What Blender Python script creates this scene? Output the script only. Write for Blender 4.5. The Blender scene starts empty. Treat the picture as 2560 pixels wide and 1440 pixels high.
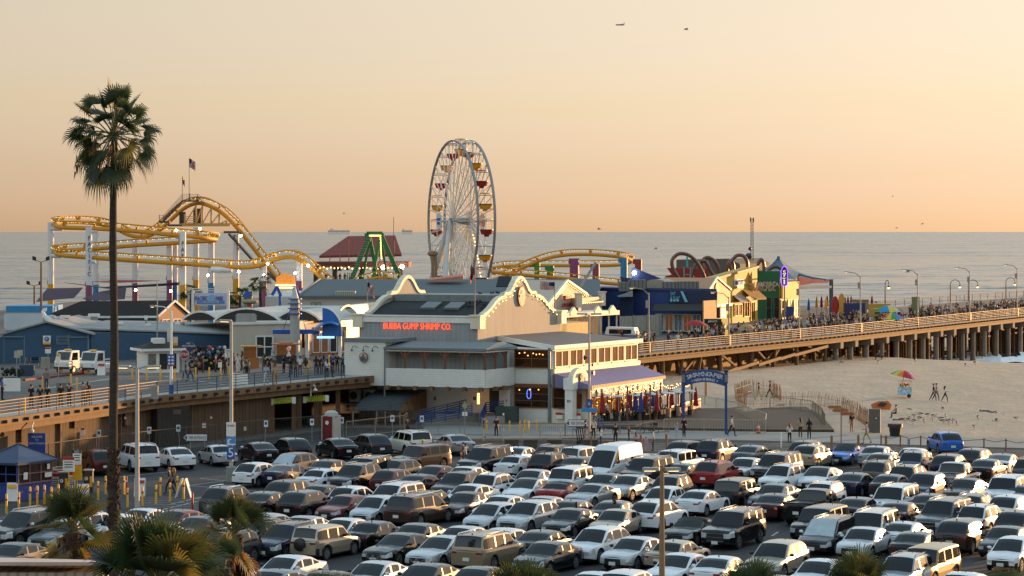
import bpy, bmesh, math, random
from mathutils import Vector, Matrix
R = math.radians
V = Vector
C = bpy.context.scene.collection
SC = bpy.context.scene
random.seed(7)
F, H, HY = 6200.0, 17.0, 578.0          # focal length in photo pixels, eye height, horizon row
cam = bpy.data.cameras.new('camera'); co = bpy.data.objects.new('camera', cam); C.objects.link(co)
co.location = (0, 0, H); co.rotation_euler = (R(90), 0, 0)
cam.sensor_width = 36; cam.lens = 36 * F / 2560; cam.shift_y = -(720 - HY) / 2560
cam.clip_start = 1; cam.clip_end = 80000
SC.camera = co
SUN_AZ, SUN_EL = R(46), R(3.2)
wd = bpy.data.worlds.new('World'); SC.world = wd; wd.use_nodes = True
nt = wd.node_tree; nt.nodes.clear()
sky = nt.nodes.new('ShaderNodeTexSky'); sky.sky_type = 'NISHITA'; sky.sun_disc = False
sky.sun_elevation = SUN_EL; sky.sun_rotation = SUN_AZ; sky.altitude = 0
sky.air_density = 1.0; sky.dust_density = 0.15; sky.ozone_density = 1.0
bg = nt.nodes.new('ShaderNodeBackground'); bg.inputs[1].default_value = 0.15
out = nt.nodes.new('ShaderNodeOutputWorld')
tc = nt.nodes.new('ShaderNodeTexCoord'); sp = nt.nodes.new('ShaderNodeSeparateXYZ')
nt.links.new(tc.outputs['Generated'], sp.inputs[0])
rp = nt.nodes.new('ShaderNodeValToRGB'); nt.links.new(sp.outputs['Z'], rp.inputs[0])
SKYTINT = [(0.0, (.120, .158, .82)), (0.025, (.135, .150, .456)), (0.05, (.166, .161, .307)), (0.093, (.222, .186, .25)), (0.2, (.38, .32, .34)), (0.4, (.8, .71, .69)), (1.0, (1.25, 1.16, 1.08))]
el = rp.color_ramp.elements
while len(el) < len(SKYTINT): el.new(0.5)
for e, (p, c) in zip(el, SKYTINT): e.position = p; e.color = (*c, 1)
mx = nt.nodes.new('ShaderNodeMix'); mx.data_type = 'RGBA'; mx.blend_type = 'MULTIPLY'; mx.inputs[0].default_value = 1
nt.links.new(sky.outputs[0], mx.inputs[6]); nt.links.new(rp.outputs[0], mx.inputs[7])
sc2 = nt.nodes.new('ShaderNodeVectorMath'); sc2.operation = 'SCALE'; sc2.inputs['Scale'].default_value = 5.0
nt.links.new(mx.outputs[2], sc2.inputs[0]); nt.links.new(sc2.outputs[0], bg.inputs[0]); nt.links.new(bg.outputs[0], out.inputs[0])
sun = bpy.data.lights.new('sun', 'SUN'); sun.energy = 5.0; sun.angle = R(0.6); sun.color = (1.0, 0.55, 0.22)
so = bpy.data.objects.new('sun', sun); C.objects.link(so)
sd = V((math.sin(SUN_AZ) * math.cos(SUN_EL), math.cos(SUN_AZ) * math.cos(SUN_EL), math.sin(SUN_EL)))
so.rotation_euler = sd.to_track_quat('Z', 'Y').to_euler()
vs = SC.view_settings; vs.view_transform = 'Standard'; vs.look = 'None'; vs.gamma = 1; vs.exposure = 0.6
def G(px, py, z=0.0):
    Y = F * (H - z) / (py - HY); return V(((px - 1280) * Y / F, Y, z))
def W(px, py, Y): return V(((px - 1280) * Y / F, Y, H - (py - HY) * Y / F))
def X(px, Y, z=0.0): return V(((px - 1280) * Y / F, Y, z))
def pxof(p): return 1280 + F * p[0] / max(p[1], 1)
def pyof(p): return HY + F * (H - p[2]) / max(p[1], 1)
ZD = 4.2
def lin(h):
    if isinstance(h, str):
        c = [int(h[i:i + 2], 16) / 255 for i in (0, 2, 4)]
        return tuple(x / 12.92 if x <= .04045 else ((x + .055) / 1.055) ** 2.4 for x in c)
    return h
MATS = {}
def M(name, col='808080', rough=.6, metal=0, var=.12, scale=2.0, coat=0, emit=0, bump=0, bscale=20, stripe=None, spec=.5, stretch=None, ecol=None):
    """principled material with noise mottling; stripe=(direction, period, darkening, width) draws boards or corrugation"""
    if name in MATS: return MATS[name]
    m = bpy.data.materials.new(name); m.use_nodes = True; MATS[name] = m
    t = m.node_tree; b = t.nodes['Principled BSDF']; c = lin(col)
    b.inputs['Roughness'].default_value = rough; b.inputs['Metallic'].default_value = metal
    b.inputs['Specular IOR Level'].default_value = spec
    if coat: b.inputs['Coat Weight'].default_value = coat; b.inputs['Coat Roughness'].default_value = .04
    if emit:
        b.inputs['Emission Color'].default_value = (*lin(ecol or col), 1); b.inputs['Emission Strength'].default_value = emit
    tcn = t.nodes.new('ShaderNodeTexCoord'); vec = tcn.outputs['Object']
    if stretch:
        mp = t.nodes.new('ShaderNodeMapping'); mp.inputs['Scale'].default_value = stretch
        t.links.new(vec, mp.inputs[0]); nvec = mp.outputs[0]
    else: nvec = vec
    colout = None
    if var:
        n = t.nodes.new('ShaderNodeTexNoise'); n.inputs['Scale'].default_value = scale; n.inputs['Detail'].default_value = 6; n.inputs['Roughness'].default_value = .65
        t.links.new(nvec, n.inputs['Vector'])
        r = t.nodes.new('ShaderNodeValToRGB'); r.color_ramp.elements[0].position = .3; r.color_ramp.elements[1].position = .7
        r.color_ramp.elements[0].color = (*[x * (1 - var) for x in c], 1); r.color_ramp.elements[1].color = (*[min(1, x * (1 + var)) for x in c], 1)
        t.links.new(n.outputs['Fac'], r.inputs[0]); colout = r.outputs[0]
    if stripe:
        d, per, dark, wid = stripe; d = V(d).normalized()
        dp = t.nodes.new('ShaderNodeVectorMath'); dp.operation = 'DOT_PRODUCT'; dp.inputs[1].default_value = d / per; t.links.new(vec, dp.inputs[0])
        fr = t.nodes.new('ShaderNodeMath'); fr.operation = 'FRACT'; t.links.new(dp.outputs['Value'], fr.inputs[0])
        lt = t.nodes.new('ShaderNodeMath'); lt.operation = 'LESS_THAN'; lt.inputs[1].default_value = wid; t.links.new(fr.outputs[0], lt.inputs[0])
        mxn = t.nodes.new('ShaderNodeMix'); mxn.data_type = 'RGBA'; mxn.blend_type = 'MULTIPLY'
        if isinstance(dark, str): mxn.blend_type = 'MIX'; mxn.inputs[7].default_value = (*lin(dark), 1)
        else: mxn.inputs[7].default_value = (dark, dark, dark, 1)
        t.links.new(lt.outputs[0], mxn.inputs[0])
        if colout: t.links.new(colout, mxn.inputs[6])
        else: mxn.inputs[6].default_value = (*c, 1)
        colout = mxn.outputs[2]
    if colout: t.links.new(colout, b.inputs['Base Color'])
    else: b.inputs['Base Color'].default_value = (*c, 1)
    if bump:
        n2 = t.nodes.new('ShaderNodeTexNoise'); n2.inputs['Scale'].default_value = bscale; n2.inputs['Detail'].default_value = 4
        t.links.new(nvec, n2.inputs['Vector'])
        bp = t.nodes.new('ShaderNodeBump'); bp.inputs['Strength'].default_value = bump; bp.inputs['Distance'].default_value = .1
        t.links.new(n2.outputs['Fac'], bp.inputs['Height']); t.links.new(bp.outputs[0], b.inputs['Normal'])
    return m
class MB:
    def __init__(s): s.v = []; s.f = []; s.m = []; s.s = []
    def add(s, vs, fs, m=0, sm=False):
        o = len(s.v); s.v += [tuple(p) for p in vs]
        for f in fs: s.f.append([i + o for i in f]); s.m.append(m); s.s.append(sm)
    def quad(s, *p, m=0): s.add(p, [list(range(len(p)))], m)
    def obox(s, o, a, b, c, m=0):
        o, a, b, c = V(o), V(a), V(b), V(c)
        if a.cross(b).dot(c) < 0: a, b = b, a
        s.add([o, o + a, o + a + b, o + b, o + c, o + a + c, o + a + b + c, o + b + c],
              [[3, 2, 1, 0], [4, 5, 6, 7], [0, 1, 5, 4], [1, 2, 6, 5], [2, 3, 7, 6], [3, 0, 4, 7]], m)
    def box(s, c, size, ang=0, m=0):           # c = centre of the bottom
        a = V((math.cos(ang), math.sin(ang), 0)) * size[0]; b = V((-math.sin(ang), math.cos(ang), 0)) * size[1]
        s.obox(V(c) - a / 2 - b / 2, a, b, V((0, 0, size[2])), m)
    def bar(s, p, q, w, h=None, m=0, up=V((0, 0, 1))):
        p, q = V(p), V(q); d = q - p; h = h or w
        x = d.cross(up)
        if x.length < 1e-5: x = V((1, 0, 0))
        x.normalize(); y = x.cross(d).normalized()
        s.obox(p - x * w / 2 - y * h / 2, x * w, y * h, d, m)
    def tube(s, pts, r, n=6, m=0, cap=True, sm=True):
        pts = [V(p) for p in pts]; k = len(pts); rs = r if isinstance(r, (list, tuple)) else [r] * k
        up = V((0, 0, 1)); vs = []; x = None
        for i, p in enumerate(pts):
            d = (pts[min(i + 1, k - 1)] - pts[max(i - 1, 0)])
            if d.length < 1e-9: d = V((0, 0, 1))
            d.normalize()
            if x is None:
                x = d.cross(up)
                if x.length < 1e-3: x = d.cross(V((1, 0, 0)))
            x = (x - d * x.dot(d))
            if x.length < 1e-6: x = d.orthogonal()
            x.normalize(); y = d.cross(x)
            for j in range(n):
                a = 2 * math.pi * j / n; vs.append(p + (x * math.cos(a) + y * math.sin(a)) * rs[i])
        fs = []
        for i in range(k - 1):
            for j in range(n):
                j2 = (j + 1) % n; fs.append([i * n + j, i * n + j2, (i + 1) * n + j2, (i + 1) * n + j])
        if cap: fs += [list(range(n - 1, -1, -1)), list(range((k - 1) * n, k * n))]
        s.add(vs, fs, m, sm)
    def cyl(s, p, r, h, n=10, m=0, r2=None): s.tube([V(p), V(p) + V((0, 0, h))], [r, r if r2 is None else r2], n, m)
    def prism(s, poly, vec, m=0):
        poly = [V(p) for p in poly]; vec = V(vec); n = len(poly)
        nn = sum((poly[i].cross(poly[(i + 1) % n]) for i in range(n)), V())
        if nn.dot(vec) < 0: poly.reverse()
        s.add(poly + [p + vec for p in poly], [list(range(n - 1, -1, -1)), list(range(n, 2 * n))] + [[i, (i + 1) % n, n + (i + 1) % n, n + i] for i in range(n)], m)
    def foot(s, pts, z0, z1, m=0): s.prism([V((p[0], p[1], z0)) for p in pts], (0, 0, z1 - z0), m)
    def wall(s, p, q, z0, z1, th=.15, m=0):
        p, q = V((p[0], p[1], z0)), V((q[0], q[1], z0)); d = (q - p).normalized(); n = V((d.y, -d.x, 0)) * th
        s.obox(p - n / 2, q - p, n, V((0, 0, z1 - z0)), m)
    def lathe(s, c, prof, n=10, m=0, axis=None, sm=True):
        c = V(c); ax = V(axis).normalized() if axis else V((0, 0, 1)); x = ax.orthogonal().normalized(); y = ax.cross(x); k = len(prof)
        vs = [c + ax * z + (x * math.cos(2 * math.pi * j / n) + y * math.sin(2 * math.pi * j / n)) * r for r, z in prof for j in range(n)]
        fs = [[i * n + j, i * n + (j + 1) % n, (i + 1) * n + (j + 1) % n, (i + 1) * n + j] for i in range(k - 1) for j in range(n)]
        fs += [list(range(n - 1, -1, -1)), list(range((k - 1) * n, k * n))]
        s.add(vs, fs, m, sm)
    def ell(s, c, r, n=8, k=5, m=0, mat=None):
        c = V(c); r = (r, r, r) if not isinstance(r, (tuple, list)) else r; vs = []
        for i in range(1, k):
            t = math.pi * i / k
            for j in range(n):
                a = 2 * math.pi * j / n; p = V((r[0] * math.sin(t) * math.cos(a), r[1] * math.sin(t) * math.sin(a), r[2] * math.cos(t)))
                vs.append(c + (mat @ p if mat else p))
        a, b = V((0, 0, r[2])), V((0, 0, -r[2])); vs += [c + (mat @ a if mat else a), c + (mat @ b if mat else b)]
        t_, b_ = len(vs) - 2, len(vs) - 1
        fs = [[t_, j, (j + 1) % n] for j in range(n)] + [[b_, (k - 2) * n + (j + 1) % n, (k - 2) * n + j] for j in range(n)]
        fs += [[i * n + j, (i + 1) * n + j, (i + 1) * n + (j + 1) % n, i * n + (j + 1) % n] for i in range(k - 2) for j in range(n)]
        s.add(vs, fs, m, True)
    def text(s, t, c, right, up, height, depth=.03, m=0, width=None, vertical=False):
        right, up = V(right).normalized(), V(up).normalized(); nrm = right.cross(up)
        vs, fs, w, h = text_geo(t, vertical)
        k = height / h; kx = width / w if width else k
        s.add([V(c) + right * (x * kx) + up * (y * k) + nrm * (z * depth) for x, y, z in vs], fs, m)
    def mesh(s, name, mats, off=V((0, 0, 0)), ang=35):
        me = bpy.data.meshes.new(name); off = V(off)
        me.from_pydata([V(p) - off for p in s.v], [], s.f)
        for mm in (mats if isinstance(mats, (list, tuple)) else [mats]): me.materials.append(mm)
        me.polygons.foreach_set('material_index', s.m); me.polygons.foreach_set('use_smooth', s.s)
        me.update()
        if any(s.s): me.set_sharp_from_angle(angle=R(ang))
        return me
TXT = {}; TOFF = 0
def text_geo(t, vertical=False):
    key = (t, vertical, TOFF)
    if key in TXT: return TXT[key]
    cu = bpy.data.curves.new('lettering', 'FONT'); cu.body = '\n'.join(t) if vertical else t; cu.align_x = 'CENTER'; cu.extrude = .5; cu.offset = TOFF; cu.resolution_u = 2
    if vertical: cu.space_line = .95
    ob = bpy.data.objects.new('lettering', cu); C.objects.link(ob)
    dg = bpy.context.evaluated_depsgraph_get(); me = bpy.data.meshes.new_from_object(ob.evaluated_get(dg))
    vs = [V(v.co) for v in me.vertices]; fs = [list(p.vertices) for p in me.polygons]
    bpy.data.objects.remove(ob); bpy.data.curves.remove(cu); bpy.data.meshes.remove(me)
    x0, x1 = min(v.x for v in vs), max(v.x for v in vs); y0, y1 = min(v.y for v in vs), max(v.y for v in vs)
    vs = [(v.x - (x0 + x1) / 2, v.y - (y0 + y1) / 2, v.z + .5) for v in vs]
    TXT[key] = (vs, fs, x1 - x0, y1 - y0); return TXT[key]
BASE = {}
def tag(o, label, cat, group=None):
    o['label'] = label; o['category'] = cat
    if group: o['group'] = group
    return o
def thing(name, label, cat, loc=(0, 0, 0), group=None, rz=0):
    o = bpy.data.objects.new(name, None); C.objects.link(o); o.location = loc; o.rotation_euler = (0, 0, rz); o.empty_display_size = .3
    BASE[o] = V(loc); return tag(o, label, cat, group)
def part(name, mb, mats, parent, label=None, local=False, ang=35):
    o = bpy.data.objects.new(name, mb.mesh(name, mats, V() if local else BASE[parent], ang)); C.objects.link(o); o.parent = parent
    BASE[o] = BASE[parent]
    if label: o['label'] = label
    return o
def solo(name, mb, mats, label, cat, loc=(0, 0, 0), group=None):
    o = bpy.data.objects.new(name, mb.mesh(name, mats, V(loc))); C.objects.link(o); o.location = loc; BASE[o] = V(loc)
    return tag(o, label, cat, group)
def struct(name, mb, mats, kind='structure'):
    o = bpy.data.objects.new(name, mb.mesh(name, mats)); C.objects.link(o); o['kind'] = kind; return o
def clone(root, loc, rz=0, label=None, group=None, scale=1):
    r = root.copy(); C.objects.link(r); r.location = loc; r.rotation_euler = (0, 0, rz); r.scale = (scale,) * 3; BASE[r] = V(loc)
    if label: r['label'] = label
    if group: r['group'] = group
    r['kids'] = 0; del r['kids']
    def rec(a, b):
        for ch in KIDS.get(a, list(a.children)):
            c = ch.copy(); C.objects.link(c); c.parent = b; rec(ch, c)
    rec(root, r); return r
KIDS = {}
def recol(o, slot, mat):
    o.material_slots[slot].link = 'OBJECT'; o.material_slots[slot].material = mat
def crom(pts, n=8):
    """Catmull-Rom curve through the points"""
    P = [V(p) for p in pts]; P = [P[0] * 2 - P[1]] + P + [P[-1] * 2 - P[-2]]; o = []
    for i in range(1, len(P) - 2):
        a, b, c, d = P[i - 1:i + 3]
        for k in range(n):
            t = k / n; o.append(.5 * ((2 * b) + (c - a) * t + (2 * a - 5 * b + 4 * c - d) * t * t + (3 * b - a - 3 * c + d) * t ** 3))
    o.append(P[-2]); return o
white = M('white_paint', 'd9d6cf', .55, scale=1.5, var=.08)
black = M('black_plastic', '16171a', .45, var=0)
steel = M('galvanised_steel', '8f9496', .4, .6, scale=6)
dark_steel = M('dark_steel', '3a3d40', .45, .5)
glass = M('dark_window_glass', '0a0c0d', .06, 0, var=0, spec=.6)
blue = M('blue_paint', '1d4fa0', .5, scale=2)
navy = M('navy_paint', '1c2d5c', .5)
yellow = M('yellow_paint', 'dca018', .45)
red = M('red_paint', 'a3201c', .5)
wood = M('weathered_timber', '6b5340', .85, var=.3, scale=4, stretch=(1, 1, .2), bump=.3)
concrete = M('concrete', '8d8a83', .85, var=.15, scale=1.5, bump=.15)
skinm = M('skin', 'a87355', .6, var=.05)
bulb = M('warm_bulb', 'ffc870', .4, var=0, emit=4)
def sm(t): t = max(0, min(1, t)); return t * t * (3 - 2 * t)
def Yp(x): return 215.5 - .345 * x
def zs(x, y):
    d = y - Yp(x)
    if d < -1: return -.35
    z = .06 + .84 * sm((d - 45) / 60) * sm((74 - x) / 38) + 1.25 * math.exp(-(((x - 13) ** 2 + (y - 268) ** 2) / 26 ** 2))
    yy = y + .03 * x + .25 * max(0, x - 48)
    z -= 4.2 * sm((yy - 318) / 62)
    return z
asphalt = M('asphalt', '27272a', .85, var=.22, scale=.5, bump=.2, bscale=60)
lot = MB(); lot.foot([(-150, 30), (240, 30), (240, 133), (7.6, 213), (7.6, 224), (-10, 262), (-150, 262)], -.3, 0); struct('parking_lot', lot, asphalt)
gr = MB(); gr.quad((-400, -300, -.4), (500, -300, -.4), (500, 60, -.4), (-400, 60, -.4)); struct('ground', gr, asphalt)
pth = MB(); pth.foot([G(1060, 1060), G(1500, 1071), G(2060, 1083), G(2560, 1102), G(3300, 1128), G(3300, 1158), G(2560, 1122), G(1900, 1103), G(1500, 1096), G(1060, 1098)], -.1, .06)
struct('beach_path', pth, M('path_concrete', '85827c', .9, var=.12, scale=.4))
sand = MB(); nx, ny = 150, 120; X0, X1, Y0, Y1 = -40, 260, 120, 430
hn = lambda x, y: .13 * math.sin(x * 1.3 + 2 * math.sin(y * .5)) * math.sin(y * 1.1 + 1.5 * math.sin(x * .37)) + random.uniform(-.04, .04)
for j in range(ny + 1):
    for i in range(nx + 1):
        x = X0 + (X1 - X0) * i / nx; y = Y0 + (Y1 - Y0) * j / ny
        sand.v.append((x, y, zs(x, y) + (hn(x, y) if y - Yp(x) > 5 else 0)))
for j in range(ny):
    for i in range(nx):
        a = j * (nx + 1) + i; sand.f.append([a, a + 1, a + nx + 2, a + nx + 1]); sand.m.append(0); sand.s.append(True)
struct('sand', sand, M('beach_sand', 'b29e88', .95, var=.12, scale=.35, bump=1.0, bscale=1.6, spec=.1))
bw = MB(); bw.foot([G(1440, 1073), G(1520, 1040), G(1640, 1008), G(1750, 1000), G(1900, 1000), G(1990, 1010), G(2052, 1045), G(2085, 1082.4), G(1880, 1081.5)], 0, .27)
struct('boardwalk', bw, M('boardwalk_planks', '43321f', .85, var=.2, scale=1.5, stripe=((.35, 1, 0), .22, .6, .15)))
water = bpy.data.materials.new('sea_water'); water.use_nodes = True
t = water.node_tree; b = t.nodes['Principled BSDF']; b.inputs['Base Color'].default_value = (.085, .095, .105, 1); b.inputs['Roughness'].default_value = .18
b.inputs['IOR'].default_value = 1.13; b.inputs['Specular IOR Level'].default_value = .3
tcn = t.nodes.new('ShaderNodeTexCoord')
acc = None
for sc_, amp in (((.10, .14, 1), .22), ((.02, .05, 1), .2), ((.003, .009, 1), .12), ((.3, .5, 1), .16)):
    mp = t.nodes.new('ShaderNodeMapping'); mp.inputs['Scale'].default_value = sc_; mp.inputs['Rotation'].default_value = (0, 0, .1); t.links.new(tcn.outputs['Object'], mp.inputs[0])
    n = t.nodes.new('ShaderNodeTexNoise'); n.inputs['Scale'].default_value = 1; n.inputs['Detail'].default_value = 3; t.links.new(mp.outputs[0], n.inputs['Vector'])
    a_ = t.nodes.new('ShaderNodeVectorMath'); a_.operation = 'MULTIPLY_ADD'; a_.inputs[1].default_value = (amp * 3, amp * 3, 0); a_.inputs[2].default_value = (-amp * 1.5, -amp * 1.5, .25); t.links.new(n.outputs['Color'], a_.inputs[0])
    if acc: q = t.nodes.new('ShaderNodeVectorMath'); t.links.new(acc.outputs[0], q.inputs[0]); t.links.new(a_.outputs[0], q.inputs[1]); acc = q
    else: acc = a_
nz_ = t.nodes.new('ShaderNodeVectorMath'); nz_.operation = 'NORMALIZE'; t.links.new(acc.outputs[0], nz_.inputs[0]); t.links.new(nz_.outputs[0], b.inputs['Normal'])
sea = MB(); sea.quad((-40000, -200, -2), (40000, -200, -2), (40000, 60000, -2), (-40000, 60000, -2)); struct('sea', sea, water)
fo = MB()
for k in range(3):
    pts = [V((55 + i * 2.2, 360 + k * 9 - .12 * i * 2.2 + random.uniform(-1.2, 1.2), -1.8 + random.uniform(0, .3 if k else .5))) for i in range(90)]
    for a, b_ in zip(pts, pts[1:]):
        w1, w2 = random.uniform(.3, 1.6), random.uniform(.3, 1.6)
        if k and random.random() < .35: continue
        fo.add([a, b_, b_ + V((0, w2, .25)), a + V((0, w1, .25)), a + V((0, w1 + 2, -.2)), b_ + V((0, w2 + 2, -.2)), a + V((0, -1.5, -.4)), b_ + V((0, -1.5, -.4))], [[0, 1, 2, 3], [3, 2, 5, 4], [6, 7, 1, 0]], 0, True)
struct('surf', fo, M('sea_foam', 'f0f0ee', .8, var=.2, scale=1.2, bump=.6, bscale=3), 'stuff')
lm = MB(); pm = M('road_marking', 'a8a59e', .8, var=.3, scale=1)
def mark(mb, a, b_, w=.12, z=.008):
    a, b_ = V((a[0], a[1], z)), V((b_[0], b_[1], z)); d = (b_ - a).normalized(); n = V((-d.y, d.x, 0)) * w / 2
    mb.add([a - n, b_ - n, b_ + n, a + n], [[0, 1, 2, 3]])
for a, b_ in (((500, 1196), (600, 1206)), ((455, 1216), (560, 1203)), ((505, 1243), (420, 1262)), ((498, 1252), (400, 1276)), ((300, 1192), (420, 1180)), ((470, 1214), (640, 1228)),
              ((2440, 1142), (2470, 1156)), ((1930, 1340), (1945, 1330)), ((2525, 1145), (2560, 1162)), ((130, 1182), (100, 1196)), ((560, 1178), (640, 1176)), ((1140, 1366), (1180, 1378)), ((2010, 1320), (2040, 1330))):
    mark(lm, G(*a), G(*b_))
for k in range(9): mark(lm, G(330 + k * 3, 1243 + k * 4.2), G(520 - k * 4, 1243 + k * 5), .1)
for k in range(7): mark(lm, G(-30, 1300 + k * 11), G(150 - k * 8, 1276 + k * 11), .1)
for k in range(5): mark(lm, G(1560, 1109 + k * 4.5), G(2010, 1109 + k * 4.5), .14)
for k in range(6): mark(lm, G(1370 + k * 5, 1112 + k * 4), G(1460, 1113 + k * 4), .14)
struct('painted_lines', lm, pm)
kb = MB()
P = [G(1060, 1101), G(1380, 1103), G(1560, 1107)]
for a, b_ in zip(P, P[1:]): kb.wall(a, b_, 0, .16, .3)
P = [G(590, 1101), G(760, 1080), G(860, 1066), G(960, 1070), G(1060, 1100)]
struct('kerb', kb, M('kerb_concrete', '8a6f52', .9))
cu = MB(); cu.foot([G(300, 1150), G(590, 1106), G(760, 1085), G(870, 1072), G(1060, 1072), G(1060, 1060), G(870, 1055), G(300, 1120)], -.1, .12)
struct('pavement', cu, M('pavement', '56524c', .9, var=.15, scale=.6))
E = [V((-57, 104, 0)), V((-35, 170, 0)), V((-27.6, 192.6, 0)), V((-14.7, 216, 0)), V((13.3, 258.5, 0)), V((39.4, 305, 0)), V((78, 378, 0)), V((120, 455, 0)), V((200, 600, 0))]
PN = V((-.875, .485, 0))
def epx(px, off=0, z=ZD):
    """point of the pier's near edge (moved off metres inwards) on a column of the photograph"""
    for a, b_ in zip(E, E[1:]):
        a2, b2 = a + PN * off, b_ + PN * off; k = (px - 1280) / F
        fa, fb = a2.x - k * a2.y, b2.x - k * b2.y
        if fa <= 0 <= fb or fb <= 0 <= fa:
            t = fa / (fa - fb); p = a2.lerp(b2, t); return V((p.x, p.y, z))
    raise ValueError(px)
def eseq(px0, px1, step, off=0, z=ZD):
    """points every step metres along the near edge"""
    pts = [epx(px0, off, z)] + [V((p.x, p.y, z)) + PN * off for p in E if px0 + 6 < pxof(p + PN * off) < px1 - 6] + [epx(px1, off, z)]
    o = []
    for a, b_ in zip(pts, pts[1:]):
        n = max(1, round((b_ - a).length / step)); o += [a.lerp(b_, i / n) for i in range(n)]
    return o + [pts[-1]]
deckm = M('pier_deck_asphalt', '55514c', .9, var=.2, scale=.6)
timber = M('pier_timber', '6e5136', .8, var=.35, scale=3, stretch=(1, 1, .15), bump=.4)
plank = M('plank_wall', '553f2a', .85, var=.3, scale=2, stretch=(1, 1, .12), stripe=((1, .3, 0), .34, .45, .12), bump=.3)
beamm = M('deck_beam', '75583c', .8, var=.25, scale=1.5)
lightdeck = M('pier_sidewalk', '97938b', .9, var=.12, scale=.8)
pier = thing('pier', 'long timber and concrete pier with plank wall, carrying the funfair out over the sea', 'pier', (0, 200, ZD))
mb = MB()
far = [V((171, 616, 0)), V((58, 405, 0)), V((30, 480, 0)), V((-20, 500, 0)), V((-80, 450, 0)), V((-88, 320, 0)), V((-80, 200, 0)), V((-62, 150, 0)), V((-75, 104, 0))]
mb.foot([(p.x, p.y) for p in E] + [(p.x, p.y) for p in far], ZD - .5, ZD); part('deck', mb, deckm, pier)
mb = MB(); pts = eseq(-260, 2700, 12)
for a, b_ in zip(pts, pts[1:]):
    mb.bar(a + V((0, 0, -.25)) - PN * .12, b_ + V((0, 0, -.25)) - PN * .12, .24, .55); mb.bar(a + V((0, 0, -.75)) + PN * .3, b_ + V((0, 0, -.75)) + PN * .3, .3, .5)
part('edge_beam', mb, beamm, pier)
mb = MB()
for p in eseq(-200, 2600, 1.5): mb.box(p - PN * .3 + V((0, 0, -.36)), (.3, .25, .22), .5)
part('bolts', mb, black, pier)['kind'] = 'stuff'
mb = MB(); sw = eseq(-260, 1000, 6, .15, ZD + .006); si = eseq(-260, 1000, 6, 1.9, ZD + .006)
for k in range(min(len(sw), len(si)) - 1): mb.add([sw[k], sw[k + 1], si[k + 1], si[k]], [[0, 1, 2, 3]])
for k in range(13):                                   # zebra stripes on the deck
    a = G(95 + k * 10, 905 + k * 2.6, ZD); mark(mb, a, a + V((8 - .1 * k, 3.2, 0)), .35, ZD + .012)
mark(mb, G(90, 975, ZD), G(290, 945, ZD), .5, ZD + .012); mark(mb, G(120, 944, ZD), G(420, 941, ZD), .3, ZD + .012)
mark(mb, G(400, 940, ZD), G(560, 962, ZD), .3, ZD + .012)
part('deck_markings', mb, lightdeck, pier)
mb = MB(); pts = eseq(-260, 674, 5, 1.0)
for a, b_ in zip(pts, pts[1:]):
    mb.wall(a, b_, -.1, ZD - .5, .2)
part('plank_wall', mb, plank, pier)
mb = MB(); pts = eseq(-260, 674, 5, .85)
for a in pts[::2]: mb.bar(V((a.x, a.y, -.1)), V((a.x, a.y, ZD - .5)), .3, .3)
for px, w, h0, h1 in ((62, 1.0, 2.2, 3.3), (195, 1.1, 2.6, 3.5), (318, .8, 2.2, 3.2), (395, 1.0, 2.7, 3.6)): mb.box(epx(px, .7, h0), (w, .3, h1 - h0), R(60))
part('wall_post', mb, timber, pier)
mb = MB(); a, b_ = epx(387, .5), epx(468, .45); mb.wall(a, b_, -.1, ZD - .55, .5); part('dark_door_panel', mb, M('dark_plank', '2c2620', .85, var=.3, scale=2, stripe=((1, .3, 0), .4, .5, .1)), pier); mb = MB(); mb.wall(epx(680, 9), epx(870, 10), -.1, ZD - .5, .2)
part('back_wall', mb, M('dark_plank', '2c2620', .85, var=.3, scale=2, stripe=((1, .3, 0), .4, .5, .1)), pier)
for px in (680, 735, 748, 790, 800, 845):
    mb = MB(); p = epx(px, .9, 0); mb.bar(V((p.x, p.y, -.2)), V((p.x, p.y, ZD - .5)), .38, .38); part('timber_post', mb, timber, pier)
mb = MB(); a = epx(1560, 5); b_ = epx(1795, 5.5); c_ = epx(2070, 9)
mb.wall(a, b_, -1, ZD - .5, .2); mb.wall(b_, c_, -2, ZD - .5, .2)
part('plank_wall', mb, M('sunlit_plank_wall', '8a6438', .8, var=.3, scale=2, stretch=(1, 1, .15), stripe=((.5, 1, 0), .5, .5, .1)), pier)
for i, px in enumerate((1606, 1640, 1655, 1690, 1705, 1745, 1752, 1790, 1800, 1845, 1880, 1905, 1940, 1975, 1990, 2030, 2065)):
    mb = MB(); p = epx(px, .8 + 2.2 * (i % 2)); q = V((p.x, p.y, -1)) - PN * (.9 if i % 2 else -.3) + V((.9 * (i % 3 - 1) * .4, 0, 0))
    mb.tube([q, p + V((0, 0, -.5))], .24, 8); part('timber_post', mb, timber, pier)
for (a, b_, za, zb) in ((1800, 1842, .95, 1.5), (1842, 1895, 1.4, 1.9), (1895, 1950, 1.6, 2.1), (1950, 1985, 2.0, 2.35), (1985, 2068, 2.25, 2.9)):
    mb = MB(); mb.bar(epx(a, .3, za), epx(b_, .3, zb), .3, .34); part('brace', mb, beamm, pier)
for (a, b_, za, zb) in ((1888, 1925, 3.4, 1.3), (1925, 1952, 1.3, 3.5), (1910, 1935, 1.6, 3.1), (1800, 1835, 3.2, 1.8), (1960, 2010, 3.4, 2.1), (2010, 2050, 3.3, 2.2), (1700, 1745, 1.2, 3.4)):
    mb = MB(); mb.bar(epx(a, 1.2, za), epx(b_, 1.2, zb), .22, .24); part('brace', mb, timber, pier)
colm = M('concrete_pile', '756d63', .85, var=.2, scale=1.2)
bents = (2094, 2131, 2170, 2209, 2246, 2279, 2312, 2345, 2378, 2410, 2437, 2465, 2495, 2525, 2555)
dirE = V((.47, .883, 0))
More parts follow.
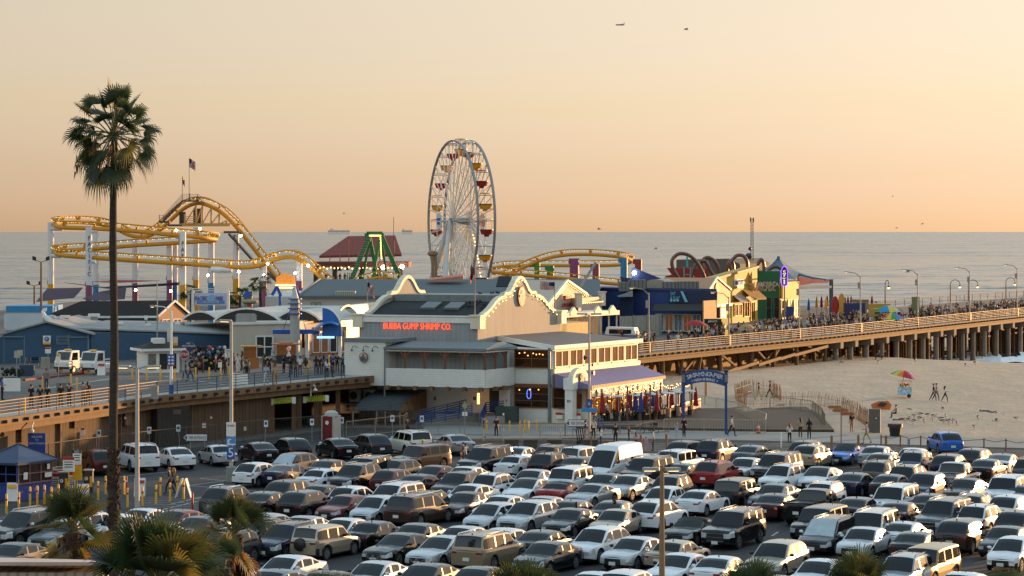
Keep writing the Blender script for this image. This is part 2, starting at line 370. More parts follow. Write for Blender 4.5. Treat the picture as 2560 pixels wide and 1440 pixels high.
for i, px in enumerate(bents):
    c0 = epx(px, .5); mb = MB(); mb.obox(c0 - dirE * .5 - PN * .6 + V((0, 0, -1.75)), dirE * 1.0, PN * 30, V((0, 0, .78))); part('pile_cap', mb, colm, pier)
    for k in range(6):
        p = c0 + PN * (.3 + k * 5.2); mb = MB(); mb.cyl((p.x, p.y, -4), .37 if k < 2 else .32, ZD - 1.75 + 4, 10); part('pile', mb, colm if k < 1 else timber, pier)
mb = MB()
for i in range(46):
    s = -2 + i * 2.8; c0 = epx(2094, .5) + dirE * s * 1.25
    for k in range(5):
        p = c0 + PN * (4 + k * 4.6); mb.cyl((p.x, p.y, -4), .2, ZD - .6 + 4, 6)
        for z in range(4):
            if random.random() < .75: mb.bar(p + V((0, 0, -.9 - z * .75 - ZD * 0)), p + dirE * random.uniform(.8, 2) + V((0, 0, -.9 - z * .75)), .16, .2)
o = part('inner_timber_work', mb, timber, pier); o['kind'] = 'stuff'
mb = MB(); pts = eseq(2100, 2640, 20, 32.5)
for a, b_ in zip(pts, pts[1:]): mb.bar(a + V((0, 0, -.4)), b_ + V((0, 0, -.4)), .3, .6)
part('edge_beam', mb, beamm, pier)
def railing(label, px0, px1, mat, off=.15, hts=(.25, .48, .7, .9, 1.12), step=2.6, r=.026, group='metal railings along the pier edges'):
    pts = eseq(px0, px1, step, off); t = thing('railing', label, 'railing', pts[0], group=group)
    mb = MB()
    for a, b_ in zip(pts, pts[1:]):
        for h in hts: mb.bar(a + V((0, 0, h)), b_ + V((0, 0, h)), r * (2.4 if h == hts[-1] else 1.6))
    part('rails', mb, mat, t)
    for p in pts:
        mb = MB(); mb.bar(p, p + V((0, 0, hts[-1])), r * 2.4, r * 2.4); part('post', mb, mat, t)
    return t
railing('brown grey five-rail metal railing along the left approach ramp', -200, 392, M('rail_brown', '6a5744', .6, .1))
railing('dark blue grey metal railing above the plank wall left of the restaurant', 392, 862, M('rail_blue', '34495a', .6, .1))
railing('pale metal railing glowing in the sun along the right side of the pier', 1500, 2640, M('rail_pale', '745e46', .6, .1), step=3.1)
railing('thin dark railing on the far side of the pier against the sea', 2090, 2640, M('far_rail', '2a2420', .8), off=32.3, step=4.5, r=.03, group=None)
PAINT = {}
def paint(n):
    d = {'white': ('d4d6d8', .35, 0), 'pearl white': ('cfcabd', .35, 0), 'silver': ('9a9ea2', .3, .65), 'pale silver': ('b4b8bb', .3, .5), 'grey': ('565b60', .3, .5), 'dark grey': ('2f3438', .28, .4),
         'black': ('0b0c0e', .22, .1), 'navy': ('141f38', .25, .3), 'blue': ('1c62b8', .3, .3), 'steel blue': ('5a6878', .3, .5), 'dark red': ('4a1414', .28, .3), 'maroon': ('3c181c', .28, .3), 'red': ('8c1c1e', .3, .2),
         'rust red': ('6e2e20', .32, .3), 'brown': ('3a2c24', .28, .4), 'taupe': ('5c5248', .3, .4), 'tan': ('8a7a62', .32, .4), 'champagne': ('a39784', .3, .55), 'gold': ('9c7c4c', .32, .4), 'dark green': ('1b2623', .28, .3)}[n]
    if n not in PAINT: PAINT[n] = M('car_paint_' + n.replace(' ', '_'), d[0], d[1], d[2], var=.04, scale=3, coat=.3)
    return PAINT[n]
cglass = M('car_glass', '0b0e10', .05, 0, var=0, spec=.5)
tyre = M('tyre_rubber', '111214', .8, var=0)
rimm = M('alloy_rim', '9a9da0', .3, .8, var=0)
lampw = M('headlamp_lens', 'b9bdbf', .12, .2, var=0, coat=.6)
lampr = M('tail_lamp_lens', '6e0c0e', .15, 0, var=0, coat=.8)
chrome = M('chrome', 'c4c6c8', .15, .9, var=0)
platem = M('number_plate', 'c9c9c4', .5, var=0)
fabric = M('soft_top_fabric', '15161a', .9, var=.1)
def pl(pts, x):
    if x <= pts[0][0]: return pts[0][1]
    for (a, za), (b, zb) in zip(pts, pts[1:]):
        if x <= b: return za + (zb - za) * (x - a) / (b - a)
    return pts[-1][1]
def car_proto(name, L, W_, Ht, top, wb, gh, r=.33, tum=.27, pillars=(), clad=0, roofglass=False, rails=False, spare=False, grille='dark', bed=None, sill=.24, rearwin=True, van=False):
    """one kind of car, front towards +x: lofted lower body and cabin, split into its parts"""
    xfb, xfr, xrr, xrb = gh; hw = W_ / 2
    names = ['body', 'windshield', 'rear_window', 'side_window', 'side_window2', 'headlight', 'headlight2', 'taillight', 'taillight2', 'grille']
    P = {n: MB() for n in names}
    def hwid(x):
        t = max(0, (abs(x) - (L / 2 - .75)) / .75); return hw * (1 - (.20 if x > 0 else .13) * t ** 2.2)
    wx = wb
    def zb(x):
        z = sill + .07 * max(0, (abs(x) - (L / 2 - .35)) / .35); ra = r + .055
        for w in wx:
            if abs(x - w) < ra: z = max(z, r + math.sqrt(ra * ra - (x - w) ** 2))
        return z
    zt = lambda x: pl(top, x)
    xs = [-L / 2 + .02, -L / 2 + .1]
    k = 46
    xs += [-L / 2 + .2 + (L - .4) * i / k for i in range(k + 1)] + [L / 2 - .1, L / 2 - .02]
    def sec(x):
        w, a, b = hwid(x), zb(x), zt(x); b = max(b, a + .1)
        mid = a + (b - a) * .5 if a < .5 else a + (b - a) * .35
        pts = [(0, a), (w * .8, a), (w * .97, a), (w, min(a + .08, b - .06)), (w * 1.005, max(mid, a + .085)), (w * .985, max(b - .15, a + .09)), (w * .95, b - .04), (w * .84, b), (0, b + .035)]
        return pts
    S = [sec(x) for x in xs]
    def grid(lists, cls, flip=False):
        for i in range(len(lists) - 1):
            for j in range(len(lists[0]) - 1):
                n, m = cls(i, j); a, b, c, d = lists[i][j], lists[i + 1][j], lists[i + 1][j + 1], lists[i][j + 1]
                q = [a, b, c, d]; P[n].add(q[::-1] if flip else q, [[0, 1, 2, 3]], m, True)
    for side in (1, -1):
        L_ = [[(x, side * y, z) for y, z in s] for x, s in zip(xs, S)]
        sfx = '' if side > 0 else '2'
        def cls(i, j):
            xm = (xs[i] + xs[i + 1]) / 2
            if j in (4, 5) and xm > L / 2 - .42: return 'headlight' + sfx, 0
            if j == 5 and xm < -L / 2 + .3 and not bed: return 'taillight' + sfx, 0
            if j <= 1 or (j == 2) or (clad and j == 3 and (abs(xm) > L / 2 - .3 or min(abs(xm - w) for w in wx) < r + .13)): return 'body', 2
            if bed and j == 7 and bed[0] < xm < bed[1]: return 'body', 2
            return 'body', 0
        grid(L_, cls, side > 0)
    T = [-1, -.8, -.62, -.42, -.2, 0, .2, .42, .62, .8, 1]
    for end, s in ((1, S[-1]), (-1, S[0])):
        x0 = end * (L / 2 - .02)
        rows = s[2:8]
        zz = [p[1] for p in rows]; ww = [p[0] for p in rows]
        if end > 0 and 1: ww = ww
        L_ = [[(x0 + end * .10 * (1 - abs(t) ** 2.5) * (1 if 0 < i < 5 else .55), t * w, z) for t in T] for i, (w, z) in enumerate(zip(ww, zz))]
        def cls(i, j):
            tm = abs((T[j] + T[j + 1]) / 2); sfx = '' if (T[j] + T[j + 1]) > 0 else '2'
            if end > 0:
                if i in (2, 3) and tm > .55: return 'headlight' + sfx, 0
                if i in (1, 2, 3) and tm < .55: return 'grille', 0
                if i == 0: return 'body', 2
            else:
                if i == 3 and tm > .6: return 'taillight' + sfx, 0
                if i == 0: return 'body', 2
            return 'body', 0
        grid(L_, cls, end > 0)
    # cabin
    if xfr is not None:
        beltz = lambda x: zt(x) - .035
        hp = [(xrb, beltz(xrb)), (xrb + (xrr - xrb) * .75, beltz(xrb) + (Ht - beltz(xrb)) * .80), (xrr, Ht - .045), (xrr + .35, Ht - .01), ((xrr + xfr) / 2, Ht), (xfr - .3, Ht - .015), (xfr, Ht - .06),
              (xfr + (xfb - xfr) * .25, Ht - .06 - (Ht - beltz(xfb)) * .21), (xfb, beltz(xfb))]
        gx = sorted(set([xrb, xrb + .03] + [xrb + (xrr - xrb) * i / 6 for i in range(7)] + [xrr + (xfr - xrr) * i / 12 for i in range(13)] + [xfr + (xfb - xfr) * i / 8 for i in range(9)] + [p + e for p in pillars for e in (-.05, .05)]))
        def gsec(x):
            b, h = beltz(x), pl(hp, x); h = max(h, b + .006); d = h - b; w0 = hwid(x) * .95
            yw = lambda z: w0 - tum * (z - b)
            z1 = b + min(.05, .25 * d); z2 = max(h - .11, b + .65 * d)
            return [(w0, b), (yw(z1), z1), (yw(z2), z2), (yw(h) - .015, h - min(.035, .1 * d)), (yw(h) - .085, h), (yw(h) * .5, h + .035 * min(1, d * 3)), (0, h + .045 * min(1, d * 3))], d
        GS = [gsec(x) for x in gx]
        for side in (1, -1):
            L_ = [[(x, side * y, z) for y, z in s[0]] for x, s in zip(gx, GS)]; sfx = '' if side > 0 else '2'
            def cls(i, j):
                xm = (gx[i] + gx[i + 1]) / 2; d = min(GS[i][1], GS[i + 1][1])
                if j == 1 and d > .10 and (not van or xm > .9) and all(abs(xm - p) > .049 for p in pillars) and xrb + .12 < xm < xfb - .2: return 'side_window' + sfx, 0
                if j >= 4 and xfr + .02 + .3 * van < xm < xfb - .03: return 'windshield', 0
                if j >= 4 and rearwin and xrb + .05 < xm < xrr - (xrr - xrb) * .08: return 'rear_window', 0
                if j >= 4 and roofglass and xrr < xm < xfr: return 'windshield', 0
                return 'body', 1 if (j >= 2 and xrr - .25 < xm < xfr + .05) else 0
            grid(L_, cls, side > 0)
    b = P['body']
    if bed:                                             # open load bed
        z = zt((bed[0] + bed[1]) / 2)
        for sy in (1, -1): b.obox((bed[0], sy * hw * .82, z - .02), (bed[1] - bed[0], 0, 0), (0, sy * .12, 0), (0, 0, .1), 0)
        b.obox((bed[0] - .05, -hw * .9, z - .05), (.1, 0, 0), (0, hw * 1.8, 0), (0, 0, .13), 0)
    if rails:
        rl = MB()
        for sy in (1, -1):
            y = sy * (hw * .95 - tum * (Ht - zt(0)) - .1); rl.tube([(xrr + .1, y, Ht - .02), (xrr + .25, y, Ht + .06), (xfr - .35, y, Ht + .06), (xfr - .2, y, Ht - .03)], .028, 5)
        P['roof_rails'] = rl
    for sy in (1, -1):                                  # door mirrors
        mr = MB(); mr.ell((xfb - .42, sy * (hw + .10), zt(xfb - .4) + .10), (.07, .13, .085), 8, 5); mr.bar((xfb - .42, sy * (hw - .08), zt(xfb - .4) + .02), (xfb - .42, sy * (hw + .08), zt(xfb - .4) + .07), .05)
        P['mirror' + ('' if sy > 0 else '2')] = mr
    for e, n in ((1, 'number_plate'), (-1, 'number_plate2')):
        q = MB(); z = .34 if e > 0 else (zt(-L / 2) * .5 + .12); q.box((e * (L / 2 + .095), 0, z), (.03, .36, .17)); P[n] = q
    if grille == 'chrome':
        g = MB(); zz = [p[1] for p in S[-1][2:8]]; x = L / 2 + .10
        for q, q2 in (((-.5 * hw, zz[4]), (.5 * hw, zz[4])), ((-.45 * hw, zz[1] + .05), (.45 * hw, zz[1] + .05)), ((-.5 * hw, (zz[1] + zz[4]) / 2 + .03), (.5 * hw, (zz[1] + zz[4]) / 2 + .03))): g.bar((x - .02, q[0], q[1]), (x - .02, q2[0], q2[1]), .05, .035)
        P['grille_trim'] = g
    if grille == 'v':
        g = MB(); zz = [p[1] for p in S[-1][2:8]]; x = L / 2 + .09
        for sy in (1, -1): g.bar((x - .04, sy * hw * .5, zz[4]), (x, sy * hw * .2, zz[1] + .03), .05, .05)
        g.bar((x, -hw * .2, zz[1] + .03), (x, hw * .2, zz[1] + .03), .05, .05); g.lathe((x, 0, zz[3]), [(.09, -.02), (.09, .02)], 10, axis=(1, 0, 0)); P['grille_trim'] = g
    if spare:
        g = MB(); g.lathe((-L / 2 - .02, .1, .88), [(.2, -.22), (.33, -.16), (.34, 0), (.3, .06)], 16, axis=(1, 0, 0)); P['spare_wheel_cover'] = g
    if bed is None:
        g = MB(); g.lathe(((xrr or 0) + .3, 0, Ht + .02), [(.05, 0), (.03, .05), (.004, .09)], 6); P['aerial'] = g
    t = thing(name, '', 'car')
    mats = {'body': [paint('white'), paint('white'), black], 'windshield': cglass, 'rear_window': cglass, 'side_window': cglass, 'headlight': lampw, 'taillight': lampr, 'grille': black, 'roof_rails': black if clad else chrome, 'mirror': black, 'number_plate': platem, 'grille_trim': chrome, 'spare_wheel_cover': black, 'aerial': black}
    ks = []
    for n, mb in P.items():
        if not mb.f: continue
        nm = n.rstrip('2'); o = part(nm, mb, mats[nm], t, local=True, ang=40); ks.append(o); KIDS[o] = []
    for w in wx:
        for sy in (1, -1):
            mb = MB(); y = sy * (hw - .12); mb.lathe((w, y, r), [(r * .62, -.10), (r * .93, -.105), (r, -.07), (r, .07), (r * .93, .105), (r * .62, .10)], 18, axis=(0, 1, 0), sm=True)
            o = part('wheel', mb, tyre, t, local=True); rm = MB(); yo = y + sy * .085
            rm.lathe((w, yo, r), [(r * .66, -.02), (r * .66, .02)], 18, axis=(0, 1, 0))
            dk = MB()
            for q in range(5):
                a = 2 * math.pi * q / 5 + .3; c_, s_ = math.cos(a), math.sin(a); rm.bar((w + c_ * .05, yo + sy * .028, r + s_ * .05), (w + c_ * r * .63, yo + sy * .028, r + s_ * r * .63), .07, .03, 1, up=V((0, 1, 0)))
            rm.lathe((w, yo + sy * .015, r), [(r * .68, -.015), (r * .68, .018), (r * .58, .018), (r * .58, .0)], 18, 1, axis=(0, 1, 0))
            ro = part('rim', rm, [tyre, rimm], t, local=True); ro.parent = o; KIDS[o] = [ro]; KIDS[ro] = []; ks.append(o)
    KIDS[t] = ks; t['roofx'] = 0
    return dict(t=t, rx=(xfr + xrr) / 2, h=Ht, used=False)
SEDT = lambda L, h, b, d: [(-L / 2, d - .12), (-L / 2 + .12, d), (-L / 2 + .75, d + .02), (-.5, b), (.8, b - .02), (1.05, b - .04), (L / 2 - .7, h + .06), (L / 2 - .15, h - .05), (L / 2, h - .14)]
PR = {
 'sedan': car_proto('sedan', 4.75, 1.84, 1.45, SEDT(4.75, .84, .98, 1.03), (1.42, -1.38), (1.05, .25, -.85, -1.72), pillars=(-.1, -.95)),
 'old_sedan': car_proto('sedan', 4.65, 1.76, 1.41, SEDT(4.65, .82, .94, .98), (1.38, -1.25), (1.0, .35, -.85, -1.45), pillars=(-.08, -.88), r=.31, tum=.3),
 'fastback': car_proto('sedan', 4.72, 1.88, 1.44, SEDT(4.72, .78, .96, 1.08), (1.42, -1.45), (1.2, .2, -.65, -2.05), pillars=(-.15, -1.05), r=.35, roofglass=True),
 'vsedan': car_proto('sedan', 4.85, 1.84, 1.45, SEDT(4.85, .84, .98, 1.05), (1.45, -1.38), (1.05, .2, -.85, -1.8), pillars=(-.1, -.98), r=.34, grille='v'),
 'suv': car_proto('suv', 4.6, 1.86, 1.69, [(-2.3, .95), (-2.2, 1.1), (-1.2, 1.1), (.9, 1.07), (1.1, 1.04), (1.7, .98), (2.15, .88), (2.3, .76)], (1.38, -1.3), (1.1, .35, -1.55, -2.15), r=.36, pillars=(-.05, -1.05), clad=1, rails=True),
 'suv_smooth': car_proto('suv', 4.7, 1.9, 1.66, [(-2.35, .95), (-2.25, 1.12), (-1.2, 1.1), (.9, 1.06), (1.1, 1.03), (1.75, .98), (2.2, .88), (2.35, .74)], (1.42, -1.38), (1.12, .3, -1.45, -2.22), r=.37, pillars=(-.1, -1.1), grille='chrome'),
 'suv_spare': car_proto('suv', 4.5, 1.8, 1.7, [(-2.25, 1.0), (-2.2, 1.12), (-1.2, 1.08), (.9, 1.05), (1.1, 1.02), (1.7, .95), (2.1, .86), (2.25, .74)], (1.33, -1.29), (1.05, .45, -1.9, -2.15), r=.34, pillars=(-.1, -1.05), clad=1, spare=True, tum=.18),
 'big_suv': car_proto('big_suv', 5.1, 2.02, 1.9, [(-2.55, 1.1), (-2.5, 1.25), (-1.2, 1.24), (.9, 1.22), (1.15, 1.19), (1.8, 1.15), (2.45, 1.06), (2.55, .92)], (1.58, -1.45), (1.15, .5, -2.25, -2.5), r=.4, pillars=(-.1, -1.15), rails=True, tum=.2, sill=.3, grille='chrome'),
 'box_suv': car_proto('big_suv', 4.75, 1.9, 1.8, [(-2.37, 1.05), (-2.32, 1.18), (-1.2, 1.17), (.9, 1.14), (1.1, 1.12), (1.7, 1.1), (2.3, 1.0), (2.37, .88)], (1.42, -1.36), (1.05, .6, -2.1, -2.3), r=.38, pillars=(-.05, -1.05), tum=.14, sill=.3),
 'hatch': car_proto('hatchback', 4.15, 1.78, 1.54, [(-2.07, .9), (-2.0, 1.02), (-1.0, 1.03), (.8, .99), (1.0, .97), (1.5, .9), (1.95, .78), (2.07, .66)], (1.28, -1.25), (1.15, .25, -1.25, -1.92), r=.33, pillars=(-.15, -1.0), clad=1),
 'minivan': car_proto('minivan', 5.1, 1.98, 1.77, [(-2.55, .95), (-2.45, 1.1), (-1.2, 1.1), (.9, 1.06), (1.4, 1.0), (1.9, .93), (2.4, .8), (2.55, .68)], (1.5, -1.5), (1.6, .6, -2.0, -2.42), r=.36, pillars=(.05, -1.05), tum=.22, rails=True),
 'convertible': car_proto('convertible', 4.75, 1.9, 1.38, SEDT(4.75, .86, .96, 1.03), (1.42, -1.32), (.8, .1, -.75, -1.4), r=.36, pillars=(-.55,), tum=.33),
 'coupe': car_proto('coupe', 4.65, 1.82, 1.34, SEDT(4.65, .8, .92, .98), (1.35, -1.25), (.85, .05, -.7, -1.55), r=.33, pillars=(-.55,), tum=.33),
 'pickup': car_proto('pickup_truck', 5.8, 2.0, 1.92, [(-2.9, 1.2), (-2.85, 1.3), (-.75, 1.3), (-.7, 1.22), (1.2, 1.2), (1.5, 1.18), (2.2, 1.14), (2.8, 1.05), (2.9, .92)], (1.85, -1.8), (1.4, .7, -.45, -.7), r=.41, pillars=(.25,), tum=.2, bed=(-2.75, -.75), sill=.34, grille='chrome'),
 'cargo_van': car_proto('cargo_van', 5.9, 2.04, 2.55, [(-2.95, 1.3), (-2.9, 1.45), (1.0, 1.4), (1.8, 1.28), (2.3, 1.12), (2.8, .98), (2.95, .82)], (1.75, -1.6), (2.3, .95, -2.6, -2.88), r=.36, pillars=(), tum=.1, van=True),
 'offroader': car_proto('offroader', 4.3, 1.88, 1.85, [(-2.15, 1.1), (-2.12, 1.2), (.4, 1.18), (.75, 1.16), (1.9, 1.12), (2.15, 1.0)], (1.35, -1.3), (.75, .5, -1.95, -2.1), r=.41, pillars=(-.2, -1.1), tum=.08, spare=True, clad=1, sill=.4),
}
AX = R(28)
def put_car(px, py, kind, colr, face, extra=None, ang=None):
    """px, py = where the middle of the roof is seen; face 'n' nose towards us, 't' tail towards us"""
    p = PR[kind]; g = G(px, py, p['h'])
    a = AX + random.uniform(-.06, .06) if ang is None else ang
    if face == 't': d = V((math.sin(a), math.cos(a), 0))
    else: d = V((-math.sin(a), -math.cos(a), 0))
    rz = math.atan2(d.y, d.x); loc = V((g.x, g.y, 0)) - d * p['rx']
    if not p['used']: o = p['t']; o.location = loc; o.rotation_euler = (0, 0, rz); p['used'] = True; BASE[o] = loc
    else: o = clone(p['t'], loc, rz, scale=random.uniform(.975, 1.02) if kind not in ('pickup', 'cargo_van') else 1)
    soft = kind == 'convertible'
    for ch in (KIDS[o] if o in KIDS else o.children):
        nm = ch.name.split('.')[0]
        if nm == 'body': recol(ch, 0, paint(colr)); recol(ch, 1, fabric if soft else (black if extra == 'blackroof' else paint(colr)))
        if nm == 'mirror' and random.random() < .5: recol(ch, 0, paint(colr))
        if nm == 'roof_rails' and random.random() < .4: recol(ch, 0, chrome)
        if nm == 'windshield' and extra == 'sunshade': recol(ch, 0, M('sunshade', 'a8b4b8', .4, .3))
    CARS.append([o, kind, colr, face, px, py]); return o
CARS = []
WALL = -R(26)
for px, py, k, c in ((246, 1125, 'suv', 'dark red'), (352, 1110, 'big_suv', 'white'), (440, 1119, 'sedan', 'white'), (545, 1113, 'old_sedan', 'pale silver'), (648, 1105, 'sedan', 'black'), (732, 1095, 'suv_smooth', 'black'),
                     (845, 1096, 'sedan', 'black'), (932, 1085, 'suv_smooth', 'dark grey'), (1034, 1076, 'big_suv', 'pearl white'), (1136, 1087, 'sedan', 'silver')):
    put_car(px, py, k, c, 't', ang=WALL)
put_car(2367, 1079, 'suv_smooth', 'blue', 't', ang=R(-6))
put_car(1070, 1111, 'box_suv', 'brown', 'n', ang=R(40))
LIST = '''637 1157 hatch white t;740 1131 suv_smooth brown n sunshade;722 1160 fastback navy t;825 1149 sedan maroon t;930 1141 big_suv black n;805 1172 old_sedan white t;900 1160 suv black n;720 1200 suv_smooth brown t;565 1217 suv dark_grey t
665 1230 sedan black t;757 1227 suv_smooth black t;802 1212 sedan dark_grey n;877 1217 hatch white t;1002 1207 minivan white n;870 1237 old_sedan rust_red n;950 1238 hatch pale_silver n;1035 1236 minivan brown t
665 1285 sedan silver n;650 1296 suv grey n;762 1290 sedan silver n;865 1296 sedan white n;732 1305 suv navy n;797 1314 suv_spare champagne t;937 1304 old_sedan black t;727 1390 sedan white n;692 1424 sedan steel_blue n
1010 1333 vsedan black n;1047 1310 sedan black n;945 1404 sedan pale_silver n;1230 1116 big_suv black n;1300 1118 sedan white t;1292 1138 old_sedan white t;1382 1113 suv brown n;1372 1133 suv black t;1447 1118 suv_spare white t
1447 1142 sedan black t;997 1148 suv_smooth black n;980 1173 hatch dark_red t;1090 1163 sedan dark_red n;1050 1185 sedan maroon t;1167 1167 sedan white n;1155 1179 suv_smooth black n;1232 1184 suv white t;1335 1175 sedan silver n
1325 1196 fastback white n;1430 1168 box_suv white n;1402 1205 convertible red t;1487 1210 coupe silver n;1067 1228 suv dark_grey n;1170 1231 sedan maroon n;1260 1238 sedan white n;1242 1257 hatch pale_silver n;1335 1253 suv_smooth pale_silver n
1362 1242 sedan silver n;1432 1251 sedan grey t;1432 1271 sedan black n;1160 1315 sedan pale_silver n;1260 1321 sedan white n;1115 1341 vsedan pale_silver n;1205 1331 big_suv tan t;1357 1327 sedan black t;1375 1355 sedan black n
1072 1411 sedan black n;1200 1419 sedan black n;1507 1317 suv_smooth white n;1547 1108 cargo_van white n;1615 1135 suv white n;1632 1141 big_suv dark_grey n;1692 1125 offroader white t;1530 1150 fastback dark_grey t;1712 1101 suv_smooth brown t
1787 1100 suv navy t;1880 1113 sedan grey t;1705 1157 sedan black t;1787 1153 suv red t;1867 1145 sedan pale_silver n;1517 1183 sedan grey n;1580 1188 sedan silver n;1682 1187 suv dark_green n;1665 1217 hatch white n;1837 1196 box_suv black t
1752 1225 sedan white t;1537 1252 sedan grey t;1547 1273 sedan champagne n;1635 1252 suv_smooth white t;1735 1293 convertible black n;1850 1271 big_suv black n;1595 1343 sedan pale_silver n;1690 1351 old_sedan champagne t;1707 1385 sedan white n
1802 1390 sedan white t;1562 1426 suv_smooth white n;2016 1101 suv_smooth dark_red t;2027 1112 suv_smooth champagne t;2119 1110 convertible blue n;2193 1116 sedan silver t;2283 1120 sedan white n;2290 1128 suv steel_blue t;2209 1133 sedan champagne t
2372 1135 suv_smooth navy t;2436 1122 suv_smooth maroon t;2508 1134 fastback white t;1955 1132 big_suv dark_grey n;1966 1160 suv white n;2053 1167 fastback white n;2203 1153 suv taupe t;2270 1163 suv black t;2388 1156 pickup silver t;2467 1147 sedan black t
2137 1182 sedan navy t;2227 1186 sedan dark_grey t;2319 1181 suv_smooth navy n;2417 1196 sedan brown n;2525 1188 big_suv white n;1942 1211 sedan grey n;1940 1235 sedan maroon t;2063 1205 suv white n;2042 1222 pickup black t;2246 1211 big_suv white n
2145 1244 sedan black t;2248 1254 sedan black t;2327 1235 sedan black t;2372 1246 big_suv grey n;2433 1235 suv dark_grey n;2525 1240 suv_smooth white t;2449 1261 suv white t;2546 1276 suv_smooth black t;2063 1265 box_suv black n;2082 1291 minivan black n sunshade
2190 1275 big_suv pearl_white n;2261 1304 sedan white t;2166 1319 sedan pale_silver n;2290 1329 sedan dark_grey t;2401 1300 suv_smooth brown t;2520 1316 sedan dark_grey n;2538 1341 hatch white n;2333 1363 box_suv gold n;2270 1384 suv silver n
1953 1353 suv_smooth champagne n;2056 1400 sedan white n;2410 1432 sedan white n;92 1272 big_suv black n;42 1357 sedan dark_grey n;288 1287 sedan white n;360 1271 sedan white n;450 1275 sedan rust_red n;505 1291 sedan dark_grey n
215 1280 suv white n;170 1300 sedan grey n;580 1325 suv dark_grey n;400 1310 sedan silver n;1490 1432 sedan white n;1925 1440 sedan pale_silver n;1300 1432 suv grey t;820 1430 sedan black n;1180 1212 sedan white n;2580 1146 suv grey t;2560 1212 sedan silver t'''
for ln in LIST.replace('\n', ';').split(';'):
    q = ln.split(); put_car(float(q[0]), float(q[1]), q[2], q[3].replace('_', ' '), q[4], q[5] if len(q) > 5 else None)
KN = {'sedan': 'sedan', 'old_sedan': 'older sedan', 'fastback': 'glass-roofed sedan', 'vsedan': 'sedan with V grille', 'suv': 'SUV', 'suv_smooth': 'smooth SUV', 'suv_spare': 'SUV with spare wheel', 'big_suv': 'big SUV', 'box_suv': 'boxy SUV', 'hatch': 'hatchback',
      'minivan': 'minivan', 'convertible': 'soft-top convertible', 'coupe': 'coupe', 'pickup': 'pickup', 'cargo_van': 'high-roof cargo van', 'offroader': 'square off-roader'}
for c in CARS:
    o, k, col, fc, px, py = c; best = None
    for d in CARS:
        if d is c: continue
        dx, dy = px - d[4], py - d[5]
        if 0 < dx < 190 and abs(dy) < 32:
            s = dx + 2 * abs(dy)
            if best is None or s < best[0]: best = (s, d)
    o['label'] = f"{col} {KN[k]} {'nose' if fc == 'n' else 'tail'} towards us" + (f", right of {best[1][2]} {KN[best[1][1]].split(' with')[0]}" if best else ', nothing parked on its left')
    o['category'] = 'van' if k == 'cargo_van' else 'pickup truck' if k == 'pickup' else 'car'; o['group'] = 'cars parked in the beach car park'
UP = V((0, 0, 1))
siding = M('white_lap_siding', 'd0cec6', .6, var=.06, scale=1.5, stripe=((0, 0, 1), .17, .74, .14))
boards = M('grey_board_siding', '8b9192', .7, var=.12, scale=1.2, stretch=(1, 1, .2), stripe=((.9, .45, 0), .3, .82, .16))
boards2 = M('facade_board_siding', '99928a', .7, var=.12, scale=1.2, stretch=(1, 1, .2), stripe=((.35, .93, 0), .3, .84, .16))
cream = M('cream_trim', 'd2c8b2', .5, var=.05)
roofdark = M('dark_roof_felt', '1f1f20', .8, var=.35, scale=.5)
roofgrey = M('grey_roof_felt', '5c5c5c', .85, var=.15, scale=.6)
brownw = M('stained_wood', '6e3c22', .55, var=.2, scale=3)
def window(th, p, q, z0, z1, nx=1, nz=1, fm=None, gm=None, w=.09, out=.05, name='window'):
    """window on the wall p-q (seen side to the right of p->q): a frame part with one pane sub-part"""
    p, q = V((p[0], p[1], 0)), V((q[0], q[1], 0)); d = (q - p).normalized(); n = V((d.y, -d.x, 0)); o = n * out
    mb = MB()
    for i in range(nx + 1):
        a = p.lerp(q, i / nx) + o; mb.bar(a + UP * z0, a + UP * z1, w if i in (0, nx) else w * .7, .09, up=n)
    for k in range(nz + 1):
        z = z0 + (z1 - z0) * k / nz; mb.bar(p + o + UP * z, q + o + UP * z, .085, w if k in (0, nz) else w * .7)
    f = part(name, mb, fm or white, th)
    g = MB(); a, b_ = p + n * (out * .5), q + n * (out * .5); g.add([a + UP * z0, b_ + UP * z0, b_ + UP * z1, a + UP * z1], [[0, 1, 2, 3]])
    po = part('pane', g, gm or glass, th); po.parent = f; return f
r_ = V((.5, .866, 0)); l_ = V((-.937, .35, 0)); v_ = V((.866, -.5, 0))
M0, N0, L0 = V((-3.1, 222, 0)), V((4.55, 235.2, 0)), V((-13.9, 226, 0)); K0 = L0 + r_ * 15.3
B0 = V((3.5, 218.7, 0)); C0 = B0 + r_ * 16.6
A0 = V((-14.9, 220.4, 0)); dA = V((.936, -.35, 0)); A1 = A0 + dA * 3.95; Q0 = V((-2.33, 215.7, 0)); Q1 = Q0 + r_ * 5
rest = thing('restaurant', 'large grey and white seafood restaurant with curved gable facade and orange neon lettering', 'restaurant', (0, 222, 0))
z3 = lambda p, z: V((p.x, p.y, z))
mb = MB(); mb.foot([M0, L0, K0, N0], 0, 9.0); part('wall', mb, boards, rest)
PF = [(0, 9.3), (.95, 9.3), (1.0, 9.55), (1.7, 9.8), (2.4, 10.15), (2.9, 10.5), (3.5, 10.85), (4.1, 11.05), (4.75, 11.12), (4.8, 11.4), (5.5, 11.42), (5.9, 11.55), (6.3, 11.95), (6.7, 12.4), (7.15, 12.74), (7.65, 12.87)]
PF = PF + [(15.3 - s, z) for s, z in reversed(PF[:-1])]
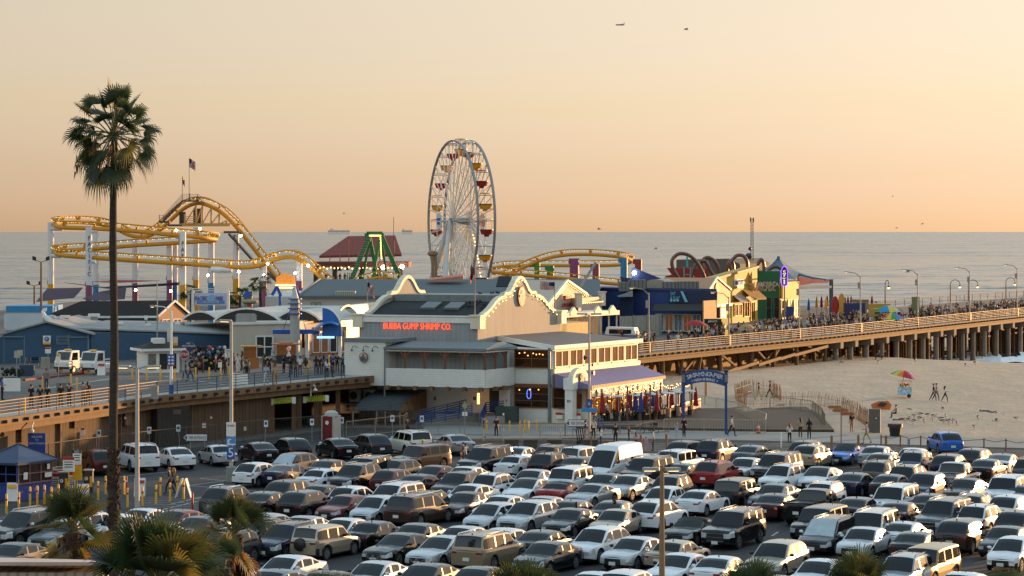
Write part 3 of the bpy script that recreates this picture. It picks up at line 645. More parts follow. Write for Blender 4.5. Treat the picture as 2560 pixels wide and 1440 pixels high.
for base, nm in ((M0, 'gable_parapet'), (L0, 'gable_parapet')):
    mb = MB(); mb.prism([z3(base + r_ * s, z) for s, z in PF] + [z3(base + r_ * 15.3, 7.2), z3(base, 7.2)], l_ * .35 if base is M0 else l_ * -.35)
    mb.v = [tuple(V(p) + (-l_ * .03 if base is M0 else l_ * .03)) for p in mb.v]; part(nm, mb, boards2, rest)
    mb = MB()
    for (s, z), (s2, z2) in zip(PF[1:-1], PF[2:-1]): mb.bar(z3(base + r_ * s, z - .12) + (l_ * .15 if base is M0 else -l_ * .15), z3(base + r_ * (s2 + .03), z2 - .12) + (l_ * .15 if base is M0 else -l_ * .15), .55, .3)
    part('parapet_trim', mb, cream, rest)
mb = MB(); acc = 0
for (s, z), (s2, z2) in zip(PF[1:-1], PF[2:-1]):
    a, b_ = z3(M0 + r_ * s, z - .42) - l_ * .22, z3(M0 + r_ * s2, z2 - .42) - l_ * .22; n = max(1, int((b_ - a).length / .42))
    for i in range(n): mb.ell(a.lerp(b_, i / n), .05, 6, 4)
part('bulb_string', mb, bulb, rest)
mb = MB(); sec = [(.3, 8.9), (1.2, 9.35), (2.4, 9.9), (3.6, 10.3), (4.9, 10.55)]; sec = sec + [(15.3 - s, z) for s, z in reversed(sec)]
for (s, z), (s2, z2) in zip(sec, sec[1:]):
    a, b_ = M0 + r_ * s + l_ * .4, M0 + r_ * s2 + l_ * .4; mb.add([z3(a, z), z3(b_, z2), z3(b_ + l_ * 10.7, z2), z3(a + l_ * 10.7, z)], [[0, 1, 2, 3]], 0, True)
part('roof', mb, roofdark, rest)
mb = MB(); a = M0 + r_ * 4.9 + l_ * .6; mb.foot([a, a + r_ * 5.5, a + r_ * 5.5 + l_ * 10.3, a + l_ * 10.3], 10.0, 11.15); part('roof_monitor', mb, M('monitor_grey', '6d7576', .7, var=.2), rest)
for t_, s in ((3.0, 2.2), (5.4, 2.3)):
    mb = MB(); a = M0 + l_ * t_ + r_ * s; mb.obox(z3(a, 9.85), l_ * 1.5, r_ * 1.3 + UP * .5, UP * .2); part('skylight', mb, M('skylight', '4c5354', .3), rest)
mb = MB(); mb.obox(z3(M0 - l_ * .3 - r_ * .15, 8.75), L0 - M0 + l_ * .6, r_ * .5, UP * .55); mb.obox(z3(M0 - l_ * .4 - r_ * .25, 9.3), L0 - M0 + l_ * .8, r_ * .6, UP * .1); part('cornice', mb, white, rest)
for p in (M0, L0 - l_ * -.0, N0, K0):
    mb = MB(); s = -1 if p in (M0, L0) else -0; mb.obox(z3(p - l_ * .45 - r_ * (.35 if s else .55), 8.25), l_ * .95, r_ * .95, UP * 1.1); mb.obox(z3(p - l_ * .55 - r_ * (.45 if s else .65), 9.35), l_ * 1.15, r_ * 1.15, UP * .16); part('corner_pillar', mb, cream if p is not L0 else white, rest)
neon = M('orange_neon', 'ff5a2a', .4, var=0, emit=1.8, ecol='ff4a20')
c = (M0 + L0) / 2 - (M0 - L0).normalized() * .05; c = M0 + l_ * 5.75 - r_ * .12
TOFF = -.022; mb = MB(); mb.text('BUBBA GUMP SHRIMP CO.', z3(c, 8.42), -l_, UP, .55, .05, width=6.6); part('neon_lettering', mb, neon, rest)
TOFF = 0
def badge(c, right, R_, th, w=.8):
    """round timber badge with a pictured hat and boat shape"""
    n = V(right).cross(UP); mb = MB(); pts = [z3(c, c.z) + V(right) * (R_ * w * math.cos(a)) + UP * (R_ * math.sin(a) * (1.15 if math.sin(a) < 0 else 1)) for a in [2 * math.pi * i / 20 for i in range(20)]]
    mb.prism(pts, n * .12, 0); f = lambda s, off: [V(c) + (p - V(c)) * s + n * off for p in pts]
    mb.add(f(.84, .124), [list(range(20))], 1); mb.add(f(.8, .128)[10:], [list(range(10))], 2)
    mb.obox(V(c) - V(right) * R_ * .2 + n * .126 + UP * R_ * .3, V(right) * R_ * .4, n * .03, UP * R_ * .35, 3); mb.obox(V(c) - V(right) * R_ * .35 + n * .126 + UP * R_ * .22, V(right) * R_ * .7, n * .03, UP * R_ * .1, 3)
    mb.obox(V(c) - V(right) * R_ * .72 * w + n * .13 - UP * R_ * .12, V(right) * R_ * 1.44 * w, n * .03, UP * R_ * .26, 0)
    part('badge', mb, [M('badge_rim', '7c4a2c', .5), M('badge_field', 'b9b2a4', .5), M('badge_sea', '24486e', .5), M('badge_hat', '6b3a26', .5)], th)
badge(z3(M0 + r_ * 7.65 - l_ * .1, 11.05), r_, .85, rest, .75)
badge(z3(A0 + dA * 1.95, 5.85) + V((-.05, -.1, 0)), dA, .42, rest, .95)
mb = MB(); mb.foot([A0, A1, A1 + r_ * 4.6, A0 + r_ * 4.6], 3.35, 7.2); part('wall', mb, siding, rest)
mb = MB(); mb.foot([A0 - dA * .15 - r_ * .15, A1 + dA * .7 - r_ * .15, A1 + dA * .7 + r_ * 4, A0 - dA * .15 + r_ * 4], 7.2, 7.5); part('flat_roof', mb, M('slate_trim', '687071', .7), rest)
for t_ in (.9, 2.0, 2.9):
    mb = MB(); p = z3(A0 + dA * t_, 6.7); n = V((-.35, -.936, 0)); mb.tube([p + dA * .35 + n * .02, p + dA * .3 + n * .35 + UP * .15, p + dA * .1 + n * .4 + UP * .1, p + n * .4 - UP * .15], .03, 5); mb.lathe(p + n * .4 - UP * .32, [(.12, 0), (.09, .08), (.03, .18)], 8); part('gooseneck_lamp', mb, dark_steel, rest)
mb = MB(); Bk = [A1, Q0, Q1, Q1 + l_ * 2, A1 + r_ * 3]; mb.foot(Bk, 3.3, 3.45); part('balcony_floor', mb, timber, rest)
mb = MB(); mb.wall(A1, Q0, 3.35, 4.93, .16); mb.wall(Q0, Q1, 3.35, 4.93, .16); part('balcony_parapet', mb, siding, rest)
mb = MB(); mb.wall(A1, Q0, 6.42, 6.62, .18); mb.wall(Q0, Q1, 6.42, 6.62, .18); part('eave_beam', mb, white, rest)
mb = MB(); o = -r_ * .3; mb.prism([z3(A1 + o, 6.62), z3(Q0 + o + dA * .3, 6.62), z3(Q1 + dA * .3, 6.62), z3(Q1 - dA * 1, 7.05), z3(Q0 + r_ * 3 - dA * .5, 7.05), z3(A1 + r_ * 3, 7.05)], (0, 0, .16)); part('balcony_roof', mb, M('slate_trim', '687071', .7), rest)
mb = MB(); a, b_ = A1 + r_ * 1.9, Q0 + r_ * 1.9 - dA * 1.2; mb.wall(a, b_, 3.4, 6.62, .15); mb.wall(b_, b_ + r_ * 4, 3.4, 6.62, .15); part('wall', mb, boards, rest)
n = V((-.35, -.936, 0))
for px in (1013, 1062, 1112, 1162, 1213, 1238, 1262):
    if px < 1213: k = (px - 1280) / F; t_ = (A1.x - k * A1.y) / (k * dA.y - dA.x); p, d = A1 + dA * t_, dA
    else: k = (px - 1280) / F; t_ = (Q0.x - k * Q0.y) / (k * r_.y - r_.x); p, d = Q0 + r_ * max(0, t_), r_
    mb = MB(); mb.bar(z3(p, 4.93), z3(p, 6.42), .2, .2)
    for s in (1, -1):
        if px == 1213 and s > 0: continue
        mb.bar(z3(p, 5.95), z3(p + d * s * .5, 6.4), .1, .12)
    part('braced_post', mb, brownw, rest)
for t_ in (.3, 1.3, 2.7, 4.1, 5.5, 6.9, 8.3):
    mb = MB(); mb.box(z3(A1 + dA * t_ * 1.1 + n * .1, 3.05), (.28, .6, .36), R(-20)); part('joist_end', mb, timber, rest)
for t_ in (1.4, 2.9):
    mb = MB(); mb.box(z3(Q0 + r_ * t_ + v_ * .1, 3.05), (.28, .6, .36), R(60)); part('joist_end', mb, timber, rest)
mb = MB(); mb.tube([z3(A1 + n * .12, 6.6), z3(A1 + n * .12, 2.4)], .07, 6); mb.tube([z3(A1 + n * .2, 6.62), z3(Q0 + n * .25, 6.62), z3(Q1 + v_ * .3, 6.62)], .08, 6); mb.tube([z3(B0 - v_ * .1 - r_ * .25, 6.7), z3(B0 - v_ * .1 - r_ * .25, .1)], .13, 8); part('gutter', mb, M('gutter_grey', '6f7a80', .5, .3), rest)
wl = B0 + l_ * 17
mb = MB(); mb.foot([B0, C0, C0 + l_ * 7.4, B0 + l_ * 7.4 + r_ * 4, B0 + l_ * 3.6 + r_ * .2], 0, 6.62); part('wall', mb, siding, rest)
mb = MB(); mb.wall(B0 + l_ * 3.4 + r_ * .5, wl + r_ * .5, 0, 3.34, .2); part('wall', mb, siding, rest)
wfr = M('window_wood', '6b3a1e', .5, var=.1); gold = M('amber_window_glass', '2e1a0a', .1, 0, var=.9, scale=1.6, spec=.7); amber = M('amber_glass_painted_glow', '3a2410', .1, 0, var=.9, scale=1.6, spec=.7, emit=.13, ecol='ff9a3a')  # amber: emission adds the right face's gold sun glare to its interior light
wb = B0 + l_ * 3.45
window(rest, wb, B0 + l_ * .25, 4.95, 6.5, 2, 2, wfr, gold); window(rest, wb, B0 + l_ * .25, 1.42, 3.2, 2, 3, wfr, gold)
mb = MB(); mb.wall(wb + n * .06, B0 + n * .06, 3.22, 3.5, .16); part('lintel_beam', mb, wfr, rest)
lw = M('interior_light', 'ffb45a', .5, var=0, emit=2)
for (t_, z) in ((3.0, 6.2), (2.5, 6.25), (2.2, 6.0), (1.7, 6.2), (1.4, 6.1), (1.1, 6.15), (.8, 6.1), (3.0, 2.95), (2.0, 3.0), (1.2, 3.0)):
    mb = MB(); mb.ell(z3(B0 + l_ * t_ + n * .1, z), .06, 6, 4); part('lamp', mb, lw, rest)
mb = MB(); p = z3(B0 + l_ * 2.1 + n * .11, 2.6); mb.tube([p + dA * .2 * math.cos(a) * (1 if abs(math.sin(a)) > .3 else .9) + UP * .42 * math.sin(a) for a in [2 * math.pi * i / 14 for i in range(15)]], .02, 5); part('neon_ring', mb, M('blue_neon', '5a7dff', .4, var=0, emit=2), rest)
mb = MB(); mb.prism([z3(B0 + v_ * .35 - r_ * .3, 6.7), z3(C0 + v_ * .35 + r_ * .2, 6.7), z3(N0 + r_ * .3, 7.3), z3(M0 + r_ * 3.7, 7.3)], (0, 0, .2)); part('lean_to_roof', mb, roofgrey, rest)
mb = MB(); mb.bar(z3(B0 + v_ * .4 - r_ * .34, 6.72), z3(M0 + r_ * 3.6, 7.3), .14, .42); mb.bar(z3(B0 + v_ * .42 - r_ * .34, 6.74), z3(C0 + v_ * .42 + r_ * .2, 6.74), .14, .36); part('fascia', mb, white, rest)
for i in range(6): window(rest, B0 + r_ * (.5 + i * 2.68), B0 + r_ * (2.95 + i * 2.68), 4.95, 6.42, 2, 1, cream, amber, w=.16, out=.07)
mb = MB(); mb.wall(B0 + v_ * .15, C0 + v_ * .15, 4.45, 4.86, .3); mb.wall(B0 + v_ * .04, C0 + v_ * .04, 6.42, 6.6, .14); part('trim_band', mb, cream, rest)
aw = M('blue_awning', '746e92', .75, var=.08)
mb = MB(); a, b_, c_, d_ = z3(B0 + v_ * .32, 4.44), z3(C0 + v_ * .32, 4.44), z3(C0 + v_ * 3.2 - r_ * .5, 3.55), z3(B0 + v_ * 4, 3.5); mb.add([a, b_, c_, d_], [[0, 1, 2, 3]]); mb.add([a, d_, d_ - UP * .3, z3(B0 + v_ * .32, 3.2)], [[0, 1, 2, 3]]); mb.add([d_, c_, c_ - UP * .28, d_ - UP * .28], [[0, 1, 2, 3]], 1)
part('awning', mb, [aw, M('awning_valance', 'a8947a', .7)], rest)
Bl, Cl = B0 + v_ * 3.6 + r_ * .6, C0 + v_ * 2.9 - r_ * .7
mb = MB(); mb.wall(Bl, Cl, .1, .95, .15); mb.wall(Bl, Cl, 3.05, 3.3, .2); mb.wall(B0, Bl, 0, 1.4, .15); part('wall', mb, cream, rest)
for i in range(7):
    window(rest, Bl.lerp(Cl, i / 7 + .01), Bl.lerp(Cl, (i + 1) / 7 - .01), .95, 3.05, 2, 3, wfr if i < 5 else cream, amber, w=.1)
window(rest, B0 + v_ * .2, B0 + v_ * 1.7, 1.42, 3.2, 1, 2, wfr, gold)
mb = MB()
for i in range(30):
    a = Bl.lerp(Cl, i / 30) + v_ * .12; b_ = Bl.lerp(Cl, (i + 1) / 30) + v_ * .12; k1, k2 = random.uniform(-.08, .08), random.uniform(-.08, .08)
    mb.add([z3(a + v_ * k1, 2.45), z3(b_ + v_ * k2, 2.45), z3(b_ + v_ * k1, 3.1), z3(a + v_ * k2, 3.1)], [[0, 1, 2, 3]], 0, True)
part('plastic_blind', mb, M('clear_plastic', 'cfc4ae', .18, .1, var=.2, spec=.8, bump=.5, bscale=3), rest)
mb = MB()
for k in range(30): mb.ell(z3(Bl.lerp(Cl, random.random()) + v_ * random.uniform(.2, .6), random.uniform(1.7, 2.9)), .035, 5, 4)
part('bulb_string', mb, bulb, rest)
p0 = X(1431, 216.6); u = dA; por = thing('entrance_portal', 'white arched entrance portal numbered on its pillar beside the blue awning', 'portal', p0)
mb = MB()
for t_ in (0, 1.55): mb.obox(z3(p0 + r_ * t_ * 1.5, 0), r_ * .75, -v_ * .75, UP * 3.4); mb.obox(z3(p0 + r_ * t_ * 1.5 - r_ * .1 + v_ * .1, 3.15), r_ * .95, -v_ * .95, UP * 1.0)
part('pillar', mb, white, por)
mb = MB(); ar = [(.2, 3.3), (.2, 4.35), (.45, 4.6), (.8, 4.85), (1.5, 5.0), (2.2, 4.85), (2.6, 4.6), (2.85, 4.35), (2.85, 3.3)]; mb.prism([z3(p0 + r_ * s, z) for s, z in ar], -v_ * .5); part('arch', mb, cream, por)
badge(z3(p0 + r_ * 1.5 + v_ * .06, 4.05), r_, .5, por, .8)
mb = MB(); mb.text('301', z3(p0 - r_ * .02 - v_ * .37, 2.15), v_, UP, .22, .02); part('numerals', mb, black, por)
mb = MB(); mb.obox(z3(p0 + r_ * .8 - v_ * .3, .05), r_ * 1.5, -v_ * .1, UP * 2.6); part('door', mb, wfr, por)
can = thing('lean_to_canopy', 'dark tarpaulin lean-to canopy over the fenced yard left of the restaurant base', 'canopy', G(940, 1052))
mb = MB(); a, b_, c_, d_ = W(943, 977, 222), W(1066, 975, 221.5), W(1008, 1003, 217.5), W(902, 1003, 217.5); e, f = W(883, 1027, 215.5), W(1000, 1027, 215.5)
mb.prism([a, b_, c_, d_], (0, 0, .08)); mb.prism([d_, c_, f, e], (0, 0, .06)); part('tarpaulin', mb, M('tarpaulin', '3c4143', .8, var=.2), can)
mb = MB(); mb.prism([z3(f, f.z), z3(c_, c_.z), z3(b_, b_.z), z3(b_, 1.2), z3(f, 1.2)], v_ * .05); part('side_boarding', mb, timber, can)
for px in (883, 942, 963, 1000):
    mb = MB(); p = W(px, 1027, 215.6); mb.bar(z3(p, 0), p, .08); part('post', mb, steel, can)
for px in (880, 917):
    t = thing('air_conditioner', 'boxy outdoor air conditioning unit under the white wall' + (', nearest the pier' if px == 880 else ', beside the tarpaulin'), 'air conditioner', W(px + 10, 1010, 221.5), group='air conditioners under the restaurant')
    p = W(px + 8, 1005, 221.5); mb = MB(); mb.box(p, (.95, .4, 1.15), R(-20)); part('case', mb, M('ac_case', '8f8f88', .6), t); mb = MB(); mb.lathe(p + V((-.12, -.28, .6)), [(.36, 0), (.36, .03), (.1, .06)], 14, axis=(-.35, -.936, 0)); part('fan', mb, black, t)
mb = MB(); mb.box(W(900, 1012, 221), (3, .9, .1), R(-20)); part('shelf', mb, steel, rest)
pd = B0 + l_ * 4.6; mb = MB(); mb.wall(pd + l_ * .35 - r_ * .0 + n * .0, pd + l_ * 1.25, .9, 3.0, .2); part('doorway', mb, black, rest)
mb = MB(); mb.obox(z3(pd + l_ * .3 + n * .1, .9), dA * 1.1 + n * .2, n * .06, UP * 2.05); dr = part('door', mb, white, rest); mb = MB(); mb.box(z3(pd + l_ * -.5 + n * .45, 1.9), (.06, .08, .2)); h = part('handle', mb, black, rest); h.parent = dr
for (px, y, w) in ((1087, 1000, .22), (1187, 1000, .3)):
    mb = MB(); mb.box(W(px, y, 220.4), (w, .2, .3)); part('wall_lamp', mb, dark_steel, rest)
lit = M('sconce_glow', 'ffb060', .5, var=0, emit=3)
mb = MB(); mb.box(W(1196, 1010, 220.2), (.22, .12, .7)); mb.box(W(1196, 990, 220.2), (.2, .12, .25)); part('wall_sconce', mb, lit, rest)
mb = MB()
for k, (c1) in enumerate(('a02020', 'a02020', '9aa0a0')):
    p = B0 + v_ * (.5 + k * .9) - r_ * .1 + n * .06; mb.obox(z3(p, .5), v_ * .7, -r_ * .03, UP * .55, 0); mb.obox(z3(p - r_ * .035, .85), v_ * .7, -r_ * .01, UP * .2, 1)
part('wall_notice', mb, [white, red], rest)
brail = M('blue_rail', '24447c', .45, .3)
def rail(name, label, pts, hts, mat, r=.04, cat='railing', step=1.4, group=None):
    t = thing(name, label, cat, pts[0], group=group); mb = MB()
    for a, b_ in zip(pts, pts[1:]):
        for h in hts: mb.bar(a + UP * h, b_ + UP * h, r * 1.6)
    part('rails', mb, mat, t)
    for a, b_ in zip(pts, pts[1:]):
        n_ = max(1, round((b_ - a).length / step))
        for i in range(n_ + (b_ is pts[-1])):
            p = a.lerp(b_, i / n_); mb = MB(); mb.bar(p, p + UP * hts[-1], r * 2); part('post', mb, mat, t)
    return t
hs = (.2, .4, .6, .8, 1.0)
rail('railing', 'blue ramp railing sloping up to the white side door', [z3(G(1045, 1068), .1), z3(G(1180, 1063), .7), z3(G(1180, 1057), .75)], hs, brail)
rail('railing', 'blue ramp handrail behind, against the white wall', [z3(G(1055, 1060), .2), z3(G(1180, 1052), 1.0)], hs, brail)
rail('railing', 'blue stair railing below the white side door', [z3(G(1200, 1070), .1), z3(G(1215, 1060), .9), z3(G(1275, 1056), .95)], hs, brail)
mb = MB(); mb.foot([G(1200, 1068), G(1275, 1062), G(1283, 1052), G(1060, 1050), G(1060, 1058), G(1195, 1057)], 0, .8); solo('ramp_landing', mb, concrete, 'grey concrete landing under the white side door', 'landing', G(1200, 1068))
t = thing('utility_cabinet', 'dark green electrical cabinet behind the grey barrier by the restaurant', 'cabinet', G(1268, 1062)); mb = MB(); mb.box(G(1268, 1062), (1.9, 1.0, 1.6), R(-15)); part('case', mb, M('cabinet_green', '2f3a34', .6), t); mb = MB(); mb.box(G(1250, 1064) + UP * .9 + V((.3, -.1, 0)), (.14, .1, .2)); part('label_plate', mb, white, t)
bluew = M('blue_clapboard', '30506a', .7, var=.1, scale=1.2, stripe=((0, 0, 1), .2, .8, .12))
bluev = M('blue_board', '345a72', .7, var=.1, stretch=(1, 1, .2), stripe=((1, .2, 0), .35, .8, .14))
flatroof = M('pale_flat_roof', '8a8a86', .9, var=.18, scale=.6)
shingle = M('dark_shingle', '28211e', .9, var=.25, scale=2, stripe=((0, 0, 1), .14, .8, .2))
trim = M('grey_blue_trim', '5c7688', .6)
def vent(px, py, Y, label, w=.7, h=.6, kind=0):
    p = W(px, py, Y); t = thing('roof_vent', label, 'roof vent', p, group='vents on the left roofs'); mb = MB(); mb.box(p, (w * .7, w * .7, h * .6), .3); part('duct', mb, steel, t)
    mb = MB(); mb.box(p + UP * h * .6, (w * 1.2, w, h * .45), .3); part('cowl', mb, white, t)
a, b_, c_, d_ = X(-60, 238), X(222, 243), X(400, 248), X(583, 258)
e0 = X(8, 240); bh = thing('blue_building', 'long blue clapboard building with low grey roof and a gabled left end', 'building', a)
back = V((0, 14, 0)); pk = X(118, 241.5)
mb = MB(); mb.prism([z3(e0, ZD), z3(b_, ZD), z3(b_, 6.95), z3(pk, 8.1), z3(e0, 6.95)], back); mb.foot([a, e0, e0 + back, a + back], ZD, 6.7); part('wall', mb, bluew, bh)
mb = MB(); mb.prism([z3(b_ + V((.1, .4, 0)), ZD), z3(d_, ZD), z3(d_, 6.25), z3(b_ + V((.1, .4, 0)), 7.1)], back * .8); part('wall', mb, bluew, bh)
mb = MB(); o = V((0, -.4, 0))
mb.prism([z3(pk + o, 8.12), z3(b_ + o + V((.5, 0, 0)), 6.85), z3(b_ + o + V((.5, 0, 0)), 7.0), z3(pk + o, 8.28), z3(e0 + o - V((.5, 0, 0)), 7.0), z3(e0 + o - V((.5, 0, 0)), 6.85)], back + V((0, 4, 0)))
mb.prism([z3(b_ + V((-1.2, -.1, 0)), 7.36), z3(d_ + V((.3, -.4, 0)), 6.26), z3(d_ + V((.3, 10, 0)), 6.9), z3(b_ + V((-1.2, 18, 0)), 7.5)], UP * .16); part('roof', mb, flatroof, bh)
for (x0, x1, y0, y1, mm, nm) in ((58, 94, 838, 865, black, 'screen'), (104, 127, 812, 839, black, 'gable_vent'), (12, 60, 856, 905, bluev, 'door'), (196, 221, 858, 905, bluev, 'door'), (172, 195, 842, 905, bluev, 'door')):
    p, q = W(x0, y0, 239.9 + x0 * .015), W(x1, y1, 239.9 + x1 * .015); mb = MB(); mb.obox((p.x, p.y, q.z), V((q.x - p.x, q.y - p.y, 0)), V((0, .1, 0)), UP * (p.z - q.z)); f = part(nm, mb, mm, bh)
window(bh, W(142, 0, 241.9), W(170, 0, 242.2), 6.0, 6.75, 1, 5, trim, black, name='louvre_window')
mb = MB()
for x0 in (9, 60, 172, 221): p = X(x0, 240 + x0 * .0138 - .06); mb.box(p + UP * ZD, (.16, .1, 2.7))
mb.bar(W(10, 842, 239.9), W(58, 842, 240.6), .12); mb.bar(W(172, 843, 242.2), W(221, 843, 242.9), .12); part('corner_trim', mb, trim, bh)
for x0, y0, w, h, kk in ((117, 851, .75, .85, 'P'),):
    mb = MB(); p = W(x0, y0 + 10, 241.2); mb.obox(p - V((w / 2, 0, 0)), V((w, 0, 0)), V((0, .05, 0)), UP * h, 0); mb.obox(p - V((w / 2, .012, 0)), V((w, 0, 0)), V((0, .01, 0)), UP * h * .25, 2)
    mb.lathe(p + UP * h * .62 - V((0, .01, 0)), [(.24, 0), (.24, .02)], 16, 1, axis=(0, -1, 0)); mb.text(kk, p + UP * h * .62 - V((0, .035, 0)), (1, 0, 0), UP, .28, .01, 0); part('parking_sign', mb, [white, blue, yellow], bh)
for q in ((88, 819, 'small'), (158, 796, 'boxy'), (230, 792, 'tall')): vent(q[0] + 5, q[1] + 8, 250, f'{q[2]} white roof vent on the blue building', w=.9 if q[2] == 'tall' else .8)
vent(295, 818, 252, 'low metal roof vent right of the palm trunk on the grey roof', .8, .5); vent(370, 822, 253, 'stubby white vent pipe on the grey roof', .45, .5); vent(365, 812, 255, 'slim white vent pipe on the grey roof', .25, .9)
mb = MB(); mb.box(W(345, 832, 252), (.9, .5, .18), .1); solo('roof_box', mb, dark_steel, 'flat dark box lying on the grey roof', 'roof box', W(345, 832, 252))
s0, s1 = X(112, 262), X(395, 264); s2 = s1 + r_ * 4.9; u2 = (s1 - s0).normalized()
sh = thing('shingled_house', 'blue board house with dark shingle roof and sunlit gable end', 'building', s0)
mb = MB(); mb.foot([s0 + u2, s1, s2, s0 + u2 + r_ * 4.9], ZD, 8.0); mb.prism([z3(s1, 8.0), z3(s2, 8.0), z3(s1.lerp(s2, .5), 9.4)], -u2 * .2); part('wall', mb, bluev, sh)
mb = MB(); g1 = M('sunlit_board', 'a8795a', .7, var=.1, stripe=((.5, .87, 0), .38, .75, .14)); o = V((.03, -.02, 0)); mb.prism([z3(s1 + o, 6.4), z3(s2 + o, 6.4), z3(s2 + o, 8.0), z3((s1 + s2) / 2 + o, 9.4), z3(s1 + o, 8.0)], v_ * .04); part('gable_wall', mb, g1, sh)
m1, m0 = (s1 + s2) / 2, s0 + r_ * 2.45 + u2 * 2.2
ro = lambda p, z: z3(p, z)
mb = MB(); ev = 7.95; f = r_ * -.4
mb.add([ro(s0 + f, ev), ro(s1 + f + u2 * .3, ev), ro(m1 + u2 * .3, 9.55), ro(m0, 9.55), ro(s2 - f + u2 * .3, ev), ro(s0 + r_ * 5.3, ev)], [[0, 1, 2, 3], [3, 2, 4, 5], [0, 3, 5]]); part('roof', mb, shingle, sh)
mb = MB(); mb.bar(ro(s1 + f + u2 * .3, ev), ro(m1 + u2 * .3, 9.53), .1, .22); mb.bar(ro(s2 - f + u2 * .3, ev), ro(m1 + u2 * .3, 9.53), .1, .22); mb.bar(ro(s0 + f, ev - .05), ro(s1 + f + u2 * .3, ev - .05), .12, .22); part('bargeboard', mb, white, sh)
for k in (.12, .5): window(sh, s1.lerp(s2, k) + v_ * .05, s1.lerp(s2, k + .28) + v_ * .05, 6.6, 7.55, 2, 2, white, gold)
t = thing('air_conditioner', 'wall-mounted air conditioner box on the sunlit gable end', 'air conditioner', W(450, 820, 259)); mb = MB(); mb.box(W(450, 826, 259), (.8, .6, .9), R(60)); part('case', mb, white, t); mb = MB(); mb.lathe(W(451, 816, 259) + v_ * .42, [(.28, 0), (.28, .02), (.1, .05)], 12, axis=v_); part('fan', mb, black, t)
t = thing('lattice_screen', 'white diagonal lattice screen standing on the blue building roof', 'fence', W(10, 822, 256)); mb = MB(); a, q = W(10, 826, 256), W(108, 782, 256); hgt = q.z - a.z; L_ = q.x - a.x
for i in range(-8, 24):
    x0 = L_ * i / 24
    for s in (1, -1):
        xa, xb = x0 if s > 0 else x0 + hgt, x0 + hgt if s > 0 else x0; pa, pb = [xa, 0], [xb, hgt]
        def clipx(p, o): 
            if p[0] < 0: k = (0 - p[0]) / (o[0] - p[0]); return [0, p[1] + (o[1] - p[1]) * k]
            if p[0] > L_: k = (L_ - p[0]) / (o[0] - p[0]); return [L_, p[1] + (o[1] - p[1]) * k]
            return p
        if max(xa, xb) <= 0 or min(xa, xb) >= L_: continue
        pa2, pb2 = clipx(pa, pb), clipx(pb, pa); mb.bar(a + V((pa2[0], .02 * s, pa2[1])), a + V((pb2[0], .02 * s, pb2[1])), .05, .02, up=V((0, 1, 0)))
part('lattice', mb, white, t); mb = MB(); mb.bar(a + UP * hgt, q, .08); mb.bar(a, a + V((L_, 0, 0)), .08)
for k in range(4): mb.bar(a + V((L_ * k / 3, .05, 0)), a + V((L_ * k / 3, .05, hgt)), .08)
part('frame', mb, steel, t)
mb = MB(); p = W(15, 786, 268); mb.foot([p, W(132, 786, 268), W(132, 786, 268) + V((0, 6, 0)), p + V((0, 6, 0))], ZD, W(15, 765, 268).z); solo('blue_shed', mb, M('bright_blue_board', '2c7fae', .6, stripe=((0, 0, 1), .25, .85, .1)), 'bright blue flat-topped shed behind the lattice screen', 'shed', p)
t = thing('sculpture', 'white curling sea creature sculpture with raised tail on the roof', 'sculpture', W(120, 815, 250)); mb = MB(); mb.tube([W(112, 770, 250), W(107, 779, 250), W(111, 789, 250), W(119, 798, 250), W(130, 804, 250), W(142, 809, 250), W(150, 811, 250)], [.06, .18, .22, .3, .28, .18, .08], 8); mb.tube([W(107, 779, 250), W(114, 775, 250), W(117, 769, 250)], [.15, .12, .03], 6); part('body', mb, white, t); mb = MB(); mb.ell(W(128, 800, 250.3), (.7, .4, .55), 8, 5); part('shell', mb, M('sculpture_grey', 'a9a9a4', .6), t)
creamw = M('cream_render', 'b9b09f', .8, var=.08, scale=.7); metalroof = M('pale_metal_roof', 'a8a49a', .45, .3, stripe=((1, .3, 0), .5, .82, .1))
k0, k1, k2 = X(578, 249), X(738, 252), X(868, 262)
cb = thing('cream_building', 'low cream rendered building with double glass doors and arched metal roofs', 'building', k0)
mb = MB(); mb.foot([k0, k1, k1 + V((2, 16, 0)), k0 + V((0, 16, 0))], ZD, 7.75); mb.foot([k1 + V((.02, 3, 0)), k2 + V((0, 4, 0)), k2 + V((0, 18, 0)), k1 + V((2, 17, 0))], ZD, 7.4); part('wall', mb, creamw, cb)
mb = MB(); mb.wall(k0 - V((0, .1, 0)), k1 - V((0, .1, 0)), 7.6, 7.85, .2); mb.bar(W(580, 838, 249.6), W(682, 836, 251), .1, .06); part('coping', mb, white, cb)
for (x0, x1, h, Y) in ((535, 700, 1.25, 257), (688, 800, 1.1, 258), (455, 545, .9, 258)):
    mb = MB(); p, q = X(x0, Y, 7.75), X(x1, Y, 7.75); n_ = 12; arc = [p.lerp(q, i / n_) + UP * h * math.sin(math.pi * i / n_) ** .8 for i in range(n_ + 1)]
    for a, b_ in zip(arc, arc[1:]): mb.add([a, b_, b_ + V((3, 10, 0)), a + V((3, 10, 0))], [[0, 1, 2, 3]], 0, True); mb.bar(a, b_, .12, .2, 1)
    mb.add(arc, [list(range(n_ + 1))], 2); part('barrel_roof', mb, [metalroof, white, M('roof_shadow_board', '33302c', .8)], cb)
window(cb, W(640, 0, 250.2) + V((0, -.02, 0)), W(682, 0, 250.7) + V((0, -.02, 0)), ZD + .05, 6.4, 2, 2, white, M('door_glass', '2b3331', .1, var=0), w=.16, name='double_door')
window(cb, X(750, 255) + V((0, 0, 0)), X(760, 255.5), 5.0, 6.6, 1, 1, wfr, gold)
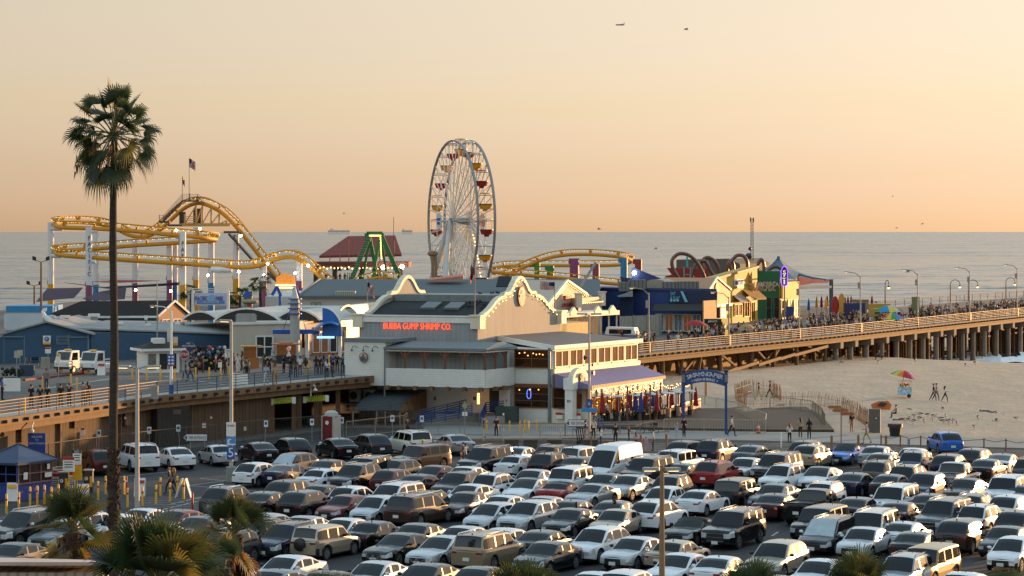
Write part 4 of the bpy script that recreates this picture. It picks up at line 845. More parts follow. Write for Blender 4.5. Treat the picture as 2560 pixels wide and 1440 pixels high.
for px, py, Y, s in ((606, 806, 252, 1.3), (628, 806, 252.5, 1.0)):
    mb = MB(); p = W(px, py, Y); mb.box(p, (s, .9, .75), .2); mb.box(p + UP * .75, (s * .8, .7, .12), .2); solo('rooftop_unit', mb, steel, ('darker boxy' if s > 1.2 else 'smaller pale') + ' air handling unit on the cream building roof', 'rooftop unit', p)
t = thing('pylon_tower', 'grey pointed pylon with four blue rings in front of the cream building', 'tower', X(737, 246, ZD)); p = X(737, 246, ZD); mb = MB(); mb.cyl(p, .48, 5.9, 12); part('shaft', mb, M('pylon_grey', '9b9c98', .6), t); mb = MB(); mb.cyl(p + UP * 5.9, .46, 1.5, 12, r2=.04); part('spire', mb, M('pylon_spire', 'b5b6b2', .5), t)
for y in (747, 759, 771, 784):
    mb = MB(); mb.lathe(W(737, y, 246), [(.4, -.05), (.72, -.05), (.72, .05), (.4, .05)], 14); part('ring', mb, blue, t)
for s in (-1, 1): mb = MB(); mb.bar(p + UP * 5.2 + V((.4 * s, -.1, 0)), W(737 + 30 * s, 829, 246), .05); part('stay', mb, blue, t)
t = thing('curved_canopy', 'blue curved entrance canopy with quarter-round fin and lettered band', 'canopy', X(800, 250, ZD)); mb = MB(); a, b_ = W(682, 836, 247), W(782, 834, 247.5)
mb.obox((a.x, a.y, 6.75), V((b_.x - a.x, b_.y - a.y, 0)), V((0, 1.2, 0)), UP * .42); mb.prism([W(782, 838, 247.5), W(804, 832, 249.5), W(804, 828, 249.5), W(782, 827, 247.5)], V((0, 1, 0))); part('band', mb, blue, t)
mb = MB(); mb.text('SANTA MONICA POLICE', W(732, 833, 246.95), (1, 0, 0), UP, .2, .02, width=2.4); part('lettering', mb, navy, t)
mb = MB(); fin = [W(806, 840, 249)] + [W(806 + 48 * math.sin(x), 840 - 70 * math.cos(x) ** .9 if math.cos(x) > 0 else 840, 249) for x in [i * math.pi / 16 for i in range(9)]]; mb.prism(fin, V((0, .35, 0))); part('fin', mb, M('fin_blue', '1f64ae', .5), t)
mb = MB(); mb.tube([p + V((0, .17, .02)) for p in fin[1:]], .1, 6); part('fin_edge', mb, white, t)
mb = MB(); arc = [W(780 + 66 * i / 8, 830 - 24 * math.sin(math.pi * min(1, i / 8 * 1.0) * .75), 248) for i in range(9)]
for a, b_ in zip(arc, arc[1:]): mb.add([a, b_, b_ + V((0, 2.5, .3)), a + V((0, 2.5, .3)), a - UP * .12, b_ - UP * .12], [[0, 1, 2, 3], [4, 5, 1, 0]], 0, True)
part('curved_roof', mb, M('canopy_blue', '2f6fae', .5), t)
for px in (768, 850): mb = MB(); mb.cyl(X(px, 250, ZD), .2, 2.7, 8); part('post', mb, white, t)
t = thing('food_shop', 'warmly lit food shop front with open counter below the blue canopy', 'shop', X(820, 256, ZD)); a, b_ = X(780, 255.5), X(865, 257.5); mb = MB(); mb.wall(a, b_, ZD, 7.1, .2); part('wall', mb, M('shop_orange', 'b06a34', .7), t); warm = M('lit_shop_interior', '4a3420', .5, var=.95, scale=2.2, emit=.05, ecol='ffa050')
for k in range(4): window(t, a.lerp(b_, k / 4 + .02) + V((0, -.12, 0)), a.lerp(b_, k / 4 + .22) + V((0, -.12, 0)), ZD + .3, 6.6, 1, 1, white, warm if k != 2 else black)
mb = MB(); p = W(814, 846, 255.2); mb.obox(p - V((.9, 0, 0)), V((1.8, .05, 0)), V((0, .05, 0)), UP * .22); part('lit_sign', mb, M('cool_sign', '7fb4ff', .5, var=0, emit=1.6), t)
mb = MB(); p = W(842, 838, 249.2); mb.obox(p - V((.7, 0, .1)), V((1.4, 0, 0)), V((0, .06, 0)), UP * .55, 0); mb.text('PIER SHOP', p + V((0, -.01, .2)), (1, 0, 0), UP, .16, .01, 1) if 0 else None; part('hanging_board', mb, [M('dark_sign', '3a2c1e', .6), yellow], t)
mb = MB(); n_ = 14; p, q = X(852, 262, 7.6), X(905, 266, 7.6); arc = [p.lerp(q, i / n_) + UP * 1.6 * math.sin(math.pi * (.25 + .75 * i / n_)) for i in range(n_ + 1)]
for a, b_ in zip(arc, arc[1:]): mb.add([a, b_, b_ + V((3, 12, 0)), a + V((3, 12, 0)), a - UP * .2, b_ - UP * .2], [[0, 1, 2, 3], [4, 5, 1, 0]], 0, True)
mb.foot([p, q, q + V((3, 12, 0)), p + V((3, 12, 0))], ZD, 7.55); solo('arched_hall', mb, metalroof, 'small hall with pale ribbed arched roof behind the blue fin', 'building', p)
h0, h1 = X(663, 300), X(1500, 300); hall = thing('carousel_hall', 'long white hall with big grey shingle roof behind the restaurant', 'building', h0)
mb = MB(); mb.foot([h0, h1, h1 + V((0, 34, 0)), h0 + V((0, 34, 0))], ZD, 9.1); part('wall', mb, M('white_hall_wall', 'b9b7b0', .7, var=.06, stripe=((1, 0, 0), 1.2, .93, .05)), hall)
greyshing = M('grey_shingle', '4e585a', .85, var=.2, scale=3, stripe=((0, 0, 1), .12, .86, .25))
mb = MB(); q0, q1 = X(745, 299.4, 9.1), X(1500, 299.4, 9.1); t0, t1 = X(800, 318, 10.85), X(1500, 318, 10.85); mb.add([q0, q1, t1, t0, q1 + V((0, 38, 0)), q0 + V((0, 38, 0))], [[0, 1, 2, 3], [3, 2, 4, 5], [0, 3, 5]]); part('roof', mb, greyshing, hall)
mb = MB(); mb.bar(q0, q1, .2, .25); mb.bar(q0, t0, .2, .3); part('eave', mb, M('eave_grey', '4f5f66', .6), hall)
mb = MB(); mb.obox(W(838, 744, 300.5), V((2.4, 0, 0)), V((0, 2, 0)), UP * .75); part('roof_louvre', mb, M('louvre_cream', 'a8a392', .7, stripe=((1, 0, 0), .26, .35, .4)), hall)
for px in (784, 797): mb = MB(); p = W(px, 775, 299.7); mb.bar(p + V((-.25, 0, 0)), p + V((-.25, 0, .9)), .05); mb.bar(p + V((.25, 0, 0)), p + V((.25, 0, .9)), .05); mb.bar(p + V((-.25, 0, .9)), p + V((.25, 0, .9)), .05); part('ladder_top', mb, black, hall)
mb = MB(); mb.foot([X(690, 290), X(905, 290), X(905, 297), X(690, 297)], ZD, 8.1); solo('low_annexe', mb, M('annexe_white', 'b2b0a9', .7), 'low white flat-roofed annexe in front of the big grey-roofed hall', 'building', X(690, 290))
mb = MB(); mb.obox(W(1240, 718, 303), V((1.7, .2, 0)), V((.3, 1.3, 1.2)), UP * .12); solo('solar_panel', mb, black, 'dark tilted solar panel on the grey shingle roof', 'solar panel', W(1240, 718, 303))
mb = MB(); a = W(1070, 700, 312); mb.prism([a, W(1158, 690, 312), W(1158, 698, 312), W(1090, 703, 312)], V((0, 3, .2))); solo('canvas_awning', mb, M('pink_canvas', 'b8705a', .8), 'pink sloping canvas shade behind the hall roof, under the ferris wheel', 'awning', a)
kb0 = X(395, 225, ZD); t = thing('souvenir_kiosk', 'white souvenir kiosk with dark hipped roof and little white cupola', 'kiosk', kb0)
mb = MB(); mb.box(kb0, (3.2, 2.6, 2.0), R(25)); part('wall', mb, white, t); mb = MB(); mb.box(kb0 + UP * 2.0, (4.2, 3.5, .22), R(25)); part('fascia', mb, white, t)
mb = MB(); ca, sa = math.cos(R(25)), math.sin(R(25)); rot = lambda x, y: V((x * ca - y * sa, x * sa + y * ca, 0)); cs = [kb0 + rot(x, y) + UP * 2.2 for x, y in ((-2.05, -1.7), (2.05, -1.7), (2.05, 1.7), (-2.05, 1.7))]; tp = [kb0 + rot(x, 0) + UP * 2.75 for x in (-.6, .6)]
mb.add(cs + tp, [[0, 1, 5, 4], [1, 2, 5], [2, 3, 4, 5], [3, 0, 4]]); part('roof', mb, shingle, t); mb = MB(); mb.box(kb0 + UP * 2.6, (1.1, .8, .5), R(25)); part('cupola', mb, white, t)
for x in (-.95, .1, .95): mb = MB(); p = kb0 + rot(x, -1.32); mb.obox(p + rot(-.35, 0) + UP * .35, rot(.7, 0), rot(0, -.05), UP * 1.4); part('display_panel', mb, M('poster', '6e6a62', .7, var=.5, scale=6) if x < 0 else M('hung_shirts', '26262b', .8, var=.6, scale=5), t)
mb = MB(); p = kb0 + rot(1.62, -.9); mb.obox(p + UP * .4, rot(0, 1.7), rot(.04, 0), UP * 1.4); part('serving_hatch', mb, warm, t)
def heap(mb, c, sx, sy, sz, n, ms, r=(.07, .16)):
    for _ in range(n): mb.ell(V(c) + V((random.uniform(-sx, sx), random.uniform(-sy, sy), random.uniform(0, sz))), random.uniform(*r), 5, 4, random.randrange(ms))
toys = [M('toy_' + c, c, .8) for c in ('8c3454', '24507c', 'a8963a', 'b8b4ac', '17171a', '18171b', '1c2430', '2a2a2e', '6fa0b0', '3b2a22')]
t = thing('toy_stall', 'stall hung with bright plush toys under a navy arch sign', 'market stall', X(520, 228, ZD)); mb = MB(); heap(mb, X(520, 228, ZD + .2), 1.6, .4, 2.0, 150, 10, (.08, .17)); o = part('plush_toys', mb, toys, t); o['kind'] = 'stuff'
mb = MB(); mb.wall(X(488, 229), X(556, 229), ZD, ZD + 2.2, .1); part('back_panel', mb, black, t)
mb = MB(); arc = [W(452, 878, 228), W(452, 868, 228), W(460, 858, 228), W(471, 854, 228), W(482, 858, 228), W(490, 868, 228), W(490, 878, 228)]; mb.prism(arc, V((0, .15, 0)), 0); mb.text('SANTA MONICA', W(471, 865, 227.97), (1, 0, 0), UP, .17, .02, 1, width=1.15); mb.text('PIER', W(471, 859, 227.97), (1, 0, 0), UP, .13, .02, 1); part('arch_sign', mb, [navy, white], t)
for px in (453, 489): mb = MB(); mb.bar(X(px, 228, ZD), W(px, 876, 228), .1); part('post', mb, navy, t)
t = thing('snack_stall', 'small wooden snack stall glowing with string lights', 'market stall', X(628, 232, ZD)); p = X(628, 232, ZD); mb = MB(); mb.box(p, (1.3, 1, .95), R(15)); part('counter', mb, M('stall_wood', 'a8662e', .6), t); mb = MB(); mb.box(p + UP * 2.0, (2.0, 1.4, .1), R(15)); part('roof', mb, M('stall_roof', 'b88a4c', .7), t); mb = MB(); mb.box(p + V((-.1, .3, .95)), (1.1, .1, 1.05), R(15)); part('shelf_back', mb, warm, t)
for s in (-1, 1): mb = MB(); mb.bar(p + V((.62 * s, -.4, .9)), p + V((.62 * s, -.4, 2.0)), .07); part('post', mb, wood, t)
t = thing('candyfloss_cart', 'candyfloss cart with striped roof and bags of candyfloss', 'cart', X(715, 234, ZD)); p = X(715, 234, ZD); mb = MB(); mb.box(p + UP * .3, (1.9, 1, .8), R(10)); part('body', mb, dark_steel, t); mb = MB(); mb.box(p + UP * 2.1, (2.6, 1.6, .12), R(10)); mb.box(p + UP * 2.22, (1.3, .9, .12), R(10)); part('roof', mb, M('cart_roof', 'b06a50', .6), t)
mb = MB(); mb.box(p + V((0, .35, 1.1)), (1.8, .1, 1.0), R(10)); part('lit_case', mb, warm, t)
mb = MB(); heap(mb, p + V((-1.15, -.5, .9)), .12, .1, 1.0, 14, 2, (.12, .18)); heap(mb, p + V((.3, -.65, .9)), .1, .1, 1.0, 12, 2, (.12, .17)); part('candyfloss_bags', mb, [M('floss_pink', 'd8aab4', .9), M('floss_blue', 'a8c4cc', .9)], t)
t = thing('funfair_sign', 'white funfair entrance board with blue lettering on white posts', 'sign', X(528, 278, ZD)); Yg = 278; mb = MB(); a, q = W(487, 763, Yg), W(566, 732, Yg); mb.obox(a, V((q.x - a.x, 0, 0)), V((0, .3, 0)), UP * (q.z - a.z)); part('board', mb, M('sign_lavender', 'b8bccc', .6), t)
mb = MB(); mb.text('PACIFIC', W(504, 746, Yg - .05), (1, 0, 0), UP, .5, .05, width=1.35); mb.text('PARK', W(549, 746, Yg - .05), (1, 0, 0), UP, .5, .05, width=.85); part('lettering', mb, M('sign_blue', '2a3f9c', .5), t)
mb = MB(); mb.text('SANTA MONICA PIER', W(527, 756, Yg - .08), (1, 0, 0), UP, .18, .03, width=1.9); part('lettering', mb, white, t); mb = MB(); mb.obox(W(492, 759.5, Yg - .04), V((3.1, 0, 0)), V((0, .02, 0)), UP * .3); part('stripe', mb, M('sign_blue2', '4f7cc0', .5), t)
mb = MB(); mb.lathe(W(529, 745, Yg - .03), [(.38, 0), (.38, .03)], 18, axis=(0, -1, 0)); part('wheel_emblem', mb, M('emblem_blue', '7fa6d0', .5), t)
for px in (482, 570): mb = MB(); mb.bar(X(px, Yg, ZD), W(px, 728, Yg), .3); part('post', mb, white, t)
mb = MB(); mb.bar(W(482, 727, Yg), W(570, 727, Yg), .1); mb.bar(W(482, 722, Yg), W(570, 722, Yg), .08); part('rail', mb, white, t)
t = thing('ticket_booth', 'navy ride ticket booth with yellow and red lettering', 'booth', X(617, 282, ZD)); mb = MB(); a, q = X(573, 282), X(663, 282); mb.foot([a, q, q + V((0, 3, 0)), a + V((0, 3, 0))], ZD, W(600, 783, 282).z); part('wall', mb, M('booth_blue', '24487c', .6), t); mb = MB(); a = W(573, 784, 281.8); mb.obox(a, V((4.1, 0, 0)), V((0, .3, 0)), UP * .75); part('fascia', mb, navy, t)
mb = MB(); mb.text('RIDE TICKETS', W(606, 775, 281.75), (1, 0, 0), UP, .4, .04, width=2.7); part('lettering', mb, yellow, t)
for px in (580, 600, 640): window(t, X(px, 281.9), X(px + 14, 281.9), ZD + .9, ZD + 2.4, 1, 1, white, warm)
t = thing('parking_totem', 'tall green, orange and red totem with round blue sign among palms', 'sign', X(624, 284, ZD)); p = X(624, 284, ZD); mb = MB(); mb.box(p, (.6, .6, 5.4)); part('post', mb, M('totem_orange', 'b8642c', .6), t); mb = MB(); mb.box(p + UP * 5.4, (.75, .75, .5)); part('cap', mb, M('totem_green', '1f5c3a', .6), t); mb = MB(); mb.lathe(W(619, 737, 283.4), [(.45, 0), (.45, .08)], 16, axis=(0, -1, 0)); part('disc', mb, blue, t); mb = MB(); mb.ell(W(625, 754, 283), (1.0, .5, .3), 10, 5); part('surfboard', mb, M('board_olive', '8c8a5c', .5), t)
t = thing('gilded_sign', 'ornate gilded sign board lit with bulbs above blue A-frame legs', 'sign', X(715, 292, ZD)); Yg = 292; mb = MB(); top = [W(690 + 47 * i / 12, 694 - 9 * math.sin(math.pi * i / 12) - (2 if i % 2 else 0), Yg) for i in range(13)]; mb.prism(top + [W(737, 712, Yg), W(690, 712, Yg)], V((0, .3, 0)), 0); part('board', mb, M('gilded_lit', 'c8803a', .5, var=.5, scale=3, emit=.35, ecol='ff9a3c'), t)
mb = MB()
for i in range(22):
    for y in (713, 719): mb.ell(W(690 + 47 * i / 21, y, Yg - .1), .07, 5, 4)
part('bulbs', mb, bulb, t); mb = MB()
mb.bar(W(693, 716, Yg), W(680, 738, Yg), .35); mb.bar(W(693, 716, Yg), W(702, 740, Yg), .35); mb.bar(W(737, 714, Yg), W(748, 738, Yg), .3); mb.bar(W(735, 716, Yg), X(735, Yg, ZD), .3); mb.bar(W(700, 738, Yg), X(700, Yg, ZD), .3); part('leg', mb, blue, t)
tracky = M('coaster_yellow', 'c98a12', .6, var=.08); colw = M('column_white', 'cfcfd0', .55, var=.05)
dotb = M('track_bulb', 'ffe28a', .4, var=0, emit=2.5)
def coaster(th, pts, gauge=.5, lift=.85, spine=.3, bulbs=True, lat_up=True, step=5):
    C_ = crom(pts, 10); n = len(C_); sp, r1, r2, bl = [], [], [], []; tie = MB()
    # even spacing
    out_ = [C_[0]]
    for p in C_[1:]:
        if (p - out_[-1]).length > .6: out_.append(p)
    C_ = out_; n = len(C_)
    for i, p in enumerate(C_):
        d = (C_[min(i + 1, n - 1)] - C_[max(i - 1, 0)]).normalized(); x = d.cross(UP); x = x.normalized() if x.length > .05 else V((1, 0, 0)); u = x.cross(d).normalized()
        sp.append(p); r1.append(p + x * gauge + u * lift); r2.append(p - x * gauge + u * lift)
        if i % step == 0:
            tie.add([p - d * .12 - u * .2, p - d * .12 + x * gauge + u * lift, p - d * .12 - x * gauge + u * lift, p + d * .12 - u * .2, p + d * .12 + x * gauge + u * lift, p + d * .12 - x * gauge + u * lift], [[0, 2, 1], [3, 4, 5], [0, 1, 4, 3], [1, 2, 5, 4], [2, 0, 3, 5]])
    mb = MB(); mb.tube(sp, spine, 8); part('track_spine', mb, tracky, th)
    for q, mb in ((r1, tie), (r2, MB())): mb.tube(q, .1, 6); part('rail', mb, tracky, th)
    if bulbs:
        mb = MB()
        for q in (r1, r2):
            for p in q: mb.ell(p - UP * .16 + V((0, -.06, 0)), .035, 5, 3)
        o = part('track_bulbs', mb, dotb, th); o['kind'] = 'stuff'
    return C_
rc = thing('roller_coaster', 'yellow tube-track roller coaster with lift hill on white columns with coloured feet', 'roller coaster', X(330, 345, ZD))
YN, YF = 336, 354
TP = [(1390, 0, 0)]
tr = [W(690, 694, 349), W(640, 628, 349), W(590, 566, 349), W(555, 532, 350), W(520, 513, 350), W(492, 508, 351), W(460, 521, 352), W(425, 552, 353), W(395, 578, 354), W(362, 592, 355), W(325, 588, 355), W(290, 572, 355), W(250, 560, 354), W(200, 555, 350), W(158, 556, 345), W(138, 560, 340), W(150, 568, 337), W(200, 570, YN), W(300, 575, YN), W(400, 584, YN), W(470, 590, YN), W(520, 596, 338), W(540, 599, 342), W(528, 602, 347), W(480, 605, 350), W(400, 610, 351), W(320, 615, 351), W(240, 622, 350), W(180, 625, 346), W(144, 628, 342), W(138, 632, 339), W(155, 638, 336), W(200, 642, 335), W(300, 649, 334), W(457, 659, 333), W(560, 666, 332), W(620, 668, 331), W(660, 660, 330), W(690, 648, 329), W(722, 642, 329), W(752, 650, 328), W(780, 672, 328), W(805, 695, 327), W(835, 716, 327)]
coaster(rc, tr)
def column(th, px, ytop, Y, colr, ybase, rr=.43, arm=None):
    p = X(px, Y, ZD); zt_ = W(px, ytop, Y).z; zb_ = W(px, ybase, Y).z; mb = MB(); mb.cyl((p.x, p.y, zb_), rr, zt_ - zb_, 14); c = part('column', mb, colw, th)
    mb = MB(); mb.cyl(p, rr * 1.02, zb_ - ZD, 14); mb.tube([(p.x - rr, p.y - .1, zb_), (p.x - rr * .9, p.y - .1, zb_ + .5), (p.x - rr * .4, p.y - .1, zb_ + .55), (p.x - rr * .5, p.y - .1, zb_ + .2)], .1, 5); f = part('column_foot', mb, M('foot_' + colr, colr, .5), th); f.parent = c
    return p, zt_
yc, pc, bc = 'c8901c', '7e3f58', '1f6ea6'
for px, yt, Y, c_, yb in ((127, 556, 341, yc, 710), (222, 568, 334, pc, 715), (240, 578, 352, bc, 712), (338, 596, 354, pc, 708), (424, 610, 352, pc, 700), (437, 606, 353, bc, 705), (457, 580, 334, yc, 712), (490, 568, 356, yc, 700), (528, 602, 348, bc, 707), (590, 586, 349, yc, 697), (659, 657, 331, pc, 703), (748, 644, 329, pc, 702)):
    p, zt_ = column(rc, px, yt, Y, c_, yb)
mb = MB(); mb.text('PACIFIC', W(225, 640, 334) + V((0, -.47, 0)), (1, 0, 0), UP, 5.4, .03, vertical=True, width=.5); mb.text('PARK', W(458, 632, 334) + V((0, -.47, 0)), (1, 0, 0), UP, 3.1, .03, vertical=True, width=.5); part('lettering', mb, M('sign_ink', '20283c', .5), rc)
for (px, y, x2, Y) in ((127, 572, 157, 339), (127, 640, 155, 338), (222, 578, 243, 336), (222, 654, 240, 334), (440, 592, 455, 344), (440, 664, 455, 340), (528, 674, 580, 332)):
    mb = MB(); mb.tube([W(px, y, Y), W(x2, y, Y)], .28 if px < 500 else .42, 10); part('support_arm', mb, colw, rc)
mb = MB()                                                 # lift-hill stairs, platforms and truss below the crest
pl_ = M('platform_steel', '4a4640', .6, .3)
def stair(mb, a, b_, w=1.0, n=16):
    for i in range(n): p = a.lerp(b_, i / n); mb.obox(p, V((.35, .1, 0)), V((-.2, w, 0)), UP * .08)
    mb.bar(a, b_, .1, .25); mb.bar(a + V((-.2, w, 0)), b_ + V((-.2, w, 0)), .1, .25)
stair(mb, W(404, 557, 349), W(456, 503, 349)); mb.obox(W(398, 557, 349), V((1.4, 0, 0)), V((0, 1.5, 0)), UP * .25); mb.obox(W(456, 504, 349), V((2.3, 0, 0)), V((0, 1.5, 0)), UP * .2); mb.obox(W(420, 566, 349), V((4.5, 0, 0)), V((0, 2, 0)), UP * .3); stair(mb, W(572, 585, 348), W(640, 660, 348), 1.2, 22); stair(mb, W(640, 660, 348), W(700, 710, 348), 1.2, 20); mb.obox(W(559, 583, 348), V((2.2, 0, 0)), V((0, 1.5, 0)), UP * .3); part('walkway', mb, pl_, rc)
mb = MB()
for a, b_ in (((398, 556), (398, 537)), ((409, 556), (409, 537)), ((456, 503), (456, 484)), ((475, 503), (475, 484)), ((494, 503), (494, 486)), ((510, 510), (494, 490))): mb.bar(W(*a, 349), W(*b_, 349), .08)
for k in range(4):
    o = k * 4.5; mb.bar(W(398, 552 - o, 349), W(409, 552 - o, 349), .05); mb.bar(W(409, 552 - o, 349), W(456, 499 - o, 349), .05); mb.bar(W(456, 499 - o, 349), W(494, 499 - o, 349), .05); mb.bar(W(494, 499 - o, 349), W(512, 512 - o, 349), .05)
part('handrail', mb, dark_steel, rc)
mb = MB(); ts = M('truss_cream', 'b98c4a', .5)
mb.bar(W(455, 562, 349), W(575, 562, 349), .25, .45)
topy = {462: 535, 490: 514, 506: 514, 528: 520, 548: 534, 566: 552}
ks = sorted(topy)
for k in ks: mb.bar(W(k, 562, 349), W(k, topy[k], 349), .22)
for a, b_ in zip(ks, ks[1:]): mb.bar(W(a, 560, 349), W(b_, topy[b_], 349), .16)
for o in (0, 5, 10, 15): mb.bar(W(464, 556 - o, 348.6), W(489, 556 - o, 348.6), .09)
mb.obox(W(483, 560, 350.5), V((1.1, 0, 0)), V((0, .5, 0)), UP * 2.2, 1); mb.obox(W(448, 560, 350), V((.9, 0, 0)), V((0, .5, 0)), UP * 1.7, 1); part('truss', mb, [ts, dark_steel], rc)
wl_ = M('floodlight_glow', 'fff4dc', .4, var=0, emit=30)
for px, py in ((441, 576), (500, 572), (602, 589), (597, 679), (520, 688), (660, 688), (669, 659), (339, 725), (427, 728), (770, 664), (738, 683)):
    mb = MB(); mb.ell(W(px, py, 327), .16, 8, 5); part('floodlight', mb, wl_, rc)
rc2 = thing('coaster_track', 'low yellow coaster track humps strung with bulbs on coloured columns right of the wheel', 'roller coaster', X(1400, 425, ZD)); YY = 425
coaster(rc2, [W(1225, 703, 418), W(1262, 690, 418), W(1310, 668, 419), W(1360, 648, 420), W(1410, 638, 421), W(1470, 636, 423), W(1530, 640, 425), W(1570, 647, 428), W(1577, 655, 432), W(1550, 662, 436), W(1480, 664, 438), W(1400, 664, 440), W(1320, 664, 441), W(1260, 666, 442), W(1225, 672, 442)], step=6)
coaster(rc2, [W(1228, 680, 412), W(1290, 686, 412), W(1350, 691, 413), W(1420, 697, 414), W(1490, 705, 415), W(1560, 712, 416)], step=6)
for px, yt, c_, w in ((1343, 655, '3d8a3c', .5), (1376, 664, '2f7a38', .62), (1436, 646, '7e3f68', .8), (1490, 660, '7e3f58', .6), (1560, 645, '1c7aa0', .6), (1596, 648, '8c2c20', .6)):
    mb = MB(); p = X(px, 420, ZD); mb.cyl(p, w, W(px, yt, 420).z - ZD, 12); mb.bar(W(px, yt + 6, 420), W(px - 14, yt + 6, 420), .8); part('column', mb, M('foot_' + c_, c_, .5), rc2)
mb = MB(); mb.bar(W(1440, 735, 300), W(1490, 655, 300), .3); part('strut', mb, steel, rc2)
rc3 = thing('coaster_track', 'short low yellow track hump seen over the hall roof below the green frame', 'roller coaster', X(950, 370, ZD)); coaster(rc3, [W(880, 715, 370), W(915, 700, 370), W(950, 694, 370), W(985, 697, 370), W(1010, 712, 370)], spine=.2, step=4)
mb = MB(); mb.cyl(X(950, 370, ZD), .3, W(950, 696, 370).z - ZD, 10); part('column', mb, tracky, rc3)
wc = W(1152, 553, 401); fw = thing('ferris_wheel', 'tall white-spoked ferris wheel with red and yellow gondolas', 'ferris wheel', X(1152, 401, ZD))
pw, nw, Rw, hw_ = V((-.33, .944, 0)), V((-.944, -.33, 0)), 13.0, 1.4
rimm_ = M('wheel_rim_grey', '8e8e8c', .5, .2); spk = M('wheel_white', 'd8d0c4', .5)
NS = 20
for s in (1, -1):
    mb = MB(); pts = [wc + nw * hw_ * s + pw * Rw * math.cos(a) + UP * Rw * math.sin(a) for a in [2 * math.pi * i / 72 for i in range(73)]]
    for a, b_ in zip(pts, pts[1:]): mb.bar(a, b_, .26, .36, up=nw)
    part('rim', mb, rimm_, fw)
    mb = MB(); pts2 = [wc + nw * hw_ * s * .9 + pw * 9 * math.cos(a) + UP * 9 * math.sin(a) for a in [2 * math.pi * i / 40 for i in range(41)]]
    mb.tube(pts2, .06, 5); part('inner_ring', mb, spk, fw)
    for i in range(NS):
        a = 2 * math.pi * (i + .5) / NS; d = pw * math.cos(a) + UP * math.sin(a); mb = MB(); mb.bar(wc + nw * 1.5 * s + d * .5, wc + nw * hw_ * s + d * Rw, .13); mb.bar(wc + nw * 1.5 * s + d * .5, wc - nw * hw_ * s + d * Rw, .07); a2 = a + math.pi / NS; d2 = pw * math.cos(a2) + UP * math.sin(a2); mb.bar(wc + nw * 1.2 * s + d2 * .5, wc + nw * hw_ * s + d2 * Rw, .09); part('spoke', mb, spk, fw)
mb = MB(); mb.tube([wc - nw * 1.9, wc + nw * 1.9], .55, 12); part('axle', mb, steel, fw)
for i in range(NS):
    a = 2 * math.pi * i / NS; d = pw * math.cos(a) + UP * math.sin(a); mb = MB(); mb.bar(wc + nw * hw_ + d * Rw, wc - nw * hw_ + d * Rw, .12); part('cross_bar', mb, spk, fw)
goc = [M('gondola_red', '8f1f1c', .4), M('gondola_yellow', 'd0921c', .4)]
for i in range(NS):
    a = 2 * math.pi * (i + .0) / NS; p = wc + (pw * math.cos(a) + UP * math.sin(a)) * Rw; mt = goc[i % 2]
    mb = MB(); mb.lathe(p - UP * 1.75, [(.35, -.75), (.45, -.45), (.85, -.35), (1.05, .25), (1.07, .3)], 14); g = part('gondola', mb, mt, fw)
    mb = MB(); mb.lathe(p - UP * 1.75, [(1.08, .28), (1.08, .42), (.95, .42)], 14, 1); mb.lathe(p + UP * .25, [(1.0, -.05), (1.0, .02), (.3, .16), (.05, .2)], 14, 0); mb.tube([p - UP * 1.6, p + UP * .7], .05, 5, 2)
    for s in (1, -1): mb.tube([p + nw * .9 * s - UP * 1.4, p + nw * .9 * s + UP * .2], .03, 4, 2)
    c = part('canopy', mb, [mt if i % 4 < 2 else spk, black, spk], fw); c.parent = g
for s in (1, -1):
    h = wc + nw * 1.9 * s
    for k in (1, -1):
        mb = MB(); f = X(1152, 401, ZD) + nw * (4.2 * s) + pw * 5.5 * k; mb.tube([h, h.lerp(f, .55) + nw * .3 * s, f], [.42, .5, .75], 10); part('support_leg', mb, M('leg_white', 'c4c4c2', .5), fw)
    mb = MB(); mb.lathe(h + nw * 1.7 * s, [(1.35, 0), (1.35, .12)], 28, axis=nw * s); mb.tube([h, h + nw * 1.7 * s], .2, 8); part('hub_disc', mb, M('hub_disc', 'bfc2c8', .5) if s > 0 else M('hub_disc_back', 'a8887a', .6), fw)
hc = wc + nw * 3.75
mb = MB(); mb.text('PACIFIC', hc + UP * .3, -pw, UP, .42, .04, width=1.9); mb.text('WHEEL', hc - UP * .35, -pw, UP, .42, .04, width=1.6); part('lettering', mb, M('sign_blue', '2a3f9c', .5), fw)
mb = MB(); b0 = X(1152, 401, ZD)
mb.obox(b0 - nw * 4 - pw * 7, nw * 8, pw * 14, UP * .9); part('loading_platform', mb, M('platform_grey', '7c7c7c', .7), fw)
mb = MB(); q = wc - nw * 1.7
for k in range(26): mb.ell(q + (b0 - nw * 3.5 - pw * 3 - q) * (k / 26) + UP * 0, .13, 5, 4)
part('leg_bulbs', mb, bulb, fw)
mb = MB(); mb.bar(X(1082, 398, ZD), W(1082, 632, 398), .5); mb.bar(X(1090, 398, ZD), W(1090, 635, 398), .4); mb.ell(W(1082, 634, 398), (.9, .5, .5), 8, 5); mb.bar(X(1075, 398, ZD), W(1086, 640, 398), .25); solo('lamp_tower', mb, M('tower_bronze', '8a6a4e', .5), 'bronze lattice lamp tower left of the ferris wheel base', 'tower', X(1082, 398, ZD))
gs = thing('swing_ship_frame', 'green A-frame of a swinging ship ride with ladder legs', 'ride frame', X(938, 400, ZD)); grn = M('ride_green', '1f6a34', .45); Yk = 400
def leg_(a, b_, w, m=grn, nm='leg'):
    mb = MB(); a, b_ = V(a), V(b_); k = (ZD - a.z) / (b_.z - a.z); mb.bar(a, a + (b_ - a) * k, w, w * .7); part(nm, mb, m, gs)
leg_(W(922, 592, Yk), W(880, 697, Yk), 1.0); leg_(W(926, 592, Yk + 5), W(906, 697, Yk + 5), .55); leg_(W(955, 592, Yk), W(1001, 697, Yk), 1.0); leg_(W(952, 592, Yk + 5), W(968, 697, Yk + 5), .5)
